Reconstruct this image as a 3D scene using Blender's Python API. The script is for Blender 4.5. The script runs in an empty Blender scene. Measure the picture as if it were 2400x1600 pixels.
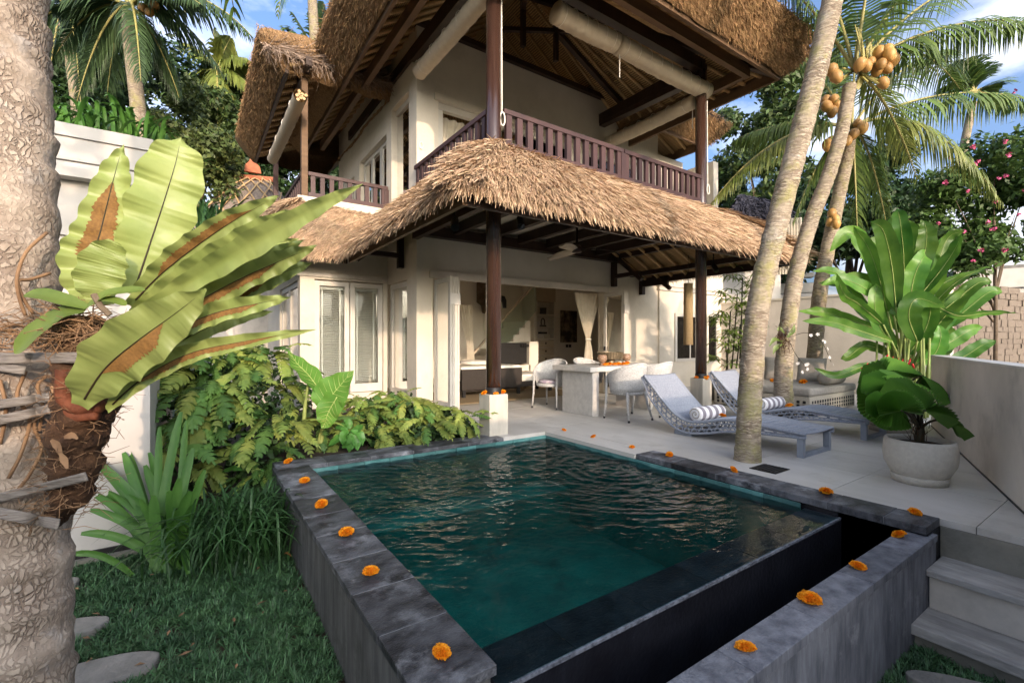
import bpy, math, random
import numpy as np
from mathutils import Vector, Matrix

sc = bpy.context.scene
COL = sc.collection
rad = math.radians

# ------------------------------------------------------------------ camera, sky, sun, exposure
F, YAW, H = 1090.0, rad(34.46), 1.15          # focal length for a 2400 px wide frame, heading, eye height
cam_d = bpy.data.cameras.new('camera')
cam = bpy.data.objects.new('camera', cam_d)
COL.objects.link(cam)
cam.location = (0, 0, H)
cam.rotation_euler = (rad(90), 0, -YAW)
cam_d.sensor_width = 36
cam_d.lens = 36 * F / 2400
cam_d.clip_end = 2000
cam_d.clip_start = 0.05
sc.camera = cam

SUN = Vector((-0.17, -1.0, 0.24)).normalized()    # towards the sun: low, behind the camera
SUN_EL = math.asin(SUN.z)
world = bpy.data.worlds.new('World')
sc.world = world
world.use_nodes = True
wn = world.node_tree
for n in list(wn.nodes): wn.nodes.remove(n)
w_out = wn.nodes.new('ShaderNodeOutputWorld')
w_bg = wn.nodes.new('ShaderNodeBackground')
w_sky = wn.nodes.new('ShaderNodeTexSky')
w_sky.sky_type = 'NISHITA'
w_sky.sun_disc = False
w_sky.sun_elevation = SUN_EL
w_sky.sun_rotation = math.atan2(SUN.x, SUN.y)
w_sky.altitude = 0
w_sky.air_density = 0.7
w_sky.dust_density = 8.0
w_sky.ozone_density = 3.0
w_tc = wn.nodes.new('ShaderNodeTexCoord')
w_map = wn.nodes.new('ShaderNodeMapping')
w_map.inputs['Scale'].default_value = (1.0, 1.0, 2.6)
w_noise = wn.nodes.new('ShaderNodeTexNoise')
w_noise.inputs['Scale'].default_value = 2.3
w_noise.inputs['Detail'].default_value = 7
w_noise.inputs['Roughness'].default_value = 0.6
w_ramp = wn.nodes.new('ShaderNodeValToRGB')
w_ramp.color_ramp.elements[0].position = 0.46
w_ramp.color_ramp.elements[0].color = (0, 0, 0, 1)
w_ramp.color_ramp.elements[1].position = 0.74
w_ramp.color_ramp.elements[1].color = (0.75, 0.75, 0.75, 1)
w_mix = wn.nodes.new('ShaderNodeMix')
w_mix.data_type = 'RGBA'
w_mix.inputs[7].default_value = (4.6, 4.5, 4.5, 1)
wn.links.new(w_tc.outputs['Generated'], w_map.inputs['Vector'])
wn.links.new(w_map.outputs['Vector'], w_noise.inputs['Vector'])
wn.links.new(w_noise.outputs['Fac'], w_ramp.inputs['Fac'])
wn.links.new(w_ramp.outputs['Color'], w_mix.inputs[0])
wn.links.new(w_sky.outputs['Color'], w_mix.inputs[6])
wn.links.new(w_mix.outputs[2], w_bg.inputs['Color'])
wn.links.new(w_bg.outputs['Background'], w_out.inputs['Surface'])
w_bg.inputs['Strength'].default_value = 0.15

sun_d = bpy.data.lights.new('sun', 'SUN')
sun_d.energy = 2.0
sun_d.angle = rad(0.53)
sun_d.color = (0.46, 0.34, 0.25)
sun = bpy.data.objects.new('sun', sun_d)
COL.objects.link(sun)
sun.rotation_euler = SUN.to_track_quat('Z', 'Y').to_euler()

sc.view_settings.view_transform = 'Standard'
sc.view_settings.look = 'None'
sc.view_settings.gamma = 1
sc.view_settings.use_curve_mapping = False
sc.view_settings.exposure = 1.92
sc.render.engine = 'CYCLES'
sc.cycles.max_bounces = 12
sc.cycles.diffuse_bounces = 9
sc.cycles.glossy_bounces = 5
sc.cycles.transmission_bounces = 6
sc.cycles.transparent_max_bounces = 12
sc.cycles.caustics_reflective = False
sc.cycles.sample_clamp_indirect = 6
sc.cycles.use_denoising = True

# ------------------------------------------------------------------ pixel rays of the surveyed photograph -> points of the place
RV = Vector((math.cos(YAW), -math.sin(YAW), 0)); FV = Vector((math.sin(YAW), math.cos(YAW), 0))
def ray(x, y): return FV + RV * ((x - 1200) / F) + Vector((0, 0, (800 - y) / F))
def atz(x, y, z):
    d = ray(x, y); return Vector((0, 0, H)) + d * ((z - H) / d.z)
def atX(x, y, X):
    d = ray(x, y); return Vector((0, 0, H)) + d * (X / d.x)
def atY(x, y, Y):
    d = ray(x, y); return Vector((0, 0, H)) + d * (Y / d.y)
def atd(x, y, D): return Vector((0, 0, H)) + ray(x, y) * D

# ------------------------------------------------------------------ materials
def mat(name, c1, c2=None, rough=0.7, scale=6.0, stretch=(1, 1, 1), bump=0.0, bscale=40.0, spec=0.35, detail=5,
        island=0.0, objv=0.0, translucent=0.0, metal=0.0, contrast=(0.35, 0.65), coat=0.0, bstretch=None, spots=None, hue=0.0):
    m = bpy.data.materials.new(name); m.use_nodes = True
    nt = m.node_tree; N = nt.nodes; L = nt.links
    b = N['Principled BSDF']
    b.inputs['Roughness'].default_value = rough
    b.inputs['Specular IOR Level'].default_value = spec
    b.inputs['Metallic'].default_value = metal
    if coat: b.inputs['Coat Weight'].default_value = coat; b.inputs['Coat Roughness'].default_value = 0.12
    tc = N.new('ShaderNodeTexCoord')
    mp = N.new('ShaderNodeMapping'); mp.inputs['Scale'].default_value = stretch
    L.new(tc.outputs['Object'], mp.inputs['Vector'])
    if c2 is None: c2 = tuple(x * 0.72 for x in c1)
    nz = N.new('ShaderNodeTexNoise'); nz.inputs['Scale'].default_value = scale; nz.inputs['Detail'].default_value = detail
    nz.inputs['Roughness'].default_value = 0.62
    L.new(mp.outputs['Vector'], nz.inputs['Vector'])
    rp = N.new('ShaderNodeMapRange'); rp.inputs[1].default_value = contrast[0]; rp.inputs[2].default_value = contrast[1]
    L.new(nz.outputs['Fac'], rp.inputs[0])
    mx = N.new('ShaderNodeMix'); mx.data_type = 'RGBA'
    mx.inputs[6].default_value = (*c2, 1); mx.inputs[7].default_value = (*c1, 1)
    L.new(rp.outputs[0], mx.inputs[0])
    out = mx.outputs[2]
    if spots:
        (sc_, thr, scol, amt) = spots
        n2 = N.new('ShaderNodeTexNoise'); n2.inputs['Scale'].default_value = sc_; n2.inputs['Detail'].default_value = 6
        n2.inputs['Roughness'].default_value = 0.7
        L.new(tc.outputs['Object'], n2.inputs['Vector'])
        r2 = N.new('ShaderNodeMapRange'); r2.inputs[1].default_value = thr; r2.inputs[2].default_value = thr + 0.12
        r2.inputs[4].default_value = amt
        L.new(n2.outputs['Fac'], r2.inputs[0])
        m2 = N.new('ShaderNodeMix'); m2.data_type = 'RGBA'; m2.inputs[7].default_value = (*scol, 1)
        L.new(r2.outputs[0], m2.inputs[0]); L.new(out, m2.inputs[6]); out = m2.outputs[2]
    if island or objv or hue:
        hs = N.new('ShaderNodeHueSaturation')
        if island:
            g = N.new('ShaderNodeNewGeometry'); src = g.outputs['Random Per Island']; amt = island
        else:
            g = N.new('ShaderNodeObjectInfo'); src = g.outputs['Random']; amt = objv
        mr = N.new('ShaderNodeMapRange'); mr.inputs[3].default_value = 1 - amt; mr.inputs[4].default_value = 1 + amt
        L.new(src, mr.inputs[0]); L.new(mr.outputs[0], hs.inputs['Value'])
        if hue:
            wnz = N.new('ShaderNodeMath'); wnz.operation = 'MULTIPLY'; wnz.inputs[1].default_value = 7.31
            fr = N.new('ShaderNodeMath'); fr.operation = 'FRACT'
            mh = N.new('ShaderNodeMapRange'); mh.inputs[3].default_value = 0.5 - hue; mh.inputs[4].default_value = 0.5 + hue
            L.new(src, wnz.inputs[0]); L.new(wnz.outputs[0], fr.inputs[0]); L.new(fr.outputs[0], mh.inputs[0]); L.new(mh.outputs[0], hs.inputs['Hue'])
        L.new(out, hs.inputs['Color']); out = hs.outputs['Color']
    L.new(out, b.inputs['Base Color'])
    if bump:
        nb = N.new('ShaderNodeTexNoise'); nb.inputs['Scale'].default_value = bscale; nb.inputs['Detail'].default_value = 6
        mb = N.new('ShaderNodeMapping'); mb.inputs['Scale'].default_value = bstretch or stretch
        L.new(tc.outputs['Object'], mb.inputs['Vector']); L.new(mb.outputs['Vector'], nb.inputs['Vector'])
        bp = N.new('ShaderNodeBump'); bp.inputs['Strength'].default_value = bump; bp.inputs['Distance'].default_value = 0.02
        L.new(nb.outputs['Fac'], bp.inputs['Height']); L.new(bp.outputs['Normal'], b.inputs['Normal'])
    if translucent:
        tr = N.new('ShaderNodeBsdfTranslucent'); ms = N.new('ShaderNodeMixShader')
        ms.inputs[0].default_value = translucent
        L.new(out, tr.inputs['Color'])
        L.new(b.outputs[0], ms.inputs[1]); L.new(tr.outputs[0], ms.inputs[2])
        L.new(ms.outputs[0], N['Material Output'].inputs['Surface'])
    return m

M = {}
M['plaster'] = mat('plaster', (0.66, 0.61, 0.52), (0.58, 0.53, 0.44), 0.85, 1.3, bump=0.12, bscale=25, spots=(0.9, 0.58, (0.45, 0.42, 0.34), 0.5))
M['plaster_grey'] = mat('weathered_plaster', (0.66, 0.61, 0.54), (0.54, 0.50, 0.44), 0.9, 1.1, bump=0.15, bscale=22, spots=(1.6, 0.54, (0.40, 0.375, 0.33), 0.55))
M['white'] = mat('white_paint', (0.60, 0.575, 0.52), (0.53, 0.50, 0.445), 0.55, 3)
M['white_clean'] = mat('bright_white', (0.62, 0.60, 0.565), (0.55, 0.53, 0.50), 0.6, 3)
M['wicker_white'] = mat('white_wicker', (0.66, 0.65, 0.625), (0.40, 0.395, 0.38), 0.6, 55, (1, 1, 2.5), bump=0.9, bscale=80, contrast=(0.38, 0.55))
M['dark_wood'] = mat('dark_wood', (0.040, 0.020, 0.012), (0.022, 0.011, 0.007), 0.5, 5, (1, 1, 0.15), bump=0.1)
M['column_wood'] = mat('varnished_column', (0.052, 0.026, 0.018), (0.032, 0.015, 0.011), 0.26, 4, (3, 3, 0.2), spec=0.6, coat=0.5)
M['rail_wood'] = mat('plum_stained_wood', (0.070, 0.036, 0.034), (0.045, 0.024, 0.024), 0.45, 5, (0.5, 0.5, 0.5), bump=0.1, objv=0.18)
M['brown_wood'] = mat('brown_beam', (0.16, 0.095, 0.05), (0.10, 0.058, 0.03), 0.65, 4, (0.4, 0.4, 3), bump=0.15)
M['thatch'] = mat('thatch_straw', (0.58, 0.425, 0.285), (0.42, 0.295, 0.185), 0.85, 9, island=0.34, hue=0.012, spec=0.2)
M['thatch_core'] = mat('thatch_core', (0.30, 0.185, 0.095), (0.17, 0.10, 0.05), 0.95, 30, (1, 1, 0.3), bump=0.6, bscale=60)
M['thatch_cut'] = mat('clipped_thatch', (0.30, 0.185, 0.088), (0.17, 0.10, 0.045), 0.95, 26, (1, 1, 1), bump=1.0, bscale=75)
M['cut_straw'] = mat('clipped_straw_ends', (0.36, 0.225, 0.11), (0.22, 0.13, 0.06), 0.9, 9, island=0.5, hue=0.01)
M['thatch_old'] = mat('weathered_thatch', (0.27, 0.22, 0.18), (0.17, 0.14, 0.12), 0.95, 18, (1, 1, 0.4), bump=0.9, bscale=60)
M['thatch_blue'] = mat('slate_grey_thatch', (0.055, 0.056, 0.075), (0.028, 0.028, 0.04), 0.95, 18, bump=0.9, bscale=50)
M['straw_grey'] = mat('weathered_straw', (0.33, 0.25, 0.19), (0.22, 0.16, 0.12), 0.9, 9, island=0.4)
M['bamboo'] = mat('bamboo_pole', (0.56, 0.39, 0.20), (0.40, 0.26, 0.12), 0.5, 6, (6, 6, 6))
M['andesite'] = mat('andesite_stone', (0.105, 0.110, 0.122), (0.020, 0.021, 0.025), 0.5, 5.5, (1, 1.6, 1), objv=0.5, bump=0.35, bscale=70, detail=9, spots=(3.4, 0.53, (0.25, 0.26, 0.28), 0.75), contrast=(0.38, 0.62))
M['wet_stone'] = mat('wet_black_stone', (0.048, 0.051, 0.064), (0.020, 0.022, 0.030), 0.30, 7, objv=0.25, bump=0.2, bscale=70, spots=(26, 0.62, (0.06, 0.065, 0.075), 0.6))
M['black_stone'] = mat('black_stone', (0.012, 0.013, 0.018), (0.006, 0.006, 0.009), 0.45, 6, bump=0.2, spots=(3.0, 0.62, (0.04, 0.045, 0.06), 0.6))
M['pool_concrete'] = mat('streaked_concrete', (0.115, 0.118, 0.115), (0.055, 0.057, 0.056), 0.9, 9, (1.6, 1.6, 0.22), bump=0.4, bscale=40, contrast=(0.34, 0.66), detail=9, spots=(3.0, 0.52, (0.045, 0.05, 0.042), 0.75))
M['overflow_stone'] = mat('grey_overflow_stone', (0.20, 0.21, 0.235), (0.085, 0.09, 0.108), 0.75, 9, (1.4, 1.4, 0.3), bump=0.5, bscale=60, objv=0.2, detail=9, contrast=(0.36, 0.66), spots=(7, 0.58, (0.30, 0.31, 0.33), 0.5))
M['teal_tile'] = mat('teal_tile', (0.10, 0.235, 0.225), (0.05, 0.145, 0.145), 0.3, 5, objv=0.35)
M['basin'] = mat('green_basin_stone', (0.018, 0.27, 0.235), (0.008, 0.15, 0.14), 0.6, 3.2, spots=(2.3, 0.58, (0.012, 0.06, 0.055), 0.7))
M['basin_floor'] = mat('green_floor_stone', (0.011, 0.17, 0.145), (0.006, 0.10, 0.09), 0.6, 3.2, spots=(2.3, 0.56, (0.010, 0.055, 0.05), 0.7))  # floor colour darkened to offset the stronger light it catches than the walls
M['grout'] = mat('pale_grout', (0.26, 0.265, 0.27), (0.16, 0.165, 0.17), 0.9, 12)
M['lime_highlight_edge'] = mat('lime_highlight', (0.22, 0.24, 0.28), (0.06, 0.065, 0.08), 0.6, 30)
M['limestone'] = mat('pale_limestone', (0.56, 0.54, 0.50), (0.47, 0.45, 0.41), 0.5, 2.8, (1, 0.3, 1), objv=0.05, bump=0.12, bscale=30, spots=(2.2, 0.56, (0.36, 0.335, 0.29), 0.5), spec=0.5)
M['riser'] = mat('mossy_render', (0.25, 0.24, 0.20), (0.16, 0.155, 0.13), 0.85, 3, bump=0.3, spots=(3.5, 0.6, (0.10, 0.11, 0.085), 0.6))
M['step_stone'] = mat('rough_step_stone', (0.46, 0.445, 0.42), (0.28, 0.27, 0.255), 0.85, 12, (1, 0.3, 1), bump=0.6, bscale=30)
M['soil'] = mat('soil', (0.06, 0.042, 0.028), (0.03, 0.02, 0.014), 0.95, 8, bump=0.8, bscale=20)
M['stone_grey'] = mat('grey_stepping_stone', (0.27, 0.26, 0.235), (0.17, 0.165, 0.15), 0.85, 6, bump=0.35, bscale=50, spots=(30, 0.62, (0.22, 0.215, 0.20), 0.4))
M['concrete_pale'] = mat('pale_concrete', (0.52, 0.49, 0.42), (0.42, 0.395, 0.34), 0.75, 4, (3, 3, 0.5), bump=0.15)
M['table_stone'] = mat('terrazzo', (0.56, 0.54, 0.50), (0.46, 0.44, 0.41), 0.5, 14)
M['grass'] = mat('mondo_grass', (0.066, 0.145, 0.058), (0.036, 0.09, 0.038), 0.5, 5, island=0.6, spec=0.3)
M['strap'] = mat('iris_leaf', (0.085, 0.20, 0.035), (0.05, 0.14, 0.025), 0.45, 3, island=0.25, translucent=0.25)
M['liriope'] = mat('liriope_leaf', (0.045, 0.115, 0.035), (0.028, 0.075, 0.022), 0.45, 3, island=0.4, translucent=0.15)
M['fern_leaf'] = mat('birds_nest_leaf', (0.31, 0.365, 0.115), (0.235, 0.30, 0.085), 0.42, 7, (1, 1, 1), bump=0.12, bscale=14, translucent=0.3, objv=0.15, spec=0.4)
M['fern_rib'] = mat('fern_midrib', (0.035, 0.022, 0.012), None, 0.5)
M['sori'] = mat('fern_sori', (0.22, 0.115, 0.03), (0.13, 0.065, 0.018), 0.8, 130, (1, 1, 1))
M['frond_yel'] = mat('polypody_frond', (0.30, 0.36, 0.085), (0.18, 0.27, 0.06), 0.5, 3, objv=0.32, translucent=0.3, hue=0.014)
M['frond_grn'] = mat('green_polypody', (0.13, 0.25, 0.06), (0.08, 0.18, 0.045), 0.5, 3, objv=0.3, translucent=0.25)
M['orchid_leaf'] = mat('orchid_leaf', (0.15, 0.21, 0.045), (0.095, 0.15, 0.03), 0.4, 6, translucent=0.2)
M['taro'] = mat('elephant_ear_leaf', (0.16, 0.34, 0.055), (0.10, 0.25, 0.04), 0.4, 4, translucent=0.35)
M['taro_vein'] = mat('leaf_vein', (0.42, 0.50, 0.16), None, 0.5)
M['broad'] = mat('broad_leaf', (0.10, 0.26, 0.05), (0.06, 0.19, 0.035), 0.4, 3, translucent=0.3, objv=0.2)
M['helic'] = mat('heliconia_leaf', (0.125, 0.255, 0.035), (0.055, 0.16, 0.022), 0.38, 2.5, translucent=0.4, objv=0.35, hue=0.012)
M['petiole'] = mat('petiole', (0.28, 0.33, 0.10), (0.2, 0.26, 0.07), 0.5)
M['licuala'] = mat('fan_palm_leaf', (0.13, 0.29, 0.042), (0.08, 0.21, 0.03), 0.38, 3, translucent=0.3, objv=0.3)
M['rhapis'] = mat('lady_palm_leaf', (0.19, 0.27, 0.045), (0.10, 0.18, 0.03), 0.45, 3, translucent=0.3, island=0.25)
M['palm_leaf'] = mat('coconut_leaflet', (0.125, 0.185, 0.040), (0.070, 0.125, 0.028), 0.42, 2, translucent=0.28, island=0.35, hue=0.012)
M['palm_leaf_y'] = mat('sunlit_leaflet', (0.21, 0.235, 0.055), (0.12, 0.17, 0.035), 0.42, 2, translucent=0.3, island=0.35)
M['inner'] = mat('inner_plaster', (0.76, 0.71, 0.62), (0.70, 0.65, 0.56), 0.85, 1.3)
M['palm_leaf_dark'] = mat('shaded_leaflet', (0.062, 0.105, 0.040), (0.035, 0.065, 0.024), 0.42, 2, translucent=0.25, island=0.4)  # leaf colour darkened to stand in for shade on the background crowns
M['rachis'] = mat('palm_rachis', (0.34, 0.30, 0.10), (0.24, 0.22, 0.07), 0.5)
M['palm_bark'] = mat('palm_bark', (0.40, 0.335, 0.245), (0.20, 0.165, 0.115), 0.9, 9, (1, 1, 3.5), bump=0.7, bscale=22, bstretch=(1, 1, 3), spots=(3.0, 0.56, (0.27, 0.25, 0.11), 0.55))
M['palm_bark_old'] = mat('cracked_palm_bark', (0.42, 0.325, 0.24), (0.19, 0.135, 0.09), 0.95, 16, (1.6, 1.6, 0.8), bump=1.0, bscale=28, bstretch=(2.2, 2.2, 1), spots=(7, 0.54, (0.42, 0.38, 0.34), 0.6))
M['coconut'] = mat('yellow_coconut', (0.46, 0.27, 0.085), (0.34, 0.18, 0.055), 0.5, 1.6, objv=0.3, spots=(3.0, 0.60, (0.20, 0.11, 0.04), 0.7))
M['coir'] = mat('brown_coir', (0.095, 0.048, 0.022), (0.028, 0.013, 0.007), 0.95, 14, bump=1.0, bscale=50, contrast=(0.3, 0.7))
M['fibre'] = mat('root_fibre', (0.25, 0.15, 0.08), (0.15, 0.085, 0.045), 0.9, 9, island=0.4)
M['rust'] = mat('rusty_fern_base', (0.15, 0.045, 0.018), (0.07, 0.02, 0.008), 0.8, 12, bump=0.5)
M['tie'] = mat('grey_binding_strip', (0.23, 0.205, 0.18), (0.13, 0.115, 0.10), 0.7, 20, (1, 1, 14), bump=0.5, bscale=14, bstretch=(1, 1, 9))
M['marigold'] = mat('marigold_petal', (0.90, 0.42, 0.018), (0.80, 0.29, 0.008), 0.7, 20, island=0.18, translucent=0.2, objv=0.0)
M['steel'] = mat('dark_metal', (0.05, 0.05, 0.055), None, 0.4, metal=0.6)
M['black'] = mat('matt_black', (0.018, 0.017, 0.017), None, 0.5)
M['linen'] = mat('white_linen', (0.80, 0.77, 0.70), (0.70, 0.66, 0.58), 0.9, 8, bump=0.15)
M['curtain'] = mat('cream_curtain', (0.78, 0.73, 0.62), (0.70, 0.64, 0.52), 0.9, 8, translucent=0.35)
M['grey_cloth'] = mat('taupe_cushion', (0.36, 0.335, 0.295), (0.29, 0.27, 0.235), 0.95, 20, bump=0.15, bscale=200)
M['purple_cloth'] = mat('lilac_print', (0.42, 0.33, 0.42), (0.62, 0.56, 0.58), 0.9, 22, contrast=(0.48, 0.52))
M['blue_wicker'] = mat('grey_blue_wicker', (0.33, 0.36, 0.42), (0.22, 0.245, 0.295), 0.55, 60, bump=0.3, bscale=90, spec=0.4)
M['blue_frame'] = mat('grey_blue_frame', (0.30, 0.335, 0.39), None, 0.5)
M['wicker_dark'] = mat('dark_rattan', (0.045, 0.036, 0.030), (0.025, 0.02, 0.016), 0.6, 50, (1, 1, 4), bump=0.5)
M['wicker_cream'] = mat('cream_rattan', (0.55, 0.50, 0.41), (0.40, 0.36, 0.29), 0.7, 50, bump=0.4)
M['drawer'] = mat('limed_wood', (0.50, 0.42, 0.31), (0.42, 0.345, 0.25), 0.6, 5, (1, 1, 12))
M['blind_cloth'] = mat('rolled_blind_cloth', (0.57, 0.50, 0.385), (0.50, 0.43, 0.33), 0.85, 10, bump=0.25, bscale=30)
M['blind_bamboo'] = mat('split_bamboo_blind', (0.52, 0.45, 0.34), (0.40, 0.34, 0.25), 0.8, 12, (14, 14, 1), bump=0.4)
M['lamp_weave'] = mat('woven_lampshade', (0.62, 0.47, 0.27), (0.50, 0.36, 0.19), 0.8, 20, (1, 1, 9), bump=0.6, bscale=30, bstretch=(1, 1, 8), translucent=0.3)
M['bronze'] = mat('dull_bronze', (0.20, 0.155, 0.095), (0.13, 0.10, 0.06), 0.45, 20, metal=0.5)
M['coco_shell'] = mat('carved_shell', (0.13, 0.055, 0.035), (0.30, 0.20, 0.13), 0.4, 55, contrast=(0.5, 0.62))
M['terracotta'] = mat('terracotta', (0.42, 0.15, 0.075), (0.30, 0.10, 0.055), 0.85, 9, bump=0.3)
M['out_white'] = mat('outbuilding_paint', (0.50, 0.475, 0.44), (0.44, 0.42, 0.385), 0.7, 2, spots=(1.2, 0.6, (0.38, 0.36, 0.32), 0.4))
M['pot'] = mat('cast_stone_pot', (0.56, 0.53, 0.46), (0.49, 0.46, 0.40), 0.9, 30, bump=0.4, bscale=120)
M['hide'] = mat('brown_hide', (0.09, 0.06, 0.035), (0.20, 0.14, 0.09), 0.9, 7)
M['painting'] = mat('sepia_print', (0.30, 0.23, 0.15), (0.035, 0.025, 0.016), 0.6, 6, (1, 1, 0.6), contrast=(0.45, 0.68))
M['rug'] = mat('jute_rug', (0.30, 0.225, 0.13), (0.23, 0.165, 0.09), 0.95, 60)
M['interior_floor'] = mat('interior_floor', (0.46, 0.42, 0.34), (0.38, 0.34, 0.27), 0.35, 2, spec=0.5)
M['terrain'] = mat('terrain', (0.035, 0.05, 0.02), (0.02, 0.03, 0.012), 0.95, 1.2)
M['stripe_shutter'] = mat('cream_slats', (0.66, 0.60, 0.48), None, 0.7)
M['stone_wall'] = mat('rubble_wall_face', (0.25, 0.205, 0.165), (0.15, 0.125, 0.10), 0.95, 10, (1, 1, 2.2), bump=0.8, bscale=14, contrast=(0.3, 0.7))
M['pink'] = mat('pink_bougainvillea', (0.62, 0.12, 0.24), (0.50, 0.09, 0.2), 0.7)
M['white_flower'] = mat('white_orchid', (0.80, 0.78, 0.74), None, 0.6, translucent=0.3)
M['red_flower'] = mat('red_heliconia', (0.55, 0.02, 0.03), (0.42, 0.02, 0.02), 0.5)
M['wood_stem'] = mat('stem_bark', (0.16, 0.12, 0.08), (0.09, 0.065, 0.045), 0.9, 12, bump=0.4)
M['cane'] = mat('dark_cane', (0.045, 0.04, 0.022), (0.03, 0.026, 0.015), 0.6)
M['tree_a'] = mat('forest_leaf', (0.075, 0.118, 0.030), (0.040, 0.072, 0.020), 0.55, 1.2, island=0.45, translucent=0.22, hue=0.02)
M['tree_b'] = mat('olive_leaf', (0.115, 0.145, 0.040), (0.065, 0.095, 0.026), 0.55, 1.2, island=0.45, translucent=0.22, hue=0.02)
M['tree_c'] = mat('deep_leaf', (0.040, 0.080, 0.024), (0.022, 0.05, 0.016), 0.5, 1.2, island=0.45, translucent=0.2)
M['boug'] = mat('bougainvillea_leaf', (0.085, 0.15, 0.035), (0.05, 0.10, 0.025), 0.5, 2, island=0.4, translucent=0.25)

def bark_mat(name, c1, c2, crack, stretch, vscale, ring, lichen, moss=None):
    m = mat(name, c1, c2, 0.95, 11, (1.2, 1.2, 0.9 if ring == 0 else 4), spots=lichen)
    nt = m.node_tree; N = nt.nodes; L = nt.links; b = N['Principled BSDF']
    tc = N.new('ShaderNodeTexCoord'); mp = N.new('ShaderNodeMapping'); mp.inputs['Scale'].default_value = stretch
    nz = N.new('ShaderNodeTexNoise'); nz.inputs['Scale'].default_value = 14; nz.inputs['Detail'].default_value = 5
    L.new(tc.outputs['Object'], nz.inputs['Vector'])
    ad = N.new('ShaderNodeMix'); ad.data_type = 'RGBA'; ad.blend_type = 'LINEAR_LIGHT'; ad.inputs[0].default_value = 0.035
    L.new(tc.outputs['Object'], ad.inputs[6]); L.new(nz.outputs['Color'], ad.inputs[7]); L.new(ad.outputs[2], mp.inputs['Vector'])
    vo = N.new('ShaderNodeTexVoronoi'); vo.feature = 'DISTANCE_TO_EDGE'; vo.inputs['Scale'].default_value = vscale
    L.new(mp.outputs['Vector'], vo.inputs['Vector'])
    r = N.new('ShaderNodeMapRange'); r.inputs[1].default_value = 0.0; r.inputs[2].default_value = 0.16; L.new(vo.outputs['Distance'], r.inputs[0])
    n3 = N.new('ShaderNodeTexNoise'); n3.inputs['Scale'].default_value = 5; L.new(tc.outputs['Object'], n3.inputs['Vector'])
    r3 = N.new('ShaderNodeMapRange'); r3.inputs[1].default_value = 0.36; r3.inputs[2].default_value = 0.62; r3.inputs[3].default_value = 0.85; r3.inputs[4].default_value = crack
    L.new(n3.outputs['Fac'], r3.inputs[0])
    src = b.inputs['Base Color'].links[0].from_socket
    inv = N.new('ShaderNodeMath'); inv.operation = 'MAXIMUM'; L.new(r.outputs[0], inv.inputs[0]); L.new(r3.outputs[0], inv.inputs[1])
    mx = N.new('ShaderNodeMix'); mx.data_type = 'RGBA'; mx.inputs[6].default_value = (0.13, 0.09, 0.065, 1)
    L.new(inv.outputs[0], mx.inputs[0]); L.new(src, mx.inputs[7]); out = mx.outputs[2]
    if moss:
        n4 = N.new('ShaderNodeTexNoise'); n4.inputs['Scale'].default_value = 4.5; n4.inputs['Detail'].default_value = 8; n4.inputs['Roughness'].default_value = .7; L.new(tc.outputs['Object'], n4.inputs['Vector'])
        r4 = N.new('ShaderNodeMapRange'); r4.inputs[1].default_value = 0.50; r4.inputs[2].default_value = 0.66; r4.inputs[4].default_value = 0.8; L.new(n4.outputs['Fac'], r4.inputs[0])
        m4 = N.new('ShaderNodeMix'); m4.data_type = 'RGBA'; m4.inputs[7].default_value = (*moss, 1); L.new(r4.outputs[0], m4.inputs[0]); L.new(out, m4.inputs[6]); out = m4.outputs[2]
    L.new(out, b.inputs['Base Color'])
    bp = N.new('ShaderNodeBump'); bp.inputs['Strength'].default_value = 0.8; bp.inputs['Distance'].default_value = 0.012
    n5 = N.new('ShaderNodeTexNoise'); n5.inputs['Scale'].default_value = 45; n5.inputs['Detail'].default_value = 6; L.new(tc.outputs['Object'], n5.inputs['Vector'])
    sm = N.new('ShaderNodeMath'); sm.operation = 'MULTIPLY_ADD'; sm.inputs[1].default_value = 0.6; L.new(n5.outputs['Fac'], sm.inputs[0]); L.new(inv.outputs[0], sm.inputs[2])
    L.new(sm.outputs[0], bp.inputs['Height']); L.new(bp.outputs['Normal'], b.inputs['Normal'])
    return m
M['palm_bark_old'] = bark_mat('cracked_palm_bark', (0.44, 0.37, 0.30), (0.29, 0.235, 0.185), 0.30, (58, 58, 30), 1.0, 0, (9, 0.56, (0.36, 0.345, 0.33), 0.55))
M['palm_bark'] = bark_mat('palm_bark', (0.40, 0.34, 0.255), (0.20, 0.165, 0.115), 0.3, (7, 7, 40), 1.0, 1, (3.0, 0.60, (0.44, 0.42, 0.38), 0.6), (0.27, 0.25, 0.10))

def glass_mat(name, tint=(0.93, 0.96, 0.95), refl=1.0):
    m = bpy.data.materials.new(name); m.use_nodes = True
    nt = m.node_tree; N = nt.nodes; L = nt.links
    N.remove(N['Principled BSDF'])
    fr = N.new('ShaderNodeFresnel'); fr.inputs['IOR'].default_value = 1.5
    tr = N.new('ShaderNodeBsdfTransparent'); tr.inputs['Color'].default_value = (*tint, 1)
    gl = N.new('ShaderNodeBsdfGlossy'); gl.inputs['Roughness'].default_value = 0.02
    ms = N.new('ShaderNodeMixShader')
    L.new(fr.outputs[0], ms.inputs[0]); L.new(tr.outputs[0], ms.inputs[1]); L.new(gl.outputs[0], ms.inputs[2])
    L.new(ms.outputs[0], N['Material Output'].inputs['Surface'])
    return m
M['glass'] = glass_mat('window_glass')
M['stair_glass'] = glass_mat('balustrade_glass', (0.72, 0.84, 0.78))

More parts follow.
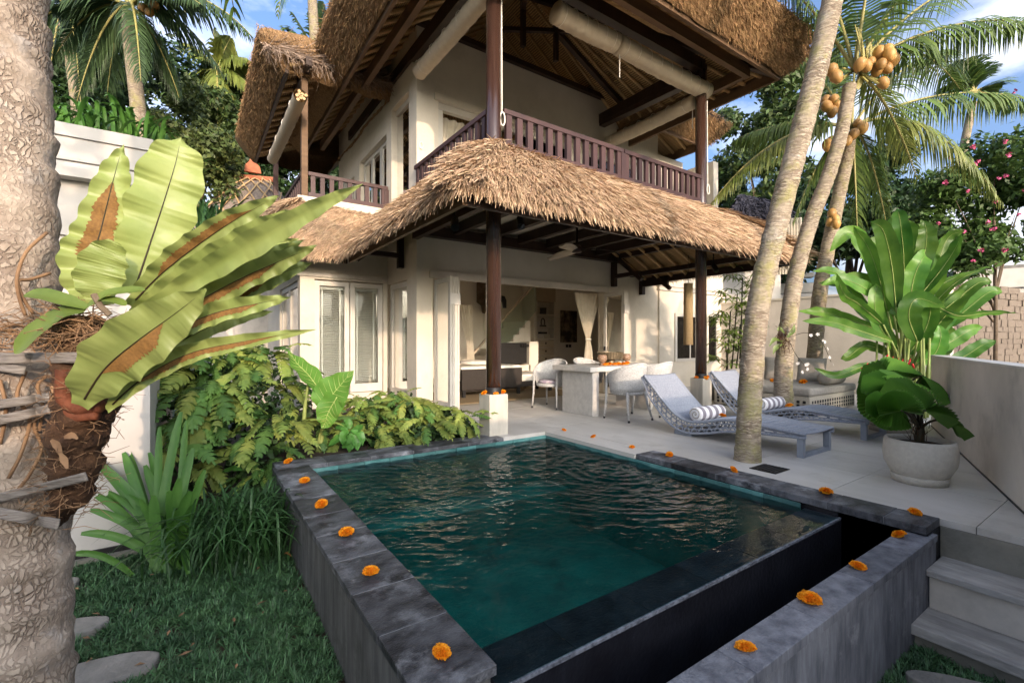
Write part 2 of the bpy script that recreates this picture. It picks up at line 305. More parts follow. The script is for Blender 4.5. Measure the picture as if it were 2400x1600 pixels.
def water_mat():
    m = bpy.data.materials.new('pool_water'); m.use_nodes = True
    nt = m.node_tree; N = nt.nodes; L = nt.links
    N.remove(N['Principled BSDF'])
    fr = N.new('ShaderNodeFresnel'); fr.inputs['IOR'].default_value = 1.333
    tr = N.new('ShaderNodeBsdfTransparent'); tr.inputs['Color'].default_value = (0.74, 0.95, 0.92, 1)
    gl = N.new('ShaderNodeBsdfGlossy'); gl.inputs['Roughness'].default_value = 0.03
    tc = N.new('ShaderNodeTexCoord'); mp = N.new('ShaderNodeMapping')
    mp.inputs['Rotation'].default_value = (0, 0, rad(30)); mp.inputs['Scale'].default_value = (1.0, 2.6, 1)
    nz = N.new('ShaderNodeTexNoise'); nz.inputs['Scale'].default_value = 9; nz.inputs['Detail'].default_value = 3; nz.inputs['Distortion'].default_value = 0.6
    bp = N.new('ShaderNodeBump'); bp.inputs['Strength'].default_value = 0.25; bp.inputs['Distance'].default_value = 0.01
    L.new(tc.outputs['Object'], mp.inputs['Vector']); L.new(mp.outputs['Vector'], nz.inputs['Vector'])
    L.new(nz.outputs['Fac'], bp.inputs['Height'])
    L.new(bp.outputs['Normal'], fr.inputs['Normal']); L.new(bp.outputs['Normal'], gl.inputs['Normal'])
    ms = N.new('ShaderNodeMixShader')
    L.new(fr.outputs[0], ms.inputs[0]); L.new(tr.outputs[0], ms.inputs[1]); L.new(gl.outputs[0], ms.inputs[2])
    L.new(ms.outputs[0], N['Material Output'].inputs['Surface'])
    return m
M['water'] = water_mat()

def stripe_mat(name, ca, cb, freq, axis='X', rough=0.9, bump=0.0, wave_dist=0.0):
    m = bpy.data.materials.new(name); m.use_nodes = True
    nt = m.node_tree; N = nt.nodes; L = nt.links; b = N['Principled BSDF']; b.inputs['Roughness'].default_value = rough
    tc = N.new('ShaderNodeTexCoord'); wv = N.new('ShaderNodeTexWave'); wv.bands_direction = axis
    wv.inputs['Scale'].default_value = freq; wv.inputs['Distortion'].default_value = wave_dist; wv.inputs['Detail Scale'].default_value = 2
    cr = N.new('ShaderNodeValToRGB'); cr.color_ramp.interpolation = 'LINEAR'
    cr.color_ramp.elements[0].position = 0.44; cr.color_ramp.elements[0].color = (*ca, 1)
    cr.color_ramp.elements[1].position = 0.56; cr.color_ramp.elements[1].color = (*cb, 1)
    L.new(tc.outputs['Object'], wv.inputs['Vector']); L.new(wv.outputs['Fac'], cr.inputs['Fac']); L.new(cr.outputs['Color'], b.inputs['Base Color'])
    if bump:
        bp = N.new('ShaderNodeBump'); bp.inputs['Strength'].default_value = bump; bp.inputs['Distance'].default_value = 0.02
        L.new(wv.outputs['Fac'], bp.inputs['Height']); L.new(bp.outputs['Normal'], b.inputs['Normal'])
    return m
M['towel'] = stripe_mat('striped_towel', (0.80, 0.79, 0.80), (0.25, 0.23, 0.26), 2.4, 'Z')
M['weave_x'] = stripe_mat('woven_reed_ceiling', (0.46, 0.30, 0.135), (0.15, 0.092, 0.04), 8.5, 'X', 0.85, 0.6, 1.2)
M['weave_y'] = stripe_mat('woven_reed_soffit', (0.46, 0.30, 0.135), (0.15, 0.092, 0.04), 8.5, 'Y', 0.85, 0.6, 1.2)

# ------------------------------------------------------------------ object helpers
def tag(o, label=None, cat=None, group=None, kind=None):
    if label: o['label'] = label
    if cat: o['category'] = cat
    if group: o['group'] = group
    if kind: o['kind'] = kind
    return o
def thing(name, label, cat, loc=(0, 0, 0), rotz=0.0, group=None):
    o = bpy.data.objects.new(name, None); COL.objects.link(o)
    o.location = loc; o.rotation_euler = (0, 0, rotz); o.empty_display_size = 0.1
    return tag(o, label, cat, group)
def wl(o):
    v = Vector((0, 0, 0))
    while o is not None: v += Vector(o.location); o = o.parent
    return v
def link(name, me, parent=None, local=False, loc=None):
    o = bpy.data.objects.new(name, me); COL.objects.link(o)
    if parent is not None:
        o.parent = parent
        if not local: o.location = -wl(parent)
    if loc is not None: o.location = loc
    return o
def copy_tree(o, parent=None):
    c = o.copy(); COL.objects.link(c)
    if parent is not None: c.parent = parent; c.matrix_parent_inverse = o.matrix_parent_inverse.copy()
    for ch in o.children: copy_tree(ch, c)
    return c

class MB:
    def __init__(s): s.v = []; s.f = []; s.n = 0
    def add(s, V, Fc):
        V = np.asarray(V, dtype=np.float32).reshape(-1, 3)
        s.v.append(V)
        if isinstance(Fc, np.ndarray): s.f.append(Fc.astype(np.int64) + s.n)
        else:
            by = {}
            for f in Fc: by.setdefault(len(f), []).append(f)
            for k, l in by.items(): s.f.append(np.array(l, dtype=np.int64) + s.n)
        s.n += len(V); return s
    def box(s, a, b, rotz=0.0, pivot=None):
        x0, y0, z0 = a; x1, y1, z1 = b
        V = np.array([(x0,y0,z0),(x1,y0,z0),(x1,y1,z0),(x0,y1,z0),(x0,y0,z1),(x1,y0,z1),(x1,y1,z1),(x0,y1,z1)], float)
        if rotz:
            p = np.array(pivot if pivot is not None else ((x0+x1)/2, (y0+y1)/2, 0)); c_, s_ = math.cos(rotz), math.sin(rotz)
            W = V - p; V = np.c_[W[:,0]*c_ - W[:,1]*s_, W[:,0]*s_ + W[:,1]*c_, W[:,2]] + p
        return s.add(V, np.array([(0,3,2,1),(4,5,6,7),(0,1,5,4),(1,2,6,5),(2,3,7,6),(3,0,4,7)]))
    def beam(s, p, q, w, h, up=(0, 0, 1)):
        p = Vector(p); q = Vector(q); d = (q - p).normalized(); up = Vector(up)
        if abs(d.dot(up)) > 0.98: up = Vector((0, 1, 0))
        r = d.cross(up).normalized() * (w / 2); u = r.cross(d).normalized() * (h / 2)
        V = [p - r - u, p + r - u, p + r + u, p - r + u, q - r - u, q + r - u, q + r + u, q - r + u]
        return s.add([tuple(x) for x in V], np.array([(0,3,2,1),(4,5,6,7),(0,1,5,4),(1,2,6,5),(2,3,7,6),(3,0,4,7)]))
    def tube(s, pts, radii, n=8, cap=True):
        pts = [Vector(p) for p in pts]
        if not hasattr(radii, '__len__'): radii = [radii] * len(pts)
        V = []; prev = None
        for i, p in enumerate(pts):
            d = (pts[min(i+1, len(pts)-1)] - pts[max(i-1, 0)]).normalized()
            a = prev if prev is not None else (Vector((0, 0, 1)) if abs(d.z) < 0.9 else Vector((1, 0, 0)))
            r = (a - d * a.dot(d)).normalized(); prev = r; b = d.cross(r)
            for k in range(n):
                t = 2 * math.pi * k / n; V.append(tuple(p + (r * math.cos(t) + b * math.sin(t)) * radii[i]))
        Fc = [(i*n+k, i*n+(k+1) % n, (i+1)*n+(k+1) % n, (i+1)*n+k) for i in range(len(pts)-1) for k in range(n)]
        if cap: Fc += [tuple(range(n-1, -1, -1)), tuple((len(pts)-1)*n+k for k in range(n))]
        return s.add(V, Fc)
    def lathe(s, prof, c=(0, 0, 0), n=24):
        V = []; 
        for (r, z) in prof:
            for k in range(n):
                t = 2*math.pi*k/n; V.append((c[0]+r*math.cos(t), c[1]+r*math.sin(t), c[2]+z))
        Fc = [(i*n+k, i*n+(k+1) % n, (i+1)*n+(k+1) % n, (i+1)*n+k) for i in range(len(prof)-1) for k in range(n)]
        return s.add(V, Fc)
    def prism(s, poly, z0, z1):
        n = len(poly)
        V = [(x, y, z0) for x, y in poly] + [(x, y, z1) for x, y in poly]
        return s.add(V, [tuple(range(n-1, -1, -1)), tuple(range(n, 2*n))] + [(i, (i+1) % n, n+(i+1) % n, n+i) for i in range(n)])
    def grid(s, G):
        G = np.asarray(G, float); a, b = G.shape[:2]
        i, j = np.meshgrid(np.arange(a-1), np.arange(b-1), indexing='ij')
        q = (i*b+j).ravel()
        return s.add(G.reshape(-1, 3), np.c_[q, q+b, q+b+1, q+1])
    def mesh(s, name, m, smooth=False):
        me = bpy.data.meshes.new(name)
        V = np.concatenate(s.v) if s.v else np.zeros((0, 3), np.float32)
        me.vertices.add(len(V)); me.vertices.foreach_set('co', V.astype(np.float32).ravel())
        idx = np.concatenate([f.ravel() for f in s.f]); tot = np.concatenate([np.full(len(f), f.shape[1]) for f in s.f])
        me.loops.add(len(idx)); me.loops.foreach_set('vertex_index', idx.astype(np.int32))
        me.polygons.add(len(tot)); st = np.concatenate([[0], np.cumsum(tot)[:-1]])
        me.polygons.foreach_set('loop_start', st.astype(np.int32))
        try: me.polygons.foreach_set('loop_total', tot.astype(np.int32))
        except Exception: pass
        me.polygons.foreach_set('use_smooth', np.full(len(tot), bool(smooth)))
        me.update(calc_edges=True); me.validate()
        me.materials.append(m)
        return me
    def build(s, name, m, parent=None, smooth=False, local=False, bevel=0.0, kind=None, label=None, loc=None):
        o = link(name, s.mesh(name, m, smooth), parent, local, loc)
        if bevel:
            bv = o.modifiers.new('bevel', 'BEVEL'); bv.width = bevel; bv.segments = 2; bv.limit_method = 'ANGLE'
        if kind: o['kind'] = kind
        if label: o['label'] = label
        return o

def bez(P, n):
    P = [Vector(p) for p in P]
    out = []
    for i in range(n):
        t = i / (n - 1); Q = P
        while len(Q) > 1: Q = [Q[k].lerp(Q[k+1], t) for k in range(len(Q)-1)]
        out.append(Q[0])
    return out
def spline(P, n):                     # Catmull-Rom through the points
    P = [Vector(p) for p in P]; P = [P[0]*2 - P[1]] + P + [P[-1]*2 - P[-2]]
    out = []; m = len(P) - 3
    for i in range(n):
        u = i / (n - 1) * m; k = min(int(u), m - 1); t = u - k
        a, b, c, d = P[k:k+4]
        out.append(0.5 * ((2*b) + (c-a)*t + (2*a - 5*b + 4*c - d)*t*t + (3*b - a - 3*c + d)*t**3))
    return out
# ================================================================== THE SETTING
rng = np.random.default_rng(7); random.seed(7)
def lawn_z(x, y): return -0.62 + 0.035 * max(min(y, 5.2), -1.0) + 0.012 * math.sin(3 * x) * math.cos(2.2 * y)
b = MB(); n = 90; G = np.zeros((n, n, 3))
for i in range(n):
    for j in range(n):
        u = (i / (n-1) * 2 - 1); v = (j / (n-1) * 2 - 1)
        x = 260 * u * abs(u) ** 1.5; y = 260 * v * abs(v) ** 1.5
        G[i, j] = (x, y, -1.35 + max(0, math.hypot(x - 3, y - 5) - 14) * 0.02)
b.grid(G); tag(b.build('terrain', M['terrain'], smooth=True), kind='structure')
b = MB(); xs = np.linspace(-3.5, 0.64, 30); ys = np.linspace(-1.0, 5.4, 40)
b.grid([[(x, y, lawn_z(x, y)) for y in ys] for x in xs])
xs = np.linspace(0.3, 3.9, 14); ys = np.linspace(-1.0, 0.93, 12)
b.grid([[(x, y, lawn_z(x, y) - 0.03) for y in ys] for x in xs])
tag(b.build('lawn', M['soil'], smooth=True), kind='structure')

# planting bed between the pool and the house
b = MB(); xs = np.linspace(-0.3, 3.0, 20); ys = np.linspace(4.96, 9.2, 24)
b.grid([[(x, y, -0.06 + 0.02 * math.sin(4*x+3*y) - (0.4 if (x < 0.62) else 0.0)) for y in ys] for x in xs])
tag(b.build('planting_bed', M['soil'], smooth=True), kind='structure')

# ---- swimming pool
pool = thing('swimming_pool', 'raised plunge pool edged in dark stone with an overflow trough in front', 'pool', (2.3, 3.0, 0))
WZ = -0.078
def bx(a, b_): return MB().box(a, b_)
bx((0.62, 1.41, -0.9), (0.875, 4.97, -0.042)).build('outer_wall', M['pool_concrete'], pool)
bas = MB()
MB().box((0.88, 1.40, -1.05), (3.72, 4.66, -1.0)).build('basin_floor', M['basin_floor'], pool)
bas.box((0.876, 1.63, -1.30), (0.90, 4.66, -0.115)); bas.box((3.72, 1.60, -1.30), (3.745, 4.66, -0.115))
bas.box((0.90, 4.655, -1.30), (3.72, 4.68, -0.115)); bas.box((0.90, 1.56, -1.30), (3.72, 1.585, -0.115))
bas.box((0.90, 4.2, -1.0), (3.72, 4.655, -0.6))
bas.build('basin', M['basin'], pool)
bx((0.80, 4.68, -0.9), (3.1, 4.95, -0.045)).build('back_wall', M['pool_concrete'], pool)
bx((3.745, 0.93, -0.9), (3.98, 4.66, -0.045)).build('side_wall', M['black_stone'], pool)
# coping stones along the left side
y = 1.395; k = 0
lens = [0.40, 0.36, 0.37, 0.39, 0.36, 0.38, 0.40, 0.37, 0.31]
for L_ in lens:
    y1 = y + L_
    bx((0.598 + random.uniform(-.003, .003), y + 0.0035, -0.04), (0.897 + random.uniform(-.003, .003), y1 - 0.0035, random.uniform(-0.003, 0.001))).build('coping_stone', M['andesite'], pool, bevel=0.004)
    y = y1
x = 0.62
for L_ in [0.44, 0.42, 0.45, 0.66, 0.52]:
    x1 = x + L_
    if x1 > 3.07: x1 = 3.07
    bx((x + 0.002, 4.645, -0.042), (x1 - 0.002, 4.945, random.uniform(-0.003, 0.001))).build('coping_stone', M['andesite'], pool, bevel=0.004)
    x = x1
y = 3.196
for L_ in [0.42, 0.45, 0.46, 0.40, 0.33, 0.22]:
    y0 = max(y - L_, 0.915)
    bx((3.725, y0 + 0.002, -0.046), (4.0, y - 0.002, 0.006 + random.uniform(-0.002, 0.001))).build('coping_stone', M['andesite'], pool, bevel=0.004)
    y = y0
bx((0.604, 1.40, -0.039), (0.89, 4.64, -0.005)).build('grout', M['grout'], pool)
bx((0.63, 4.65, -0.039), (3.06, 4.94, -0.005)).build('grout', M['grout'], pool)
bx((3.731, 0.92, -0.045), (3.995, 3.19, 0.001)).build('grout', M['grout'], pool)
bx((0.905, 1.3775, -0.0945), (3.735, 1.391, -0.0800)).build('lime_highlight_line', M['lime_highlight_edge'], pool)  # pale lime strip that paints in the bright highlight of the weir edge
# waterline tiles
for (ax, lo, hi, fix, n) in (('x', 0.90, 3.72, 4.648, 11), ('y', 1.63, 4.64, 3.712, 11), ('y', 1.63, 4.64, 0.908, 11)):
    st = (hi - lo) / n
    for i in range(n):
        p0 = lo + i*st + 0.0015; p1 = lo + (i+1)*st - 0.0015
        if ax == 'x': t_ = bx((p0, fix, -0.125), (p1, fix + 0.012, -0.043))
        else: t_ = bx((fix - 0.006, p0, -0.125), (fix + 0.006, p1, -0.047))
        t_.build('waterline_tile', M['teal_tile'], pool)
# infinity edge: weir slabs and its outer face, the overflow wall
x = 0.90
for L_ in [0.37, 0.46, 0.46, 0.47, 0.46, 0.62]:
    x1 = min(x + L_, 3.74)
    bx((x + 0.0015, 1.392, -0.16), (x1 - 0.0015, 1.615, -0.083)).build('weir_slab', M['wet_stone'], pool, bevel=0.003)
    x = x1
bx((0.80, 1.38, -1.0), (3.745, 1.58, -0.095)).build('weir_wall', M['black_stone'], pool)
bx((0.60, 0.905, -1.0), (3.86, 1.04, -0.10)).build('overflow_wall', M['overflow_stone'], pool)
x = 0.58
for L_ in [0.55, 0.56, 0.55, 0.56, 0.55, 0.49]:
    x1 = min(x + L_, 3.855)
    bx((x + 0.0015, 0.890, -0.098), (x1 - 0.0015, 1.048, -0.054)).build('overflow_cap_stone', M['overflow_stone'], pool, bevel=0.004)
    x = x1
bx((0.62, 1.04, -0.75), (3.745, 1.38, -0.70)).build('trough_floor', M['black_stone'], pool)
bx((3.745, 0.915, -0.8), (4.0, 1.40, -0.048)).build('end_wall', M['black_stone'], pool)
bx((0.60, 1.04, -1.0), (0.64, 1.395, -0.10)).build('trough_end', M['pool_concrete'], pool)
# water surface, real ripples
def ripple(X, Y):
    z = np.zeros_like(X); r2 = np.random.default_rng(3)
    src = (3.35, 3.15)                                     # the inlet that stirs the water
    R_ = np.hypot(X - src[0], Y - src[1]) + 0.05
    for i in range(60):
        th = r2.normal(rad(64), 0.50); L_ = 0.045 * (7.5 ** (r2.uniform(0, 1) ** 1.3)); k_ = 2*math.pi/L_
        z += 0.0034 * L_ * np.sin(k_*(X*math.cos(th) + Y*math.sin(th)) + r2.uniform(0, 6.28) + 1.1*np.sin(2.3*X+2.9*Y+i) + .6*np.sin(5.1*X-4.3*Y+2*i))
    for i in range(8):
        L_ = r2.uniform(0.06, 0.16); z += 0.010 * L_ * np.sin(2*math.pi/L_*R_ + i) * np.exp(-R_*0.65)
    amp = np.clip(0.22 + 0.9*(Y-1.75)/1.6, 0.16, 1.0)
    edge = np.clip((Y - 1.38) / 0.25, 0, 1)
    return z * amp * edge
nx, ny = 480, 540
X, Y = np.meshgrid(np.linspace(0.902, 3.714, nx), np.linspace(1.385, 4.652, ny), indexing='ij')
b = MB(); b.grid(np.stack([X, Y, WZ + ripple(X, Y)], -1))
tag(b.build('pool_water', M['water'], smooth=True), kind='structure')

# ---- terrace of pale limestone slabs
terr = bpy.data.objects.new('terrace', None); COL.objects.link(terr); tag(terr, kind='structure')
bx((4.0, -1.0, -0.9), (12.2, 7.34, -0.045)).build('terrace_base', M['riser'], terr)
bx((2.9, 4.67, -0.9), (4.0, 7.34, -0.047)).build('terrace_base', M['riser'], terr)
def slabs(x0, x1, y0, y1, sx, sy):
    nx_ = max(1, round((x1-x0)/sx)); ny_ = max(1, round((y1-y0)/sy))
    for i in range(nx_):
        for j in range(ny_):
            a0 = x0 + (x1-x0)*i/nx_; a1 = x0 + (x1-x0)*(i+1)/nx_; c0 = y0 + (y1-y0)*j/ny_; c1 = y0 + (y1-y0)*(j+1)/ny_
            bx((a0+.0022, c0+.0022, -0.044), (a1-.0022, c1-.0022, random.uniform(-0.0012, 0.0006))).build('paving_slab', M['limestone'], terr)
slabs(4.002, 12.0, -0.9, 7.34, 0.8, 0.8)
slabs(3.71, 4.0, 3.2, 4.66, 0.3, 0.73)
slabs(3.072, 4.0, 4.662, 7.34, 0.62, 0.66)

# ---- garden steps down from the terrace
st = thing('garden_steps', 'worn pale stone steps going down beside the overflow trough', 'steps', (3.7, 0.3, -0.5))
bx((3.985, -1.0, -0.9), (3.999, 0.912, -0.046)).build('riser', M['riser'], st)
y = 0.905
for L_ in (0.52, 0.6, 0.7):
    bx((3.66, y - L_ + .002, -0.268), (3.985, y - .001, -0.228)).build('tread', M['step_stone'], st, bevel=0.006); y -= L_
y = 0.90
for L_ in (0.5, 0.62, 0.7):
    bx((3.70, y - L_ + .003, -0.47), (3.74, y - .002, -0.269)).build('riser', M['plaster_grey'], st, bevel=0.003); y -= L_
y = 0.91
for L_ in (0.62, 0.6, 0.6):
    bx((3.40, y - L_ + .002, -0.53), (3.74, y - .001, -0.470)).build('tread', M['step_stone'], st, bevel=0.008); y -= L_
bx((3.74, -1.0, -0.9), (3.985, 0.905, -0.269)).build('step_base', M['riser'], st)
bx((3.44, -1.0, -0.9), (3.72, 0.900, -0.531)).build('step_base', M['riser'], st)

# ---- stepping stones
STONES = [(3.22, .40, .47, .13, -1.18), (2.72, .42, .31, .14, -.9)]
def stepping(name_pts, z, label):
    t = thing('stepping_stone', label, 'stepping stone', (*np.mean(name_pts, 0), z), 0, 'stepping stones in the mondo grass')
    c = np.mean(name_pts, 0); P = spline([(*p, 0) for p in list(name_pts) + [name_pts[0]]], 40)[:-1]
    b_ = MB(); b_.prism([(p.x, p.y) for p in P], z - 0.05, z + 0.05)
    b_.build('slab', M['stone_grey'], t, bevel=0.012)
def ell(cx, cy, a, b_, ang, s=0.06, seed=0):
    r_ = random.Random(seed); out = []
    for k in range(11):
        th = 2*math.pi*k/11; rr = 1 + r_.uniform(-s, s)
        x_, y_ = a*rr*math.cos(th), b_*rr*math.sin(th)
        out.append((cx + x_*math.cos(ang) - y_*math.sin(ang), cy + x_*math.sin(ang) + y_*math.cos(ang)))
    return out
for (px_, py_, aa, bb, an, sd, lb) in ((222, 1585, .27, .125, -.22, 1, 'long pale grey stepping stone nearest the camera in the left lawn'),
        (158, 1490, .18, .10, -.25, 2, 'grey oval stepping stone in the middle beside the big palm trunk'), (118, 1398, .15, .085, -.2, 3, 'small sliver of stepping stone farthest back by the white wall')):
    q = atz(px_, py_, -.50); q.z = lawn_z(q.x, q.y); STONES.append((q.x, q.y, aa + .02, bb + .02, an)); stepping(ell(q.x, q.y, aa, bb, an, .07, seed=sd), q.z, lb)
stepping(ell(3.22, 0.40, 0.46, 0.12, -1.18, seed=4), -0.60, 'flat grey stone on the dark grass just below the garden steps')
stepping(ell(2.72, 0.42, 0.30, 0.13, -0.9, seed=5), -0.61, 'flat grey stone lying lower in the dark grass at the bottom edge')

# ---- mondo grass
def grass(name, area, count, zf, seed, avoid=None, h=(0.035, 0.085)):
    r_ = np.random.default_rng(seed); x0, x1, y0, y1 = area
    V = []; nb = 16
    c = np.c_[r_.uniform(x0, x1, count), r_.uniform(y0, y1, count)]
    if avoid is not None: c = c[~avoid(c[:, 0], c[:, 1])]
    cz = np.array([zf(x, y) for x, y in c]); m_ = len(c)
    th = r_.uniform(0, 2*np.pi, (m_, nb)); ln = r_.uniform(*h, (m_, nb)) * r_.uniform(0.7, 1.25, (m_, 1)); sp = r_.uniform(0.35, 1.15, (m_, nb))
    dx, dy = np.cos(th), np.sin(th); w = 0.0050
    def P(t, side):
        out = ln * sp * t; up = ln * (t * 1.0 - 0.55 * t * t * sp)
        ww = w * (1 - t * 0.75) * side
        return np.stack([c[:, :1] + dx*out - dy*ww, c[:, 1:] + dy*out + dx*ww, cz[:, None] + up], -1)
    A = [P(0, -1), P(0, 1), P(.5, -1), P(.5, 1), P(1, -.4), P(1, .4)]
    V = np.stack(A, 2).reshape(-1, 6, 3); q = np.arange(len(V))[:, None] * 6
    Fc = np.concatenate([q + np.array([0, 1, 3, 2]), q + np.array([2, 3, 5, 4])])
    b_ = MB(); b_.add(V, Fc); tag(b_.build(name, M['grass']), kind='stuff')
def in_stones(x, y):
    r = np.zeros_like(x, bool)
    for (cx, cy, a, bb, ang) in STONES:
        u = (x-cx)*math.cos(ang) + (y-cy)*math.sin(ang); v = -(x-cx)*math.sin(ang) + (y-cy)*math.cos(ang)
        r |= (u/a)**2 + (v/bb)**2 < 1
    return r
grass('mondo_grass', (-1.7, 0.60, 1.5, 4.55), 8500, lawn_z, 11, in_stones)
grass('mondo_grass', (1.6, 3.42, 0.1, 0.885), 2600, lambda x, y: lawn_z(x, y) - 0.03, 12, in_stones, (0.04, 0.08))

# ---- right hand garden walls
def wall_run(p, q, th, z0, z1a, z1b):
    p = Vector((*p, 0)); q = Vector((*q, 0)); d = (q - p).normalized(); nn = Vector((d.y, -d.x, 0)) * th
    V = [p, q, q + nn, p + nn]
    return MB().add([(v.x, v.y, z0) for v in V] + [(V[0].x, V[0].y, z1a), (V[1].x, V[1].y, z1b), (V[2].x, V[2].y, z1b), (V[3].x, V[3].y, z1a)],
                    [(3,2,1,0), (4,5,6,7), (0,1,5,4), (1,2,6,5), (2,3,7,6), (3,0,4,7)])
dw = Vector((8.285 - 4.572, 1.993 - 0.625, 0)).normalized()
p0 = Vector((4.572, 0.625, 0)) - dw * 2.2; p1 = Vector((8.285, 1.993, 0))
t = thing('low_garden_wall', 'low smooth pale wall with a white top running along the right of the terrace', 'wall', ((p0.x+p1.x)/2, (p0.y+p1.y)/2, 0))
wall_run(p0.xy, p1.xy, 0.16, -0.9, 0.975, 0.945).build('wall_body', M['plaster_grey'], t)
w2 = wall_run(p0.xy, p1.xy, 0.17, 0.947, 0.99, 0.965)
for v in w2.v:
    v[:4, 2] = [0.976, 0.946, 0.946, 0.976]
    v[:, 0] += 0.004*dw.y*-1; v[:, 1] += 0.004*dw.x
w2.build('cap', M['white_clean'], t)
wall_run(p0.xy, p1.xy, -0.004, 0.0, 0.016, 0.016).build('base_joint', M['black'], t)

t = thing('boundary_wall', 'tall cream rendered garden wall behind the cushioned day bed', 'wall', (12.1, 5, 0))
bx((12.0, 2.6, -0.5), (12.2, 7.35, 2.17)).build('wall_body', M['plaster_grey'], t)
bx((11.97, 2.58, 2.171), (12.23, 7.35, 2.215)).build('cap', M['plaster'], t)

# rubble wall and neighbour's building beyond the low wall
t = thing('rubble_wall', 'rough brown stone wall beyond the low wall at the right edge', 'wall', (16, 3, 0))
b = MB(); r_ = np.random.default_rng(5)
d_ = Vector((math.cos(rad(-12)), math.sin(rad(-12)), 0)); o_ = Vector((12.6, 4.1, 0)); nrm = Vector((d_.y, -d_.x, 0))
bx_core = MB(); bx_core.beam(o_ + Vector((0, 0, 0.85)), o_ + d_*9 + Vector((0, 0, 0.85)), 0.3, 3.3); bx_core.build('core', M['stone_wall'], t)
cnt = 0; zz = 0.3
me_st = []
for s_ in range(5):
    mb_ = MB(); rr = np.random.default_rng(s_); base = np.array([(-1,-1,-1),(1,-1,-1),(1,1,-1),(-1,1,-1),(-1,-1,1),(1,-1,1),(1,1,1),(-1,1,1)], float) * (0.5, 0.5, 0.5)
    mb_.add(base * rr.uniform(0.82, 1.05, (8, 3)), np.array([(0,3,2,1),(4,5,6,7),(0,1,5,4),(1,2,6,5),(2,3,7,6),(3,0,4,7)])); me_st.append(mb_.mesh('stone', M['stone_wall']))
while zz < 2.5 and cnt < 290:
    h_ = random.uniform(0.13, 0.19); u = random.uniform(0, .2)
    while u < 6.5 and cnt < 290:
        w_ = random.uniform(0.22, 0.42)
        p = o_ + d_*(u + w_/2) + nrm*0.15 + Vector((0, 0, zz + h_/2))
        o = link('stone', random.choice(me_st), t, True)
        o.location = p - wl(t); o.scale = (w_*1.0, 0.07 + random.uniform(0, .05), h_*1.02); o.rotation_euler = (random.uniform(-.03, .03), random.uniform(-.05, .05), rad(-12))
        u += w_; cnt += 1
    zz += h_
t = thing('neighbour_building', 'pale neighbouring building with a grey roof edge seen over the rubble wall', 'building', (18, 4.5, 0))
pa = atd(2240, 690, 17.5); pb = atd(2480, 690, 16.0)
b = MB(); zt = atd(2300, 632, 17).z; zb = 0.0
V = [(pa.x, pa.y), (pb.x, pb.y)]
dd = (pb - pa); dd.z = 0; nn = Vector((-dd.y, dd.x, 0)).normalized() * 3
wall_run(pa.xy, pb.xy, -3, zb, zt, zt).build('wall', M['white'], t)
wall_run((pa - dd*0.02).xy, (pb + dd*.02).xy, -3.2, zt + .002, zt + 0.12, zt + 0.12).build('roof_edge', M['stone_grey'], t)
zs = atd(2300, 678, 17).z
V2 = wall_run((pa + nn*-.01).xy, (pb + nn*-.01).xy, 0.03, zs, zs + 0.03, zs + 0.03); V2.build('groove', M['black'], t)

# wall that shades the pool from behind the camera
t = thing('garden_wall', 'long plain garden wall on the far side of the lawn, shading pool and terrace', 'wall', (0, -4.1, 0))
bx((-14, -4.25, -0.9), (16, -4.05, 2.24)).build('wall_body', M['plaster_grey'], t)
bx((-14, -4.28, 2.241), (16, -4.02, 2.30)).build('cap', M['plaster'], t)

# drain grate
t = thing('drain_grate', 'small black slotted drain grate set in the pale terrace', 'drain', (4.29, 2.12, 0))
bx((4.16, 2.03, 0.002), (4.42, 2.26, 0.006)).build('frame', M['black'], t)
for k in range(7):
    bx((4.175, 2.045 + k*0.03, 0.0065), (4.405, 2.062 + k*0.03, 0.011)).build('bar', M['steel'], t)

# dead leaf litter and bare bits among the grass
lm = MB(); r_ = random.Random(9)
for k in range(70):
    x, y = r_.uniform(-1.3, .55), r_.uniform(1.9, 4.3); z = lawn_z(x, y) + r_.uniform(.04, .075); a_ = r_.uniform(0, 6.28); L_ = r_.uniform(.012, .032); dx, dy = math.cos(a_)*L_, math.sin(a_)*L_
    lm.add([(x-dx, y-dy, z), (x-dy*.35, y+dx*.35, z+.006), (x+dx, y+dy, z+r_.uniform(-.004, .01)), (x+dy*.35, y-dx*.35, z+.003)], [(0, 1, 2, 3)])
tag(lm.build('leaf_litter', M['fibre']), kind='stuff')
# ================================================================== THE VILLA
villa = thing('villa', 'two storey white villa with thatched roofs, balcony and open living room', 'house', (5.3, 7.35, 0))
FY = 7.35; CXW = 3.10                      # facade plane, left corner of the main block
BY = 8.77; BX = 1.54                       # bay window wall
def vb(name, a, c, m='plaster', **k): return MB().box(a, c).build(name, M[m], villa, **k)
# lower walls
T = 0.22
vb('wall', (CXW, FY, -0.1), (3.40, FY + T, 3.6))
vb('wall', (7.56, FY, -0.1), (9.36, FY + T, 3.6))
vb('wall', (3.40, FY, 2.262), (7.56, FY + T, 3.6))
vb('lintel', (3.33, FY - 0.045, 2.235), (7.63, FY - 0.001, 2.36), 'plaster_grey')
vb('wall', (9.36, FY - 0.05, -0.1), (12.2, FY + T, 2.40))                       # shallow projecting strip under the cornice
vb('wall', (9.36, FY + 0.02, 2.41), (12.2, FY + T, 3.6))
for k, (z, o_) in enumerate(((2.402, .10), (2.452, .075), (2.497, .12))):
    vb('cornice', (9.36 - o_ + .05, FY - o_, z), (12.2, FY + 0.015, z + 0.042), 'plaster_grey')
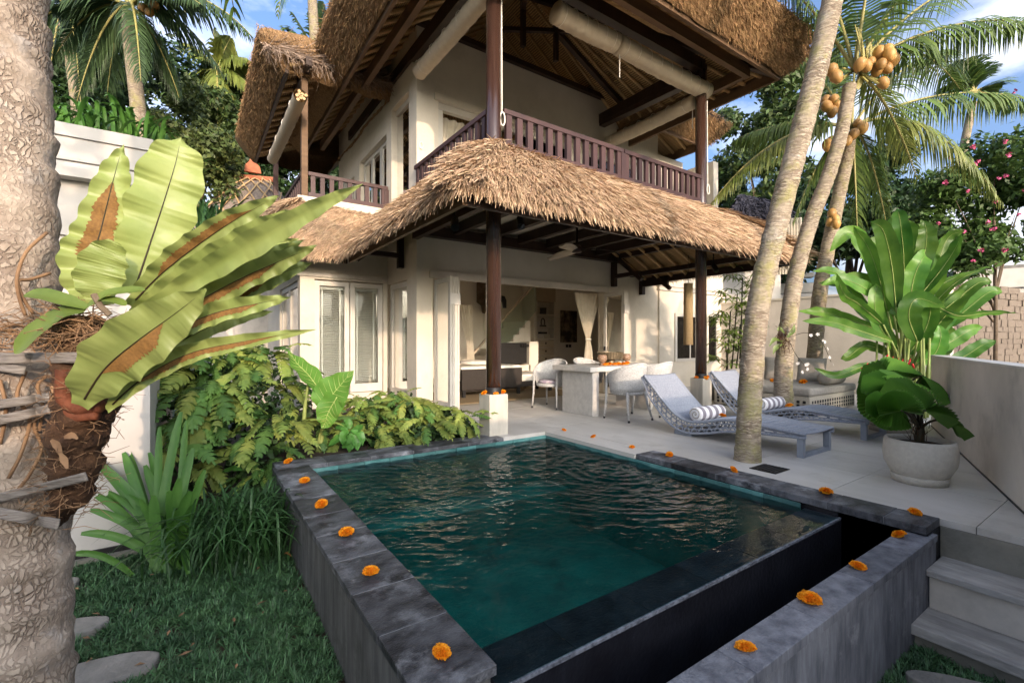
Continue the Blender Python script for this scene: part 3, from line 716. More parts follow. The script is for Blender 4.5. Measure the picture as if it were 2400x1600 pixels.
# side return and bay
vb('wall', (CXW, FY + T + .002, 2.24), (CXW + T, BY, 3.6))
vb('wall', (CXW, FY + T + .002, -0.1), (CXW + T, FY + 0.42, 2.238))
vb('wall', (CXW + 0.002, FY + 0.42, -0.1), (CXW + T, BY, 0.10))
vb('wall', (BX, BY, 2.262), (CXW - .002, BY + T, 3.6))
vb('wall', (BX, BY, -0.1), (CXW - .002, BY + T, 0.20))
vb('wall', (BX, BY, 0.202), (1.78, BY + T, 2.26))
vb('wall', (3.02, BY, 0.202), (CXW - .002, BY + T, 2.26))
vb('wall', (BX, BY + T + .002, 2.25), (BX + T, 13.0, 3.6))
vb('wall', (BX, BY + T + .002, -0.4), (BX + T, 13.0, 0.22), 'plaster_grey')
vb('wall', (BX, BY + 2.3, 0.222), (BX + T, 13.0, 2.249))
vb('cornice', (BX - .05, BY - .04, 2.30), (CXW - .004, BY - .001, 2.37), 'plaster_grey')
# interior shell
vb('inner_floor', (CXW + T, FY + T + .001, -0.1), (10.8, 11.3, -0.002), 'interior_floor')
vb('inner_wall', (BX + T + .01, 11.3, -0.1), (11.0, 11.45, 3.6), 'inner')
vb('inner_wall', (10.8, FY + T + .01, -0.1), (11.0, 11.29, 3.6), 'inner')
vb('inner_ceiling', (CXW + T + .01, FY + T + .01, 2.86), (10.79, 11.29, 2.95), 'inner')
vb('inner_ceiling', (BX + T + .01, BY + T + .01, 2.62), (CXW + T, 11.29, 2.70), 'inner')
vb('inner_floor', (3.40, FY + .001, -0.1), (7.56, FY + T, -0.002), 'interior_floor')
vb('bay_floor', (BX + T, BY + .3, -0.1), (CXW, 11.3, -0.004), 'interior_floor')
# porch ceiling and its beams
vb('porch_ceiling', (3.12, 4.95, 3.17), (8.7, FY - .002, 3.2), 'plaster')
vb('balcony_slab', (3.02, 4.84, 3.21), (9.3, FY - .003, 3.42), 'plaster')
vb('beam', (2.95, 4.83, 2.86), (8.7, 5.01, 3.10), 'dark_wood'); vb('beam', (3.03, FY - .17, 2.92), (8.7, FY - .003, 3.09), 'dark_wood')
for k in range(9):
    xk = 3.02 + k * 0.68
    vb('joist', (xk, 5.013, 2.99), (xk + .10, FY - .173, 3.16), 'dark_wood')
vb('beam', (3.02, 5.013, 2.86), (3.118, FY - .003, 2.985), 'dark_wood')
vb('balcony_edge', (3.0, 4.80, 3.33), (7.60, 4.838, 3.56), 'rail_wood')
vb('balcony_edge', (2.96, 4.80, 3.33), (2.998, FY - .005, 3.56), 'rail_wood')

# ---- windows and doors of the ground floor
def leaf(name, o, ux, w, h, z0, frame=0.075, th=0.04, parent=villa, glass=True, m='white', handle=False, midrail=False):
    """a glazed door leaf: o is the lower corner, ux the direction along the leaf"""
    ux = Vector(ux).normalized(); n_ = Vector((-ux.y, ux.x, 0)); o = Vector(o)
    def bar(u0, u1, za, zb, mb, t_=th):
        c = o + ux*((u0+u1)/2); mb.beam(c + Vector((0, 0, za)), c + Vector((0, 0, zb)), u1-u0, t_, up=tuple(n_))
    fr = MB()
    zm = z0; fr_ = frame
    def brd(p, q, w_, h_): fr.beam(p, q, w_, h_)
    Z = Vector((0, 0, 1))
    fr.beam(o + ux*(fr_/2) + Z*z0, o + ux*(fr_/2) + Z*(z0+h), th, fr_, up=tuple(ux))
    fr.beam(o + ux*(w-fr_/2) + Z*z0, o + ux*(w-fr_/2) + Z*(z0+h), th, fr_, up=tuple(ux))
    fr.beam(o + ux*fr_ + Z*(z0+fr_*0.9), o + ux*(w-fr_) + Z*(z0+fr_*0.9), th*0.96, fr_*1.8)
    fr.beam(o + ux*fr_ + Z*(z0+h-fr_/2), o + ux*(w-fr_) + Z*(z0+h-fr_/2), th*0.96, fr_)
    d = fr.build(name, M[m], parent)
    if glass:
        g = MB(); g.beam(o + ux*(fr_) + Z*(z0+h/2), o + ux*(w-fr_) + Z*(z0+h/2), 0.008, h - 2*fr_); g.build('pane', M['glass'], d)
    if handle:
        hb = MB(); c = o + ux*(w-0.05) + Z*(z0 + h*0.45)
        hb.beam(c - n_*0.05, c + n_*0.05, 0.03, 0.09); hb.build('handle', M['steel'], d)
    return d
for k in range(4):
    d = leaf('folding_door', (3.43 + 0.055*k, FY - 0.62 + 0.02*k, 0), (0, 1, 0), 0.60, 2.18, 0.02)
    MB().box((3.40 + .055*k, FY - 0.645 + .02*k, 1.75), (3.455 + .055*k, FY - 0.622 + .02*k, 1.93)).build('hinge', M['white_clean'], d)
for k in range(4):
    d = leaf('folding_door', (7.50 + 0.055*k, FY - 0.62 + 0.02*k, 0), (0, 1, 0), 0.60, 2.18, 0.02, handle=(k == 0))
    MB().box((7.47 + .055*k, FY - 0.645 + .02*k, 1.75), (7.525 + .055*k, FY - 0.622 + .02*k, 1.93)).build('hinge', M['white_clean'], d)
def slat_mesh(w): return MB().box((-w/2, -0.014, -0.0012), (w/2, 0.014, 0.0012)).mesh('slat', M['white_clean'])
def venetian(parent, c, ux, w, z0, z1, step=0.034, tilt=0.55):
    me_ = slat_mesh(w); ux = Vector(ux); ang = math.atan2(ux.y, ux.x)
    z = z0
    while z < z1:
        o = link('slat', me_, parent, True); o.location = Vector((c[0], c[1], z)) - wl(parent); o.rotation_euler = (tilt, 0, ang); z += step
    for s_ in (-0.36, 0.36):
        p = Vector((c[0], c[1], 0)) + ux*(s_*w); n_ = Vector((-ux.y, ux.x, 0))*-0.018
        MB().beam(p + n_ + Vector((0, 0, z0)), p + n_ + Vector((0, 0, z1)), 0.028, 0.002, up=tuple(n_)).build('tape', M['white_clean'], parent)
    MB().beam(Vector((c[0], c[1], z1 + .02)) - ux*(w/2), Vector((c[0], c[1], z1 + .02)) + ux*(w/2), 0.05, 0.04).build('headrail', M['white_clean'], parent)
for (xa, xb) in ((1.785, 2.39), (2.41, 3.015)):
    d = leaf('casement_window', (xa, BY + 0.07, 0), (1, 0, 0), xb - xa, 2.03, 0.21, frame=0.085, th=0.05)
    venetian(d, ((xa+xb)/2, BY + 0.14, 0), (1, 0, 0), xb - xa - 0.17, 0.42, 2.10)
d = leaf('side_window', (CXW + 0.08, FY + 0.45, 0), (0, 1, 0), BY - FY - 0.47, 2.12, 0.11, frame=0.09, th=0.06)
venetian(d, (CXW + 0.15, (FY + .45 + BY)/2, 0), (0, 1, 0), BY - FY - 0.64, 0.3, 2.08)
d = leaf('bay_side_window', (BX + 0.07, BY + T + 0.15, 0), (0, 1, 0), 0.95, 2.02, 0.225, frame=0.09, th=0.06)
venetian(d, (BX + 0.14, BY + T + 0.62, 0), (0, 1, 0), 0.76, 0.42, 2.05)
d = leaf('bay_side_window', (BX + 0.07, BY + T + 1.12, 0), (0, 1, 0), 0.95, 2.02, 0.225, frame=0.09, th=0.06)
venetian(d, (BX + 0.14, BY + T + 1.6, 0), (0, 1, 0), 0.76, 0.42, 2.05)
# small windows on the right
for (xa, xb, za, zb) in ((10.02, 11.08, 0.72, 1.78), (11.36, 11.72, 0.62, 1.82)):
    fr = MB(); f = 0.06
    fr.box((xa - .08, FY - .082, za - .08), (xa, FY - .051, zb + .08)); fr.box((xb, FY - .082, za - .08), (xb + .08, FY - .051, zb + .08))
    fr.box((xa, FY - .082, zb), (xb, FY - .051, zb + .08)); fr.box((xa, FY - .082, za - .08), (xb, FY - .051, za))
    d = fr.build('window', M['white'], villa)
    MB().box((xa, FY - .072, za), (xb, FY - .066, zb)).build('pane', M['glass'], d)
    MB().box((xa, FY - .058, za), (xb, FY - .0515, zb)).build('dark_backing', M['black'], d)  # black sheet stands in for the unlit room behind the glass
    if xb - xa > .5: MB().box(((xa+xb)/2 - .02, FY - .083, za), ((xa+xb)/2 + .02, FY - .073, zb)).build('mullion', M['white'], d)

# ---- upper storey
UZ = 3.43; UT = 6.46
UXR = 9.36
def uw(a, c, m='plaster'): return vb('upper_wall', a, c, m)
uw((CXW, FY, 3.61), (3.50, FY + T, UT)); uw((3.50, FY, 5.30), (6.55, FY + T, UT)); uw((6.55, FY, 3.61), (6.9, FY + T, UT))
uw((6.9, FY, 5.30), (8.7, FY + T, UT)); uw((8.7, FY, 3.61), (UXR, FY + T, 6.25)); uw((UXR + .002, FY, 3.61), (10.35, FY + T, 5.72)); uw((10.352, 6.5, 3.0), (10.55, FY + T, 5.5))
uw((3.50, FY, 3.61), (8.7, FY + T, 3.66))
# left side of the upper storey, with two reveals
Lz = 5.52
uw((CXW, FY + T + .002, Lz), (CXW + T, 12.4, UT)); uw((CXW, FY + T + .002, 3.61), (CXW + T, FY + .34, Lz))
uw((CXW, 8.55, 3.61), (CXW + T, 8.83, Lz)); uw((CXW, 10.6, 3.61), (CXW + T, 11.0, Lz)); uw((CXW, 11.6, 3.61), (CXW + T, 12.4, Lz))
uw((CXW, 8.832, 5.18), (CXW + T, 10.598, Lz - .002)); uw((CXW, 11.002, 5.0), (CXW + T, 11.598, Lz - .002))
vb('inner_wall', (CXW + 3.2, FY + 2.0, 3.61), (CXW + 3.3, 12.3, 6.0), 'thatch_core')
d = leaf('balcony_window', (CXW + .12, FY + .36, 0), (0, 1, 0), 1.17, 1.90, 3.62, frame=0.1, th=0.07)
for k in range(3):
    leaf('balcony_door', (CXW + .12, 8.84 + .58*k, 0), (0, 1, 0), 0.58, 1.55, 3.62, frame=0.075, th=0.05)
leaf('balcony_window', (CXW + .12, 11.01, 0), (0, 1, 0), 0.58, 1.36, 3.62, frame=0.07, th=0.05)
# front glazed doors of the upper storey
fr = MB()
for (xa, xb) in ((3.50, 3.60), (4.72, 4.82), (6.45, 6.55), (6.9, 7.0), (7.75, 7.85), (8.6, 8.7)): fr.box((xa, FY + .03, 3.665), (xb, FY + .12, 5.18))
for (xa, xb) in ((3.50, 6.55), (6.9, 8.7)): fr.box((xa, FY + .025, 5.181), (xb, FY + .125, 5.297))
d = fr.build('front_frame', M['white'], villa)
for (xa, xb) in ((4.83, 6.44), (7.01, 7.74), (7.86, 8.59)): MB().box((xa, FY + .07, 3.67), (xb, FY + .077, 5.18)).build('pane', M['glass'], d)
MB().box((3.62, FY + 1.6, 3.65), (9.2, FY + 1.7, 6.2)).build('dark_room_wall', M['weave_x'], villa)
vb('upper_floor', (CXW + T, FY + T, 3.43), (9.3, 12.3, 3.60), 'interior_floor')
vb('moulding', (3.42, FY - .03, 5.31), (8.78, FY - .001, 5.42), 'plaster')

# left balcony over the bay
vb('parapet', (BX - .06, BY - .14, 3.34), (CXW - .003, BY + .10, 3.66), 'plaster')
vb('balcony_slab', (BX - .05, BY + .102, 3.30), (CXW - .003, 12.4, 3.44), 'plaster')
def railing(a, c, n, zb, zt, posts=(), bal=0.055, w_top=0.075):
    a = Vector((*a, 0)); c = Vector((*c, 0)); Z = Vector((0, 0, 1))
    r_ = MB(); r_.beam(a + Z*(zt - .03), c + Z*(zt - .03), w_top, 0.06); rl = r_.build('railing', M['rail_wood'], villa)
    MB().beam(a + Z*(zb + .045), c + Z*(zb + .045), 0.06, 0.09).build('bottom_rail', M['rail_wood'], rl)
    d_ = (c - a).normalized()
    me_ = MB().beam((0, 0, zb + .09), (0, 0, zt - .06), bal*0.6, bal, up=tuple(d_)).mesh('baluster', M['rail_wood'])
    for k in range(n):
        p = a.lerp(c, (k + .5) / n); o = link('baluster', me_, rl, True); o.location = p - wl(rl)
    for t_ in posts:
        p = a.lerp(c, t_); MB().beam(p + Z*(zb - .12), p + Z*(zt - .061), 0.07, 0.10, up=tuple(d_)).build('newel', M['rail_wood'], rl)
    return rl
railing((3.22, 4.90), (5.40, 4.90), 13, 3.575, 4.075, (1.0,), 0.085)
railing((5.42, 4.90), (7.40, 4.90), 13, 3.575, 4.075, (), 0.075)
railing((3.08, 5.02), (3.08, 7.33), 13, 3.575, 4.075, (), 0.075)
railing((1.66, 8.72), (3.08, 8.72), 9, 3.665, 4.11, (0.99,), 0.075)
railing((1.585, 8.80), (1.585, 12.2), 18, 3.665, 4.11, (), 0.07)
MB().beam((1.60, 8.73, 3.66), (1.60, 8.73, 5.85), 0.10, 0.10).build('balcony_post', M['brown_wood'], villa)
MB().beam((1.585, 12.0, 3.4), (1.585, 12.0, 5.85), 0.10, 0.10).build('balcony_post', M['rail_wood'], villa)

# ---- columns on pedestals
for (cx, cy) in ((3.10, 4.925), (7.46, 4.925)):
    c_ = MB(); c_.lathe([(0.0, .5), (.095, .5), (.095, 3.2), (.095, 5.95), (0, 5.95)], (cx, cy, 0), 28)
    d = c_.build('column', M['column_wood'], villa, smooth=True)
    MB().lathe([(.098, .50), (.098, .58), (.0955, .582)], (cx, cy, 0), 28).build('shoe', M['black'], d, smooth=True)
    MB().box((cx - .135, cy - .125, -.04), (cx + .135, cy + .125, .50)).build('pedestal', M['concrete_pale'], villa, bevel=0.005)

# ---- upper thatched roof
def rloop(x0, x1, y0, y1, off, nside=44, nc=8, z=0.0):
    P = []
    cs = [(x1, y0, -90), (x1, y1, 0), (x0, y1, 90), (x0, y0, 180)]
    ed = [((x0, y0), (x1, y0)), ((x1, y0), (x1, y1)), ((x1, y1), (x0, y1)), ((x0, y1), (x0, y0))]
    nr = [(0, -1), (1, 0), (0, 1), (-1, 0)]
    for k in range(4):
        (ax, ay), (bx_, by_) = ed[k]
        for i in range(nside): t = i/(nside-1); P.append((ax + (bx_-ax)*t + nr[k][0]*off, ay + (by_-ay)*t + nr[k][1]*off, z))
        cx, cy, a0 = cs[k]
        for i in range(1, nc): a = rad(a0 + 90*i/nc); P.append((cx + off*math.cos(a), cy + off*math.sin(a), z))
    return np.array(P)
def thatch_roof(name, rect, ez, ridge, rz, mtop='thatch_cut', seed=1, thick=1.0, front=1.0):
    x0, x1, y0, y1 = rect; r_ = np.random.default_rng(seed)
    prof = [(.02, .05), (.10, .10), (.24, .26), (.38, .44), (.455, .58), (.43, .68), (.32, .74)]
    L_ = []
    for (o_, z) in prof:
        P = rloop(*rect, o_*thick + (r_.normal(0, .006)), z=ez + z*thick)
        wf = np.clip((y0 - P[:, 1])/max(o_*thick, .01), 0, 1); P[:, 1] = np.where(P[:, 1] < y0, y0 + (P[:, 1] - y0)*front, P[:, 1]); P[:, 2] -= wf*(1 - front)*z*thick
        k_ = np.arange(len(P)); P[:, 2] += 0.025*np.sin(k_*0.35 + seed) + r_.normal(0, .010, len(P)); P[:, 0:2] += r_.normal(0, .008, (len(P), 2))
        L_.append(P)
    base = L_[-1]; (ra, rb) = ridge
    ra = np.array(ra); rb = np.array(rb); d_ = rb - ra; t = np.clip(((base[:, :2] - ra) @ d_) / max(d_ @ d_, 1e-9), 0, 1)
    tgt = np.c_[ra + t[:, None]*d_, np.full(len(base), rz)]
    for s_ in (0.33, 0.66, 1.0): L_.append(base*(1-s_) + tgt*s_ + np.c_[np.zeros((len(base), 2)), np.full(len(base), 0.25*math.sin(math.pi*s_))])
    G = np.stack(L_); G = np.concatenate([G, G[:, :1]], 1)
    return MB().grid(G).build(name, M[mtop], villa, smooth=True)
UR = (2.19, 8.36, 4.0, 12.2); EZ = 5.68
roof = thatch_roof('thatched_roof', UR, EZ, ((5.27, 7.3), (5.27, 9.6)), 9.4, seed=2)
# fascia boards and inner purlins
def ring(name, off, z0, z1, w_, m, parent, rect=UR):
    x0, x1, y0, y1 = rect; o_ = off; b_ = MB()
    b_.box((x0-o_, y0-o_, z0), (x1+o_, y0-o_+w_, z1)); b_.box((x1+o_-w_, y0-o_+w_+.001, z0), (x1+o_, y1+o_, z1)); b_.box((x0-o_, y0-o_+w_+.001, z0), (x0-o_+w_, y1+o_, z1))
    return b_.build(name, M[m], parent)
ring('fascia', 0.0, EZ - .02, EZ + .17, 0.05, 'brown_wood', roof)
ring('purlin', -0.34, EZ + .08, EZ + .27, 0.09, 'brown_wood', roof)
ring('wall_plate', -0.86, EZ + .26, EZ + .46, 0.14, 'dark_wood', roof)
# reed ceiling: front, right and left slopes
apex = Vector((5.27, 7.2, 7.95))
def quad_grid(p00, p10, p11, p01, nu=2, nv=2):
    p = [Vector(q) for q in (p00, p10, p11, p01)]
    return [[p[0].lerp(p[1], i/nu).lerp(p[3].lerp(p[2], i/nu), j/nv)[:] for j in range(nv+1)] for i in range(nu+1)]
z0 = EZ + .20; I = 0.03
A_ = (UR[0]+I, UR[2]+I, z0); B_ = (UR[1]-I, UR[2]+I, z0); C_ = (UR[1]-I, 12.0, z0); D_ = (UR[0]+I, 12.0, z0); ap2 = Vector((5.27, 12.0, 7.95))
MB().add([A_, B_, apex[:]], [(0, 1, 2)]).build('reed_ceiling', M['weave_y'], roof)
MB().add([B_, C_, ap2[:], apex[:]], [(0, 1, 2, 3)]).build('reed_ceiling', M['weave_x'], roof)
MB().add([D_, A_, apex[:], ap2[:]], [(0, 1, 2, 3)]).build('reed_ceiling', M['weave_x'], roof)
dz = Vector((0, 0, -.045))
def raft(p, q, r0=0.034, r1=0.026): MB().tube([Vector(p) + dz, Vector(q) + dz], [r0, r1], 7).build('rafter', M['bamboo'], roof, smooth=True)
for k in range(21):
    t = (k + .5)/21; p = Vector(A_).lerp(Vector(B_), t); raft(p, p.lerp(apex + Vector(((t-.5)*.5, 0, 0)), .97))
for k in range(24):
    y = 4.3 + k*0.30
    top = apex + Vector((0.05, max(0, y - 7.2)*0.9 + (min(y, 7.2) - 7.2)*0.06, 0)); p = Vector((UR[1]-I, y, z0)); raft(p, p.lerp(top, .96))
for k in range(27):
    y = 4.25 + k*0.29
    top = apex + Vector((-0.05, max(0, y - 7.2)*0.95 + (min(y, 7.2) - 7.2)*0.35, 0)); p = Vector((UR[0]+I, y, z0)); raft(p, p.lerp(top, .96))
for q in (A_, B_): MB().beam(Vector(q) + dz*2.4, apex + dz*3.2, 0.10, 0.14).build('hip_beam', M['dark_wood'], roof)
nd = atY(1303, 73, 6.6); n2 = atY(1226, 20, 6.6)
for p in (nd, n2):
    MB().beam(Vector((p.x, 6.6, 6.30)), Vector((p.x, 6.6, 7.55)), 0.075, 0.075).build('king_post', M['dark_wood'], roof)
MB().beam(nd, Vector((6.9, 5.55, 6.75)), .07, .07).build('strut', M['dark_wood'], roof); MB().beam(nd, n2 + Vector((-.4, .3, -.35)), .07, .07).build('strut', M['dark_wood'], roof)
MB().beam(nd, Vector((7.6, 6.9, 6.25)), .09, .10).build('strut', M['dark_wood'], roof); MB().beam(n2, Vector((3.9, 5.2, 6.5)), .08, .08).build('strut', M['dark_wood'], roof)
MB().beam((3.0, FY - .02, UT + .05), (7.75, FY - .02, UT + .05), 0.14, 0.10).build('tie_beam', M['dark_wood'], roof)
MB().beam((7.45, 4.85, 5.93), (7.45, FY + .1, 6.02), 0.16, 0.26).build('tie_beam', M['dark_wood'], roof)
MB().beam((3.1, 4.85, 5.95), (3.1, FY + .1, 5.98), 0.14, 0.2).build('tie_beam', M['dark_wood'], roof)

# left and right wings of the roof
wing = thatch_roof('wing_roof', (1.30, 3.0, 8.66, 13.5), EZ, ((3.0, 9.6), (3.0, 13)), 6.55, seed=5, thick=0.95, front=0.5)
MB().box((1.28, 8.60, EZ - .01), (1.335, 13.4, EZ + .17)).build('fascia', M['dark_wood'], wing)
MB().add([(1.32, 8.45, EZ + .12), (1.32, 13.4, EZ + .12), (3.05, 13.4, EZ + .90), (3.05, 8.45, EZ + .90)], [(0, 1, 2, 3)]).build('reed_ceiling', M['weave_x'], wing)
for k in range(14):
    y = 8.52 + k*0.33; MB().tube([(1.34, y, EZ + .09), (3.05, y, EZ + .86)], [.036, .03], 7).build('rafter', M['bamboo'], wing, smooth=True)
MB().beam((1.60, 8.3, EZ + .14), (1.60, 13, EZ + .14), .10, .14).build('purlin', M['dark_wood'], wing)
rw = thatch_roof('wing_roof', (8.2, 10.15, 6.55, 12), EZ + .12, ((8.0, 7.8), (8.0, 12)), 7.9, seed=8, thick=0.9)
MB().box((8.3, 6.55, EZ + .10), (10.15, 6.60, EZ + .28)).build('fascia', M['brown_wood'], rw); MB().box((10.10, 6.601, EZ + .10), (10.15, 12, EZ + .28)).build('fascia', M['brown_wood'], rw)
MB().add([(10.12, 6.58, EZ + .3), (10.12, 12, EZ + .3), (8.1, 12, EZ + 1.3), (8.1, 6.58, EZ + 1.3)], [(0, 1, 2, 3)]).build('reed_ceiling', M['weave_x'], rw)
for k in range(12):
    y = 6.75 + k*.35; MB().tube([(10.1, y, EZ + .26), (8.15, y, EZ + 1.24)], [.034, .028], 7).build('rafter', M['bamboo'], rw, smooth=True)

# ---- straw generator (numpy): blades on a quad strip
def straws(mb, quads, n, rg, length=(.16, .34), w=0.0056, lift=(.010, .045), bulge=0.0, vr=(0, 1), down=0.0):
    """quads: list of (top a, top b, eave b, eave a)"""
    Q = [[np.array(p, float) for p in q] for q in quads]
    ar = np.array([np.linalg.norm(q[1]-q[0] + q[2]-q[3])/2*np.linalg.norm(q[3]-q[0] + q[2]-q[1])/2 for q in Q]); cnt = (n*ar/ar.sum()).astype(int)
    for q, c in zip(Q, cnt):
        u = rg.uniform(0, 1, c)[:, None]; v = rg.uniform(vr[0], vr[1], c)[:, None]
        top = q[0]*(1-u) + q[1]*u; bot = q[3]*(1-u) + q[2]*u; p = top*(1-v) + bot*v
        d = bot - top; d /= np.linalg.norm(d, axis=1)[:, None]
        e = q[1] - q[0] + q[2] - q[3]; e /= np.linalg.norm(e)
        nn = np.cross(np.tile(e, (c, 1)), d); nn *= np.sign(nn[:, 2:3] + 1e-9); nn /= np.linalg.norm(nn, axis=1)[:, None]
        p = p + nn*(bulge*np.sin(np.pi*v)) + rg.normal(0, .006, (c, 3))
        dd = d + e*rg.normal(0, .22, (c, 1)) + np.array([0, 0, -1])*down*rg.uniform(.4, 1.2, (c, 1)) + rg.normal(0, .08, (c, 3))
        dd /= np.linalg.norm(dd, axis=1)[:, None]
        L_ = rg.uniform(*length, (c, 1)); tip = p + dd*L_ + nn*rg.uniform(*lift, (c, 1)); root = p - dd*.03 - nn*.012
        sd = np.cross(dd, nn + rg.normal(0, .5, (c, 3))); sd /= np.linalg.norm(sd, axis=1)[:, None]; sd *= w*rg.uniform(.6, 1.3, (c, 1))
        mid = (root + tip)/2 + nn*.008
        V = np.stack([root - sd, root + sd, mid - sd*.9, mid + sd*.9, tip - sd*.35, tip + sd*.35], 1); i = np.arange(c)[:, None]*6
        mb.add(V, np.concatenate([i + np.array([0, 1, 3, 2]), i + np.array([2, 3, 5, 4])]))
# ---- skirt roof round the balcony
zt, ze = 3.56, 2.70
top = [(7.62, 7.3), (7.62, 4.80), (2.99, 4.80), (2.99, 8.70), (1.46, 8.70), (1.46, 12.5)]
eav = [(8.86, 7.3), (8.86, 3.92), (2.10, 3.92), (2.10, 8.12), (0.55, 8.12), (0.55, 12.5)]
ztop = [zt - .05, zt - .07, zt + .03, zt, zt + .06, zt]
sk = MB(); quads = []; rg = np.random.default_rng(21)
for k in range(5):
    a, c = top[k], top[k+1]; e, f = eav[k], eav[k+1]
    nu = max(4, int(math.hypot(e[0]-f[0], e[1]-f[1])/.16)); nv = 8
    G = np.zeros((nu+1, nv+4, 3))
    nrm = np.array([(e[0]+f[0]) - (a[0]+c[0]), (e[1]+f[1]) - (a[1]+c[1])]); nrm = nrm/np.linalg.norm(nrm)
    for i in range(nu+1):
        t = i/nu; P = np.array([a[0]+(c[0]-a[0])*t, a[1]+(c[1]-a[1])*t, ztop[k]+(ztop[k+1]-ztop[k])*t]); E = np.array([e[0]+(f[0]-e[0])*t, e[1]+(f[1]-e[1])*t, ze + .02*math.sin(5*t+k)])
        for j in range(nv+1): v = j/nv; G[i, j] = P*(1-v) + E*v + np.array([0, 0, .07*math.sin(math.pi*v)]) 
        G[i, nv+1] = E*0.985 + P*.015 + np.array([0, 0, -.08]); G[i, nv+2] = E*.86 + P*.14 + np.array([0, 0, -.17]); G[i, nv+3] = P*.9 + E*.1 + np.array([0, 0, -.27])
    sk.grid(G)
    quads.append(((*a, ztop[k]), (*c, ztop[k+1]), (*f, ze), (*e, ze)))
skirt = sk.build('skirt_roof', M['thatch_core'], villa, smooth=True)
sm = MB()
straws(sm, quads[:4], 85000, rg, bulge=0.075)
straws(sm, quads[:4], 20000, rg, vr=(.90, 1.0), length=(.14, .34), down=0.55, w=0.006, lift=(-.02, .04))
straws(sm, quads[:4], 6000, rg, vr=(-.01, .05), length=(.12, .3), lift=(.02, .09), w=0.006)
hips = []
for k in (1, 2, 3, 4):
    P = np.array((*top[k], ztop[k])); E = np.array((*eav[k], ze)); s_ = np.cross(E - P, (0, 0, 1.)); s_ /= np.linalg.norm(s_); s_ *= .28
    if k != 3: hips.append((P - s_*.6, P + s_*.6, E + s_, E - s_))
straws(sm, hips, 6500, rg, bulge=0.09)
sm.build('straw', M['thatch'], skirt, kind='stuff')
# its boards, rafters and battens
def sb(name, p, q, w_, h_, m='brown_wood'): return MB().beam(p, q, w_, h_).build(name, M[m], skirt)
sb('fascia', (2.20, 4.02, 2.56), (2.20, 8.05, 2.56), .05, .15); sb('fascia', (2.18, 4.05, 2.56), (8.74, 4.05, 2.56), .05, .14, 'dark_wood'); sb('fascia', (8.74, 4.08, 2.56), (8.74, 7.3, 2.56), .05, .14, 'dark_wood')
sb('fascia', (0.66, 8.24, 2.56), (2.2, 8.24, 2.56), .05, .14, 'dark_wood')
MB().add([(2.2, 4.06, 2.64), (8.74, 4.06, 2.64), (7.6, 4.98, 3.2), (3.0, 4.98, 3.2)], [(0, 1, 2, 3)]).build('reed_soffit', M['weave_y'], skirt)
MB().add([(8.72, 4.08, 2.64), (8.72, 7.32, 2.64), (7.55, 7.32, 3.2), (7.55, 4.9, 3.2)], [(0, 1, 2, 3)]).build('reed_soffit', M['weave_x'], skirt)
MB().add([(2.22, 4.1, 2.64), (2.22, 8.1, 2.64), (3.08, 8.1, 3.15), (3.08, 4.9, 3.15)], [(0, 1, 2, 3)]).build('reed_soffit', M['weave_x'], skirt)
MB().add([(.7, 8.2, 2.64), (2.4, 8.2, 2.64), (2.4, 8.76, 3.1), (.7, 8.76, 3.1)], [(0, 1, 2, 3)]).build('reed_soffit', M['weave_y'], skirt)
for k in range(9):
    y = 4.3 + k*.36; MB().tube([(8.7, y, 2.60), (7.55, y, 3.13)], .032, 7).build('rafter', M['bamboo'], skirt, smooth=True)
for k in range(19):
    x = 2.4 + k*.34; MB().tube([(x, 4.1, 2.62), (min(max(x, 3.05), 7.5), 4.95, 3.10)], .03, 6).build('rafter', M['bamboo'], skirt, smooth=True)
sb('purlin', (8.35, 4.3, 2.68), (8.35, 7.3, 2.68), .08, .10, 'dark_wood')
# wall brackets
for (x, y, dx, dy, zb) in ((7.78, FY, 0, -1, 2.55), (8.72, FY, 0, -1, 2.42), (CXW, 7.95, -1, 0, 2.62)):
    b_ = MB(); d_ = Vector((dx, dy, 0)); p = Vector((x, y, 0)) + d_*.055; Z = Vector((0, 0, 1))
    b_.beam(p + Z*(zb - .17), p + Z*(zb + .50), .10, .10); b_.beam(p + Z*(zb + .05), p + d_*.72 + Z*(zb + .05), .085, .085)
    b_.beam(p + Z*(zb + .50) + d_*.02, p + d_*.78 + Z*(zb - .10), .08, .08)
    b_.build('bracket', M['dark_wood'], villa)
# loose straw fringes on the upper eaves
fm = MB()
def fringe(mb, P, n, ln, dirv, w=.006):
    P = np.asarray(P); i = rg.integers(0, len(P)-1, n); t = rg.uniform(0, 1, (n, 1)); p = P[i]*(1-t) + P[i+1]*t + rg.normal(0, .02, (n, 3))
    d = np.array(dirv) + rg.normal(0, .35, (n, 3)); d /= np.linalg.norm(d, axis=1)[:, None]
    tip = p + d*rg.uniform(*ln, (n, 1)); sd = np.cross(d, rg.normal(0, 1, (n, 3))); sd /= np.linalg.norm(sd, axis=1)[:, None]; sd *= w
    V = np.stack([p - sd, p + sd, tip + sd*.4, tip - sd*.4], 1); mb.add(V, np.arange(n)[:, None]*4 + np.array([0, 1, 2, 3]))
for (o_, z, n_) in ((.455, .58, 2600), (.44, .66, 2600), (.24, .26, 1200)):
    P = rloop(*UR, o_, z=EZ + z); fringe(fm, np.concatenate([P, P[:1]]), n_, (.04, .14), (0, 0, -.2))
fm.build('loose_straw', M['thatch_cut'], roof, kind='stuff')
fm = MB()
P = np.array([(x, 8.66 - .20 + .02*math.sin(9*x), EZ + .27) for x in np.linspace(.95, 3.0, 30)])
fringe(fm, P, 420, (.10, .34), (.1, -.3, -.8), .007); fringe(fm, P + (0, .06, .05), 800, (.2, .45), (.75, -.3, -.25), .007); fringe(fm, P + (0, .25, .10), 800, (.2, .45), (.75, -.35, -.12), .007)
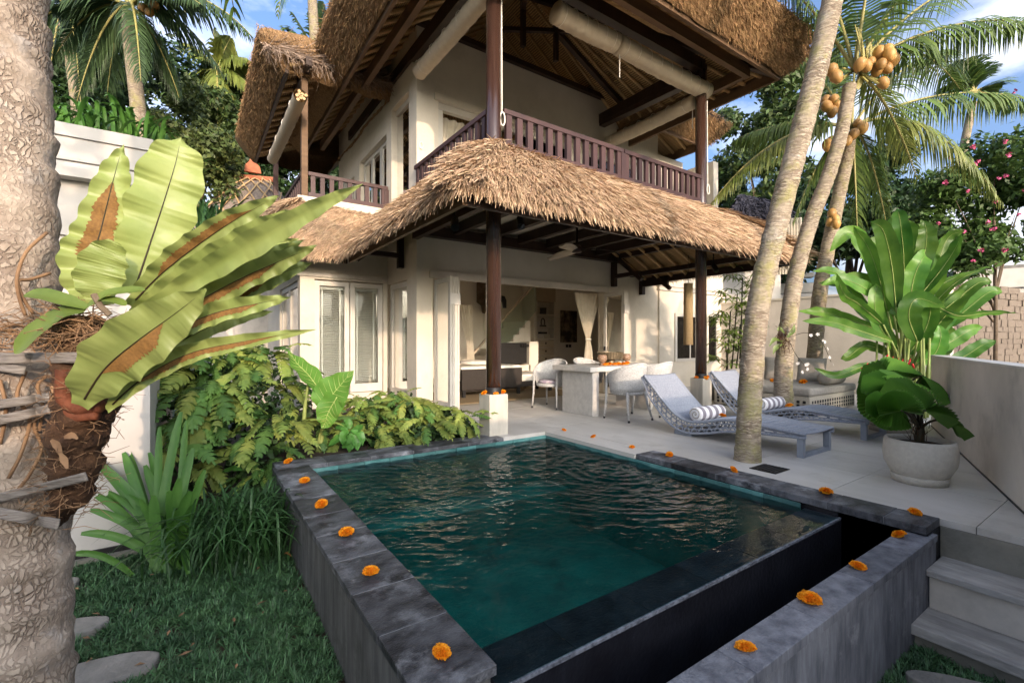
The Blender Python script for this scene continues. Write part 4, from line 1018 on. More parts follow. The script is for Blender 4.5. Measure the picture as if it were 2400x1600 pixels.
fm.build('loose_straw', M['straw_grey'], wing, kind='stuff')
fm = MB(); P = rloop(8.2, 10.15, 6.55, 12, .40, z=EZ + .62); fringe(fm, P, 1500, (.06, .2), (.2, -.2, .1))
fm.build('loose_straw', M['thatch_blue'], rw, kind='stuff')

# clipped straw ends over the cut faces of the upper eaves
def cut_faces(mb, rect, ez, thick, n, sides, front=1.0):
    x0, x1, y0, y1 = rect; q = []
    def ring_pts(o_, z): return [(x0 - o_, y0 - o_*front, z), (x1 + o_, y0 - o_*front, z), (x1 + o_, y1, z), (x0 - o_, y1, z)]
    pf = [(.05, .07), (.24, .27), (.42, .52), (.46, .60)]
    for (o0, h0), (o1, h1) in zip(pf[:-1], pf[1:]):
        A = ring_pts(o0*thick, ez + h0*thick); B = ring_pts(o1*thick, ez + h1*thick)
        for s_ in sides: k = {'front': (0, 1), 'right': (1, 2), 'left': (3, 0)}[s_]; q.append((B[k[0]], B[k[1]], A[k[1]], A[k[0]]))
    for tq in q:
        Q = [np.array(p, float) for p in tq]; c = int(n*np.linalg.norm(Q[1]-Q[0])*np.linalg.norm(Q[3]-Q[0])); u = rg.uniform(0, 1, (c, 1)); v = rg.uniform(0, 1, (c, 1))
        p = (Q[0]*(1-u) + Q[1]*u)*(1-v) + (Q[3]*(1-u) + Q[2]*u)*v; e = Q[1]-Q[0]; d = Q[3]-Q[0]; nn = np.cross(e, d); nn /= np.linalg.norm(nn)
        if nn[2] > 0: nn = -nn
        d = d/np.linalg.norm(d); dd = d*.75 + nn*.55 + rg.normal(0, .28, (c, 3)); dd /= np.linalg.norm(dd, axis=1)[:, None]; p = p + nn*.004 + rg.normal(0, .012, (c, 3))
        tip = p + dd*rg.uniform(.03, .10, (c, 1)); sd = np.cross(dd, nn + rg.normal(0, .4, (c, 3))); sd /= np.linalg.norm(sd, axis=1)[:, None]; sd *= .0042
        mb.add(np.stack([p - sd, p + sd, tip + sd*.5, tip - sd*.5], 1), np.arange(c)[:, None]*4 + np.array([0, 1, 2, 3]))
cm = MB(); cut_faces(cm, (UR[0], UR[1], UR[2], 9.0), EZ, 1.0, 3600, ('front', 'right', 'left')); cm.build('clipped_straw', M['cut_straw'], roof, kind='stuff')
cm = MB(); cut_faces(cm, (1.30, 2.4, 8.66, 13.0), EZ, .95, 3000, ('left', 'front'), .5); cm.build('clipped_straw', M['cut_straw'], wing, kind='stuff')
cm = MB(); cut_faces(cm, (8.4, 10.15, 6.55, 10.0), EZ + .12, .9, 2600, ('front', 'right')); cm.build('clipped_straw', M['cut_straw'], rw, kind='stuff')
# ================================================================== INSIDE THE LIVING ROOM
WY = 11.29
def ip(x, y, Y=WY): return atY(x, y, Y)
def slab_px(x0, y0, x1, y1, Y, depth, name, m, parent, bevel=0):
    a = ip(x0, y0, Y); c = ip(x1, y1, Y)
    return MB().box((min(a.x, c.x), Y - depth, min(a.z, c.z)), (max(a.x, c.x), Y, max(a.z, c.z))).build(name, M[m], parent, bevel=bevel)
# staircase along the back wall
t = thing('staircase', 'cream indoor staircase with glass balustrade seen through the open doors', 'staircase', (4.6, 10.6, 0))
sx0 = ip(1098, 850, 10.6).x
for k in range(9):
    MB().box((sx0 + .19*k, 10.2, 0), (sx0 + .19*(k+1) - .002, 11.28, .19*(k+1))).build('step', M['inner'], t)
g = MB(); x1_ = sx0 + .19*10
g.add([(sx0 + .3, 10.17, .95), (x1_, 10.17, 2.83), (x1_, 10.17, 2.84), (sx0 + .3, 10.17, .96)], [(0, 1, 2, 3)])
MB().beam((sx0 - .1, 10.16, .85), (x1_, 10.16, 2.80), .04, .05).build('handrail', M['drawer'], t)
MB().add([(sx0 + .7, 10.18, .85), (x1_, 10.18, 2.0), (x1_, 10.18, 2.75), (sx0 + .7, 10.18, 1.60)], [(0, 1, 2, 3)]).build('glass_panel', M['stair_glass'], t)
# low partition with the fireplace
t = thing('fireplace', 'low plastered partition with a dark fireplace opening behind the brown pillar', 'fireplace', (5.6, 9.9, 0))
slab_px(1140, 852, 1216, 803, 9.9, .35, 'firebox', 'black', t); slab_px(1130, 905, 1222, 853, 9.9, .4, 'hearth', 'inner', t)
slab_px(1219, 905, 1240, 800, 9.9, .4, 'pier', 'inner', t)
# partition wall right of the stairs
t = thing('partition_wall', 'pale inner wall between the staircase and the shelf niche', 'wall', (6.8, 10.9, 0))
a = ip(1246, 800, 10.9); MB().box((a.x - .06, 10.7, 0), (a.x, 11.28, 2.85)).build('wall_body', M['inner'], t)
# shelf cabinet
t = thing('shelf_cabinet', 'built in cabinet with open shelves above pale wooden drawers', 'cabinet', (7.6, 11, 0))
xa = ip(1256, 800, 11.0).x; xb = ip(1300, 800, 11.0).x; zt_ = ip(1270, 706, 11.0).z; zd = ip(1270, 793, 11.0).z
MB().box((xa, 11.26, 0), (xb, 11.285, zt_)).build('back', M['plaster_grey'], t)
for x in (xa, xb - .04): MB().box((x, 10.98, 0), (x + .04, 11.258, zt_)).build('side', M['plaster'], t)
MB().box((xa - .01, 10.97, zt_ + .001), (xb + .01, 11.258, zt_ + .9)).build('upper_wall', M['drawer'], t)
for y in (736, 765, 793):
    z = ip(1270, y, 11.0).z; MB().box((xa + .041, 10.99, z - .03), (xb - .041, 11.258, z)).build('shelf', M['plaster'], t)
nd_ = 5; hz = (zd - .06)/nd_
for k in range(nd_):
    d = MB().box((xa + .045, 10.985, .03 + hz*k), (xb - .045, 11.25, .03 + hz*(k+1) - .02)).build('drawer', M['drawer'], t)
    MB().box(((xa+xb)/2 - .02, 10.965, .03 + hz*(k+.4)), ((xa+xb)/2 + .02, 10.984, .03 + hz*(k+.65))).build('handle', M['dark_wood'], d)
xm = (xa + xb)/2; z1_ = ip(1270, 736, 11.0).z; z2_ = ip(1270, 765, 11.0).z; z3_ = ip(1270, 793, 11.0).z
t = thing('vase', 'round cream vase on the top shelf of the cabinet', 'vase', (xa + .13, 11.12, z1_)); MB().lathe([(0, 0), (.06, 0), (.10, .09), (.09, .18), (.05, .22), (.055, .24), (0, .24)], n=18).build('body', M['wicker_cream'], t, smooth=True, local=True)
t = thing('basket', 'dark woven basket beside the vase on the top shelf', 'basket', (xa + .36, 11.12, z1_)); MB().lathe([(0, 0), (.10, 0), (.115, .2), (.10, .2), (.09, .02)], n=14).build('body', M['wicker_dark'], t, local=True)
t = thing('ornament', 'black looped ornament on the middle shelf of the cabinet', 'ornament', (xa + .36, 11.12, z2_)); MB().tube([(.0 + .07*math.cos(a_), 0, .13 + .12*math.sin(a_)) for a_ in np.linspace(-.6, 3.74, 14)], .018, 6).build('loop', M['black'], t, local=True); MB().box((-.1, -.04, 0), (.1, .04, .05)).build('base', M['black'], t, local=True)
t = thing('small_clock', 'small round white clock on the middle shelf of the cabinet', 'clock', (xa + .17, 11.12, z2_)); MB().tube([(0, -.02, .07), (0, .02, .07)], [.065, .065], 18).build('face', M['white_clean'], t, local=True)
t = thing('storage_boxes', 'pale boxes under a black case on the lowest open shelf', 'box', (xm, 11.12, z3_)); MB().box((-.26, -.09, 0), (-.03, .08, .13)).build('box', M['white'], t, local=True); MB().box((-.02, -.09, 0), (.2, .08, .14)).build('box', M['wicker_cream'], t, local=True); MB().box((-.14, -.08, .141), (.1, .06, .2)).build('case', M['black'], t, local=True)
t = thing('wall_picture', 'tall dark sepia picture on the inner wall beside the shelves', 'picture', (8.3, 11.2, 1.5)); slab_px(1313, 802, 1350, 729, 11.28, .05, 'canvas', 'painting', t)
t = thing('wall_switch', 'pair of grey wall switches under the sepia picture', 'switch', (8.3, 11.27, .9)); slab_px(1326, 814, 1331, 807, 11.28, .02, 'plate', 'steel', t); slab_px(1333, 814, 1338, 807, 11.28, .02, 'plate', 'steel', t)
t = thing('hide_hanging', 'brown animal hide hung on the wall beside the pillar', 'wall hanging', (5.0, 11.2, 2))
pp = [(1118, 661), (1162, 661), (1160, 700), (1146, 712), (1137, 735), (1131, 733), (1128, 716), (1118, 708)]
b = MB(); V = [ip(x, y, 11.2) for x, y in pp]; n_ = len(V)
b.add([v[:] for v in V] + [(v.x, v.y + .02, v.z) for v in V], [tuple(range(n_)), tuple(range(2*n_-1, n_-1, -1))] + [(i, (i+1) % n_, n_+(i+1) % n_, n_+i) for i in range(n_)]); b.build('hide', M['hide'], t)
t = thing('dark_mask', 'small dark mask hung just right of the brown pillar', 'wall hanging', (5.6, 11.2, 2))
pp = [(1174, 692), (1183, 694), (1187, 704), (1187, 722), (1180, 722), (1178, 708), (1174, 706)]
b = MB(); V = [ip(x, y, 10.1) for x, y in pp]; n_ = len(V)
b.add([v[:] for v in V] + [(v.x, v.y + .03, v.z) for v in V], [tuple(range(n_)), tuple(range(2*n_-1, n_-1, -1))] + [(i, (i+1) % n_, n_+(i+1) % n_, n_+i) for i in range(n_)]); b.build('mask', M['black'], t)
t = thing('light_switches', 'row of four black switches on the wall above the daybed', 'switch', (6.3, 9.5, 1))
for k in range(4): slab_px(1221 + 5*k, 813, 1224.5 + 5*k, 806, 9.49, .02, 'switch', 'black', t)
# daybed
t = thing('daybed', 'dark rattan daybed with white mattress inside the doorway', 'daybed', (5.4, 8.4, 0))
a = ip(1083, 915, 8.25); c = ip(1224, 861, 8.25)
MB().box((a.x, 8.25, .16), (c.x, 8.32, c.z)).build('backrest', M['wicker_dark'], t, bevel=.01)
MB().box((a.x, 8.33, .12), (c.x + .02, 9.1, .34)).build('base', M['wicker_dark'], t, bevel=.01)
MB().box((a.x + .02, 8.335, .345), (c.x, 9.06, c.z + .055)).build('mattress', M['linen'], t, bevel=.03)
e_ = ip(1280, 900, 8.5)
MB().box((c.x + .025, 8.30, .16), (e_.x + .15, 8.98, .27)).build('chaise_base', M['wicker_dark'], t, bevel=.01); MB().box((c.x + .025, 8.31, .271), (e_.x + .14, 8.97, .43)).build('chaise_cushion', M['linen'], t, bevel=.03)
for (x, y) in ((a.x + .08, 8.3), (c.x - .05, 8.3), (e_.x + .06, 8.4), (a.x + .08, 9.0), (e_.x + .06, 8.9)): MB().box((x - .03, y, 0), (x + .03, y + .06, .16)).build('leg', M['black'], t)
t = thing('pillow', 'long white pillow lying on the indoor daybed', 'pillow', ((a.x + c.x)/2 - .15, 8.75, c.z + .055)); MB().lathe([(0, 0), (.30, .02), (.36, .06), (.30, .10), (0, .12)], n=24).build('cushion', M['linen'], t, smooth=True, local=True)
t = thing('side_stool', 'small pale stool beside the indoor daybed', 'stool', (ip(1230, 880, 9.2).x, 9.2, 0)); MB().box((-.16, -.16, .36), (.16, .16, .42)).build('seat', M['drawer'], t, local=True)
for (x, y) in ((-.13, -.13), (.13, -.13), (.13, .13), (-.13, .13)): MB().box((x - .025, y - .025, 0), (x + .025, y + .025, .359)).build('leg', M['drawer'], t, local=True)
t = thing('floor_rug', 'woven jute rug on the living room floor at the threshold', 'rug', (5.3, 8, 0)); MB().box((3.9, 7.55, 0.0), (7.2, 9.6, .012)).build('rug_body', M['rug'], t)
# curtains
def curtain(name, label, prof, y0, amp, folds, m, nz=26):
    t = thing(name, label, 'curtain', (prof[0][1], y0, 0))
    zs = [p[0] for p in prof]; G = []
    for i in range(nz):
        z = zs[0] + (zs[-1] - zs[0])*i/(nz-1); xa_ = np.interp(z, zs, [p[1] for p in prof]); xb_ = np.interp(z, zs, [p[2] for p in prof]); row = []
        for j in range(folds*8+1):
            u = j/(folds*8); am = amp*min(1, (xb_ - xa_)/.35 + .25); row.append((xa_ + (xb_ - xa_)*u, y0 + am*math.sin(2*math.pi*folds*u) + .01*math.sin(9*u+z*4), z))
        G.append(row)
    d = MB().grid(G).build('cloth', M[m], t, smooth=True); return t
x0 = ip(1350, 700, 7.62).x; x1 = ip(1412, 700, 7.62).x; xt = ip(1383, 800, 7.62).x; zt_ = ip(1383, 795, 7.62).z
t = curtain('tied_curtain', 'cream curtain gathered and tied in the middle at the right of the doorway', [(0.12, xt - .16, xt + .15), (zt_ - .25, xt - .10, xt + .11), (zt_, xt - .06, xt + .05), (zt_ + .3, xt - .17, xt + .13), (2.24, x0, x1)], 7.68, .03, 6, 'curtain')
MB().tube([(xt + .075*math.cos(a_), 7.68 + .05*math.sin(a_), zt_) for a_ in np.linspace(0, 6.28, 14)], .012, 6).build('tie', M['linen'], t)
xl = ip(1082, 760, 9.4)
curtain('indoor_curtain', 'pale curtain with dark tab tops on the far left wall of the room', [(.4, xl.x + .16, xl.x + .36), (ip(1080, 800, 9.4).z, xl.x + .12, xl.x + .3), (ip(1080, 714, 9.4).z, xl.x - .12, xl.x + .28)], 9.4, .025, 5, 'curtain')
pxa = ip(1010, 250, 7.5)
t = curtain('balcony_curtain', 'white curtain drawn aside in the corner window upstairs', [(3.66, 3.62, 3.80), (4.3, 3.62, 3.95), (4.85, 3.62, 4.3), (5.15, 3.62, 4.45)], 7.56, .03, 5, 'curtain')
t = curtain('balcony_sheer', 'thin white curtain behind the upstairs railing', [(3.66, 5.2, 5.35), (4.4, 5.15, 5.5), (5.15, 5.1, 5.6)], 7.6, .03, 4, 'curtain')
t = thing('bed_canopy', 'pale wooden four poster frame inside the upstairs corner room', 'bed', (4.4, 8.4, 3.6))
MB().beam((3.9, 8.3, 4.75), (5.9, 8.3, 4.75), .1, .16).build('rail', M['drawer'], t); MB().beam((5.9, 8.3, 4.75), (5.9, 8.85, 4.75), .1, .16).build('rail', M['drawer'], t)
for (x, y) in ((3.92, 8.35), (5.88, 8.35)): MB().beam((x, y, 3.6), (x, y, 4.67), .1, .1).build('post', M['drawer'], t)

# ================================================================== THINGS HUNG UNDER THE ROOFS
def rolled(label, p, q, r=.13, m='blind_cloth', bands=7, cords=True, core=False):
    p = Vector(p); q = Vector(q)
    t = thing('rolled_blind', label, 'rolled blind', (p + q)/2, 0, 'rolled blinds under the upper eaves'); d = (q - p).normalized()
    n = 34; prof = []
    b_ = MB(); b_.tube([p.lerp(q, i/n) + Vector((0, 0, -.02*math.sin(math.pi*i/n))) for i in range(n+1)], [r*(1 + .025*math.sin(i*1.7) + .02*((i % 4) == 0)) for i in range(n+1)], 18, cap=not core)
    b_.build('roll', M[m], t, smooth=True)
    if core:
        for k in range(9):
            a_ = k*2.4; rr = r*(.15 + .085*k); s_ = d.cross(Vector((0, 0, 1))).normalized(); u_ = s_.cross(d)
            c_ = p + s_*rr*math.cos(a_) + u_*rr*math.sin(a_); MB().tube([c_ - d*.004, c_ + d*.3], .026, 7).build('cane', M['bamboo'], t)
    for k in range(bands):
        c_ = p.lerp(q, (k+.5)/bands); s_ = d.cross(Vector((0, 0, 1))).normalized(); u_ = s_.cross(d)
        MB().tube([c_ + (s_*math.cos(a_) + u_*math.sin(a_))*(r*1.035) for a_ in np.linspace(0, 6.28, 15)], .005, 4).build('cord', M['linen'], t)
    if cords:
        for e in (.02, .98):
            c_ = p.lerp(q, e); MB().beam(c_ + Vector((0, 0, -r)), c_ + Vector((0, 0, -r - .35)), .01, .01).build('pull_cord', M['linen'], t)
    return t
a = atY(1345, 4, 4.9); c = atY(1437, 42, 4.9)
zf = 5.66
rolled('short left piece of cream rolled blind above the front of the balcony', (4.1, 4.92, zf), (5.26, 4.92, zf), .14, bands=6, cords=False)
rolled('long cream rolled blind above the front of the balcony by the far column', (5.32, 4.92, zf), (7.62, 4.92, zf - .02), .14, bands=9)
rolled('cream rolled blind running back from the far column to the wall', (7.50, 5.08, 5.50), (7.50, 7.2, 5.50), .125, bands=6)
rolled('cream rolled blind slanting along the left side of the balcony', (3.02, 4.5, 5.50), (3.02, 7.05, 5.50), .115, bands=6, cords=False)
rolled('weathered bamboo blind roll with open end under the left wing eave', (1.42, 8.05, 5.08), (1.42, 11.2, 5.08), .105, 'blind_bamboo', 4, False, True)
# hanging woven lamp
p = atz(1614, 733, 1.5); d_ = 9.35; p = atd(1613, 733, d_); zt_ = atd(1613, 664, d_).z; zb_ = atd(1613, 808, d_).z
t = thing('hanging_lamp', 'tall woven cylinder lamp hanging beside the far column', 'lamp', (p.x, p.y, zt_))
MB().lathe([(.088, 0), (.092, zb_ - zt_), (.086, zb_ - zt_), (.082, -.01), (0, -.01)], n=22).build('lamp_shade', M['lamp_weave'], t, smooth=True, local=True)
MB().tube([(0, 0, -.01), (0, 0, .75)], .006, 6).build('cord', M['black'], t, local=True)
# ceiling fan
p = atd(1352, 585, 7.0); t = thing('ceiling_fan', 'dark ceiling fan with three curved blades under the porch ceiling', 'fan', (p.x, p.y, p.z))
MB().lathe([(0, -.05), (.07, -.04), (.085, .02), (.05, .06), (.018, .08), (.018, 3.17 - p.z), (0, 3.17 - p.z)], n=18).build('motor', M['dark_wood'], t, smooth=True, local=True)
for a0 in (-.75, 1.35, 3.45):
    G = []
    for i in range(14):
        u = i/13; r = .06 + .60*u; w = .045 + .05*math.sin(math.pi*min(1, u*1.1)) - .05*max(0, u - .75); sw = .25*u*u
        row = []
        for s_ in (-1, 0, 1):
            ang = a0 + sw; x = r*math.cos(ang) - s_*w*math.sin(ang); y = r*math.sin(ang) + s_*w*math.cos(ang); row.append((x, y, .03*math.sin(3*u) - .05*u + .018*s_))
        G.append(row)
    o = MB().grid(G).build('blade', M['drawer'] if a0 > 0 else M['dark_wood'], t, smooth=True, local=True); so = o.modifiers.new('s', 'SOLIDIFY'); so.thickness = .012
# spotlights
for (x, y, dd, lab) in ((1066, 520, 5.6, 'black spotlight under the corner of the thatch, left of the near column'), (1218, 518, 6.0, 'black spotlight under the thatch, right of the near column'), (1672, 625, 9.0, 'black spotlight under the thatch beside the far column')):
    p = atd(x, y, dd); t = thing('spotlight', lab, 'spotlight', p, 0, 'black spotlights under the thatch')
    MB().tube([(0, 0, .03), (-.05, -.10, -.10)], [.045, .05], 14).build('can', M['black'], t, local=True); MB().tube([(0, 0, .02), (0, 0, .42)], .012, 6).build('arm', M['black'], t, local=True)
    MB().tube([(-.047, -.094, -.092), (-.0515, -.103, -.104)], [.04, .04], 14).build('lens', M['glass'], t, local=True)
# cord coils tied to the upper columns
for (x, y, z, lab) in ((3.19, 4.87, 4.0, 'loop of cream cord hanging on the near column upstairs'), (7.50, 4.82, 3.90, 'loop of cream cord hanging on the far column upstairs')):
    t = thing('cord_coil', lab, 'cord', (x, y, z), 0, 'cord loops on the columns')
    MB().tube([(.035*math.cos(a_), -.012, -.07 + .085*math.sin(a_)) for a_ in np.linspace(0, 12.5, 30)], .009, 5).build('loop', M['linen'], t, local=True); MB().tube([(0, 0, 0), (0, .01, 1.5)], .008, 5).build('cord', M['linen'], t, local=True)
t = thing('wall_hook_cord', 'small ring of cord hung on the upstairs corner wall', 'cord', (3.17, FY - .02, 4.45), 0, 'cord loops on the columns'); MB().tube([(.03*math.cos(a_), 0, .055*math.sin(a_)) for a_ in np.linspace(0, 6.28, 18)], .008, 5).build('loop', M['linen'], t, local=True)

# ================================================================== TERRACE FURNITURE
# dining table
t = thing('dining_table', 'pale terrazzo dining table on two slab legs under the porch', 'table', (5.8, 5.6, 0))
MB().box((4.93, 5.10, .685), (6.75, 6.0, .76)).build('tabletop', M['table_stone'], t, bevel=.006)
MB().box((5.03, 5.16, 0), (5.17, 5.86, .684)).build('leg', M['table_stone'], t, bevel=.004); MB().box((6.30, 5.16, 0), (6.44, 5.86, .684)).build('leg', M['table_stone'], t, bevel=.004)
# wicker tub chair
def chair(name, label, loc, rz, group='white wicker chairs round the dining table'):
    t = thing(name, label, 'chair', loc, rz, group)
    # shell: runs round the back from arm to arm; front is +y
    def shell(zb, zt, r0, lean):
        G = []
        for i in range(25):
            a_ = -math.pi*.5 - 2.15 + 4.30*i/24; f = abs(i-12)/12; top = zt - (zt - .635)*(f**1.6); row = []
            for j in range(6):
                v = j/5; z = zb + (top - zb)*v; rx = (.235 + .045*v); ry = (.225 + (.045 + .03*(1-f))*v)
                row.append((rx*math.cos(a_), ry*math.sin(a_) + .02, z))
            G.append(row)
        return G
    G = shell(.40, .83, .25, 0)
    o = MB().grid(G).build('backrest', M['wicker_white'], t, smooth=True, local=True); so = o.modifiers.new('s', 'SOLIDIFY'); so.thickness = .022; so.offset = 0
    MB().tube([r[-1] for r in G], .017, 7).build('rim', M['wicker_white'], t, smooth=True, local=True)
    b_ = MB(); b_.lathe([(0, .375), (.235, .375), (.245, .40), (.235, .425), (0, .43)], (0, .02, 0), 24); b_.build('seat', M['wicker_white'], t, smooth=True, local=True)
    for (x, y, dx, dy) in ((-.22, .21, -.02, .03), (.22, .21, .02, .03), (-.18, -.17, -.05, -.09), (.18, -.17, .05, -.09)):
        zt_ = .64 if y > 0 else .42
        l_ = MB().tube([(x, y, zt_), (x + dx*.3, y + dy*.3, .25), (x + dx, y + dy, .03)], [.019, .018, .015], 8).build('leg', M['wicker_white'], t, smooth=True, local=True)
        f_ = MB().tube([(x + dx, y + dy, .03), (x + dx*1.05, y + dy*1.05, .0)], [.016, .016], 8).build('foot_cap', M['steel'], l_, local=True)
    return t
def seat_pad(label, loc, rz):
    t = thing('seat_cushion', label, 'cushion', loc, rz, 'lilac seat cushions on the wicker chairs'); MB().lathe([(0, 0), (.19, 0), (.21, .02), (.19, .045), (0, .05)], (0, .02, 0), 20).build('pad', M['purple_cloth'], t, smooth=True, local=True)
chs = [((5.18, 6.34, 0), rad(112), 'white wicker chair left of the table, its open front turned to the pool'),
       ((5.32, 4.72, 0), rad(-4), 'white wicker chair on the near side of the table, its back to the pool'),
       ((6.02, 4.80, 0), rad(4), 'white wicker chair on the near side of the table half behind the lounger'),
       ((6.15, 6.42, 0), rad(178), 'white wicker chair on the far side of the table, only its top showing')]
for (l_, r_, lab) in chs:
    chair('wicker_chair', lab, l_, r_)
    seat_pad('lilac patterned cushion on the ' + {0: 'chair left of the table', 1: 'near chair with its back to the pool', 2: 'chair half hidden by the lounger', 3: 'chair on the far side of the table'}[chs.index((l_, r_, lab))], (l_[0], l_[1], .431), r_)
# table centre
p = Vector((5.82, 5.55, .76)); t = thing('wire_bowl', 'wide footed bronze wire bowl in the middle of the dining table', 'bowl', p)
MB().lathe([(.10, 0), (.085, .06), (.08, .085), (.20, .10), (.215, .21), (.20, .21), (.185, .115), (.0, .10)], n=28).build('bowl', M['bronze'], t, local=True)
for k in range(30):
    a_ = 2*math.pi*k/30; MB().tube([(.204*math.cos(a_), .204*math.sin(a_), .095), (.22*math.cos(a_), .22*math.sin(a_), .212)], .006, 4).build('wire', M['bronze'], t, local=True)
for (x, y, lab) in ((5.50, 5.42, 'carved coconut shell goblet left of the wire bowl'), (6.22, 5.55, 'carved coconut shell goblet right of the wire bowl')):
    t = thing('goblet', lab, 'goblet', (x, y, .76), 0, 'carved shell goblets on the table'); MB().lathe([(0, 0), (.05, 0), (.045, .015), (.02, .03), (.02, .045), (.06, .06), (.082, .11), (.075, .155), (.062, .175), (.056, .17), (.068, .12), (0, .07)], n=20).build('cup', M['coco_shell'], t, smooth=True, local=True)

# sun loungers, woven side aprons with real holes
def lounger(label, x0, yfoot, yaw=0.0):
    W, L_ = .63, 2.0
    t = thing('sun_lounger', label, 'sun lounger', (x0, yfoot, 0), yaw, 'grey blue woven sun loungers')
    top = [(0, .235), (.3, .25), (.62, .272), (.85, .262), (1.1, .205), (1.32, .185), (1.5, .25), (1.68, .40), (1.84, .56), (1.98, .70)]
    bot = [(0, .20), (.3, .185), (.62, .165), (.85, .13), (1.1, .07), (1.36, .045), (1.58, .12), (1.76, .28), (1.90, .44), (2.02, .675)]
    P = spline([(0, a_, z_) for a_, z_ in top], 70); B = spline([(0, a_, z_) for a_, z_ in bot], 70)
    G = [[(x, p.y, p.z - .012*math.sin(math.pi*x/W)) for x in np.linspace(0, W, 12)] for p in P]
    o = MB().grid(G).build('woven_top', M['blue_wicker'], t, smooth=True, local=True); so = o.modifiers.new('s', 'SOLIDIFY'); so.thickness = .014
    # ribs of the weave across the top
    for k in range(1, 69, 1):
        p = P[k]; MB().tube([(0.0, p.y, p.z + .005), (W, p.y, p.z + .005)], .0062, 4, cap=False).build('cross_strand', M['blue_wicker'], t, local=True) if k % 2 == 0 else None
    for x in (0, W):
        r_ = MB().tube([(x, p.y, p.z) for p in P], .017, 7).build('side_rail', M['blue_wicker'], t, smooth=True, local=True)
        MB().tube([(x, p.y, p.z) for p in B], .014, 7).build('lower_rail', M['blue_wicker'], t, smooth=True, local=True)
        lat = MB()                                     # lattice apron between the rails
        n = 69
        for k in range(0, n, 3):
            for s_ in (1, -1):
                a0 = P[k]; j = min(max(k + 3*s_, 0), n); b0 = B[j]
                lat.beam((x, a0.y, a0.z), (x, b0.y, b0.z), .012, .012)
        for f in (.33, .67):
            pts = [(x, P[k].y*(1-f) + B[k].y*f, P[k].z*(1-f) + B[k].z*f) for k in range(0, 70, 3)]; lat.tube(pts, .008, 5)
        a_ = lat.build('apron_lattice', M['blue_wicker'], t, local=True); a_['kind'] = 'stuff'
    for y in (0.02,):
        f_ = MB(); f_.box((0, y, 0), (.045, y + .06, .2)); f_.box((W - .045, y, 0), (W, y + .06, .2)); f_.box((.0452, y + .005, .0), (W - .0452, y + .055, .035)); f_.build('leg_frame', M['blue_frame'], t, local=True)
    MB().box((0.02, 1.28, 0), (W - .02, 1.52, .05)).build('base_foot', M['blue_frame'], t, local=True)
    return t
lounger('grey blue woven sun lounger nearer the pool, partly behind the leaning palm', 4.95, 2.13)
lounger('grey blue woven sun lounger farther from the pool, beside the day bed', 6.44, 2.10)
def towel(label, c, ln=.46, r=.085, rz=0.0):
    t = thing('rolled_towel', label, 'towel', c, rz, 'striped rolled towels on the loungers')
    b_ = MB(); n = 24
    b_.tube([(0, 0, 0), (0, 0, .015), (0, 0, ln - .015), (0, 0, ln)], [r*.93, r, r, r*.93], n)
    o = b_.build('roll', M['towel'], t, smooth=True, local=True); o.rotation_euler = (0, rad(90), 0); o.location = (-ln/2, 0, r)
    sp = [(-ln/2 - .003, (r*.9 - .0085*k*.32)*math.cos(k*.42), r + (r*.9 - .0085*k*.32)*math.sin(k*.42)) for k in range(30)]
    MB().tube(sp, .006, 4).build('spiral_edge', M['grey_cloth'], t, local=True)
    return t
towel('striped white and grey rolled towel on the nearer lounger', (5.235, 3.36, .19), .52)
towel('striped white and grey rolled towel on the farther lounger', (6.75, 3.36, .19), .52)

# day bed by the boundary wall
t = thing('outdoor_daybed', 'cream rattan day bed with taupe mattress against the garden wall', 'sofa', (8.7, 4.0, 0))
MB().box((7.86, 3.32, .03), (9.56, 4.92, .29)).build('base', M['wicker_cream'], t, bevel=.01)
dark_sq = MB().box((-.022, -.003, -.022), (.022, .003, .022)).mesh('lattice_dark_patch', M['black'])  # black squares painted on for the shade inside the lattice openings
for z in (.08, .14, .20):
    for k in range(18):
        o = link('lattice_dark_patch', dark_sq, t, True); o.location = Vector((7.95 + .09*k, 3.3185, z)) - wl(t)
    for k in range(17):
        o = link('lattice_dark_patch', dark_sq, t, True); o.location = Vector((7.8585, 3.40 + .09*k, z)) - wl(t); o.rotation_euler = (0, 0, rad(90))
MB().box((7.84, 3.30, .292), (9.58, 4.94, .42)).build('mattress', M['grey_cloth'], t, bevel=.035)
def pillow(name, label, c, sx, sy, sz, rx=0, rz=0, group=None, m='grey_cloth'):
    t = thing(name, label, 'cushion', c, rz, group); n = 14; G1 = []; G2 = []
    for i in range(n):
        u = i/(n-1)*2 - 1; r1 = []; r2 = []
        for j in range(n):
            v = j/(n-1)*2 - 1; k = (max(0, (1-u**4)*(1-v**4)))**.5*sy/2; pin = 1 - .06*(abs(u*v))
            x, z = u*sx/2*(1 - .05*(1-abs(v))), v*sz/2*(1 - .05*(1-abs(u)))
            r1.append((x, -k, z)); r2.append((x, k, z))
        G1.append(r1); G2.append(r2[::-1])
    o = MB().grid(G1).grid(G2).build('cushion_body', M[m], t, smooth=True, local=True); o.rotation_euler = (rx, 0, 0); return t
pillow('square_cushion', 'taupe square cushion on the day bed, nearest the palm', (9.15, 4.42, .64), .46, .16, .44, rad(-14), rad(-72), 'taupe cushions on the day bed')
pillow('square_cushion', 'taupe square cushion on the day bed, right of the other square one', (9.20, 3.86, .64), .46, .16, .44, rad(-14), rad(-80), 'taupe cushions on the day bed')
pillow('square_cushion', 'taupe square cushion on the day bed, half hidden behind the palm trunk', (8.75, 4.72, .62), .42, .15, .40, rad(-14), rad(-40), 'taupe cushions on the day bed')
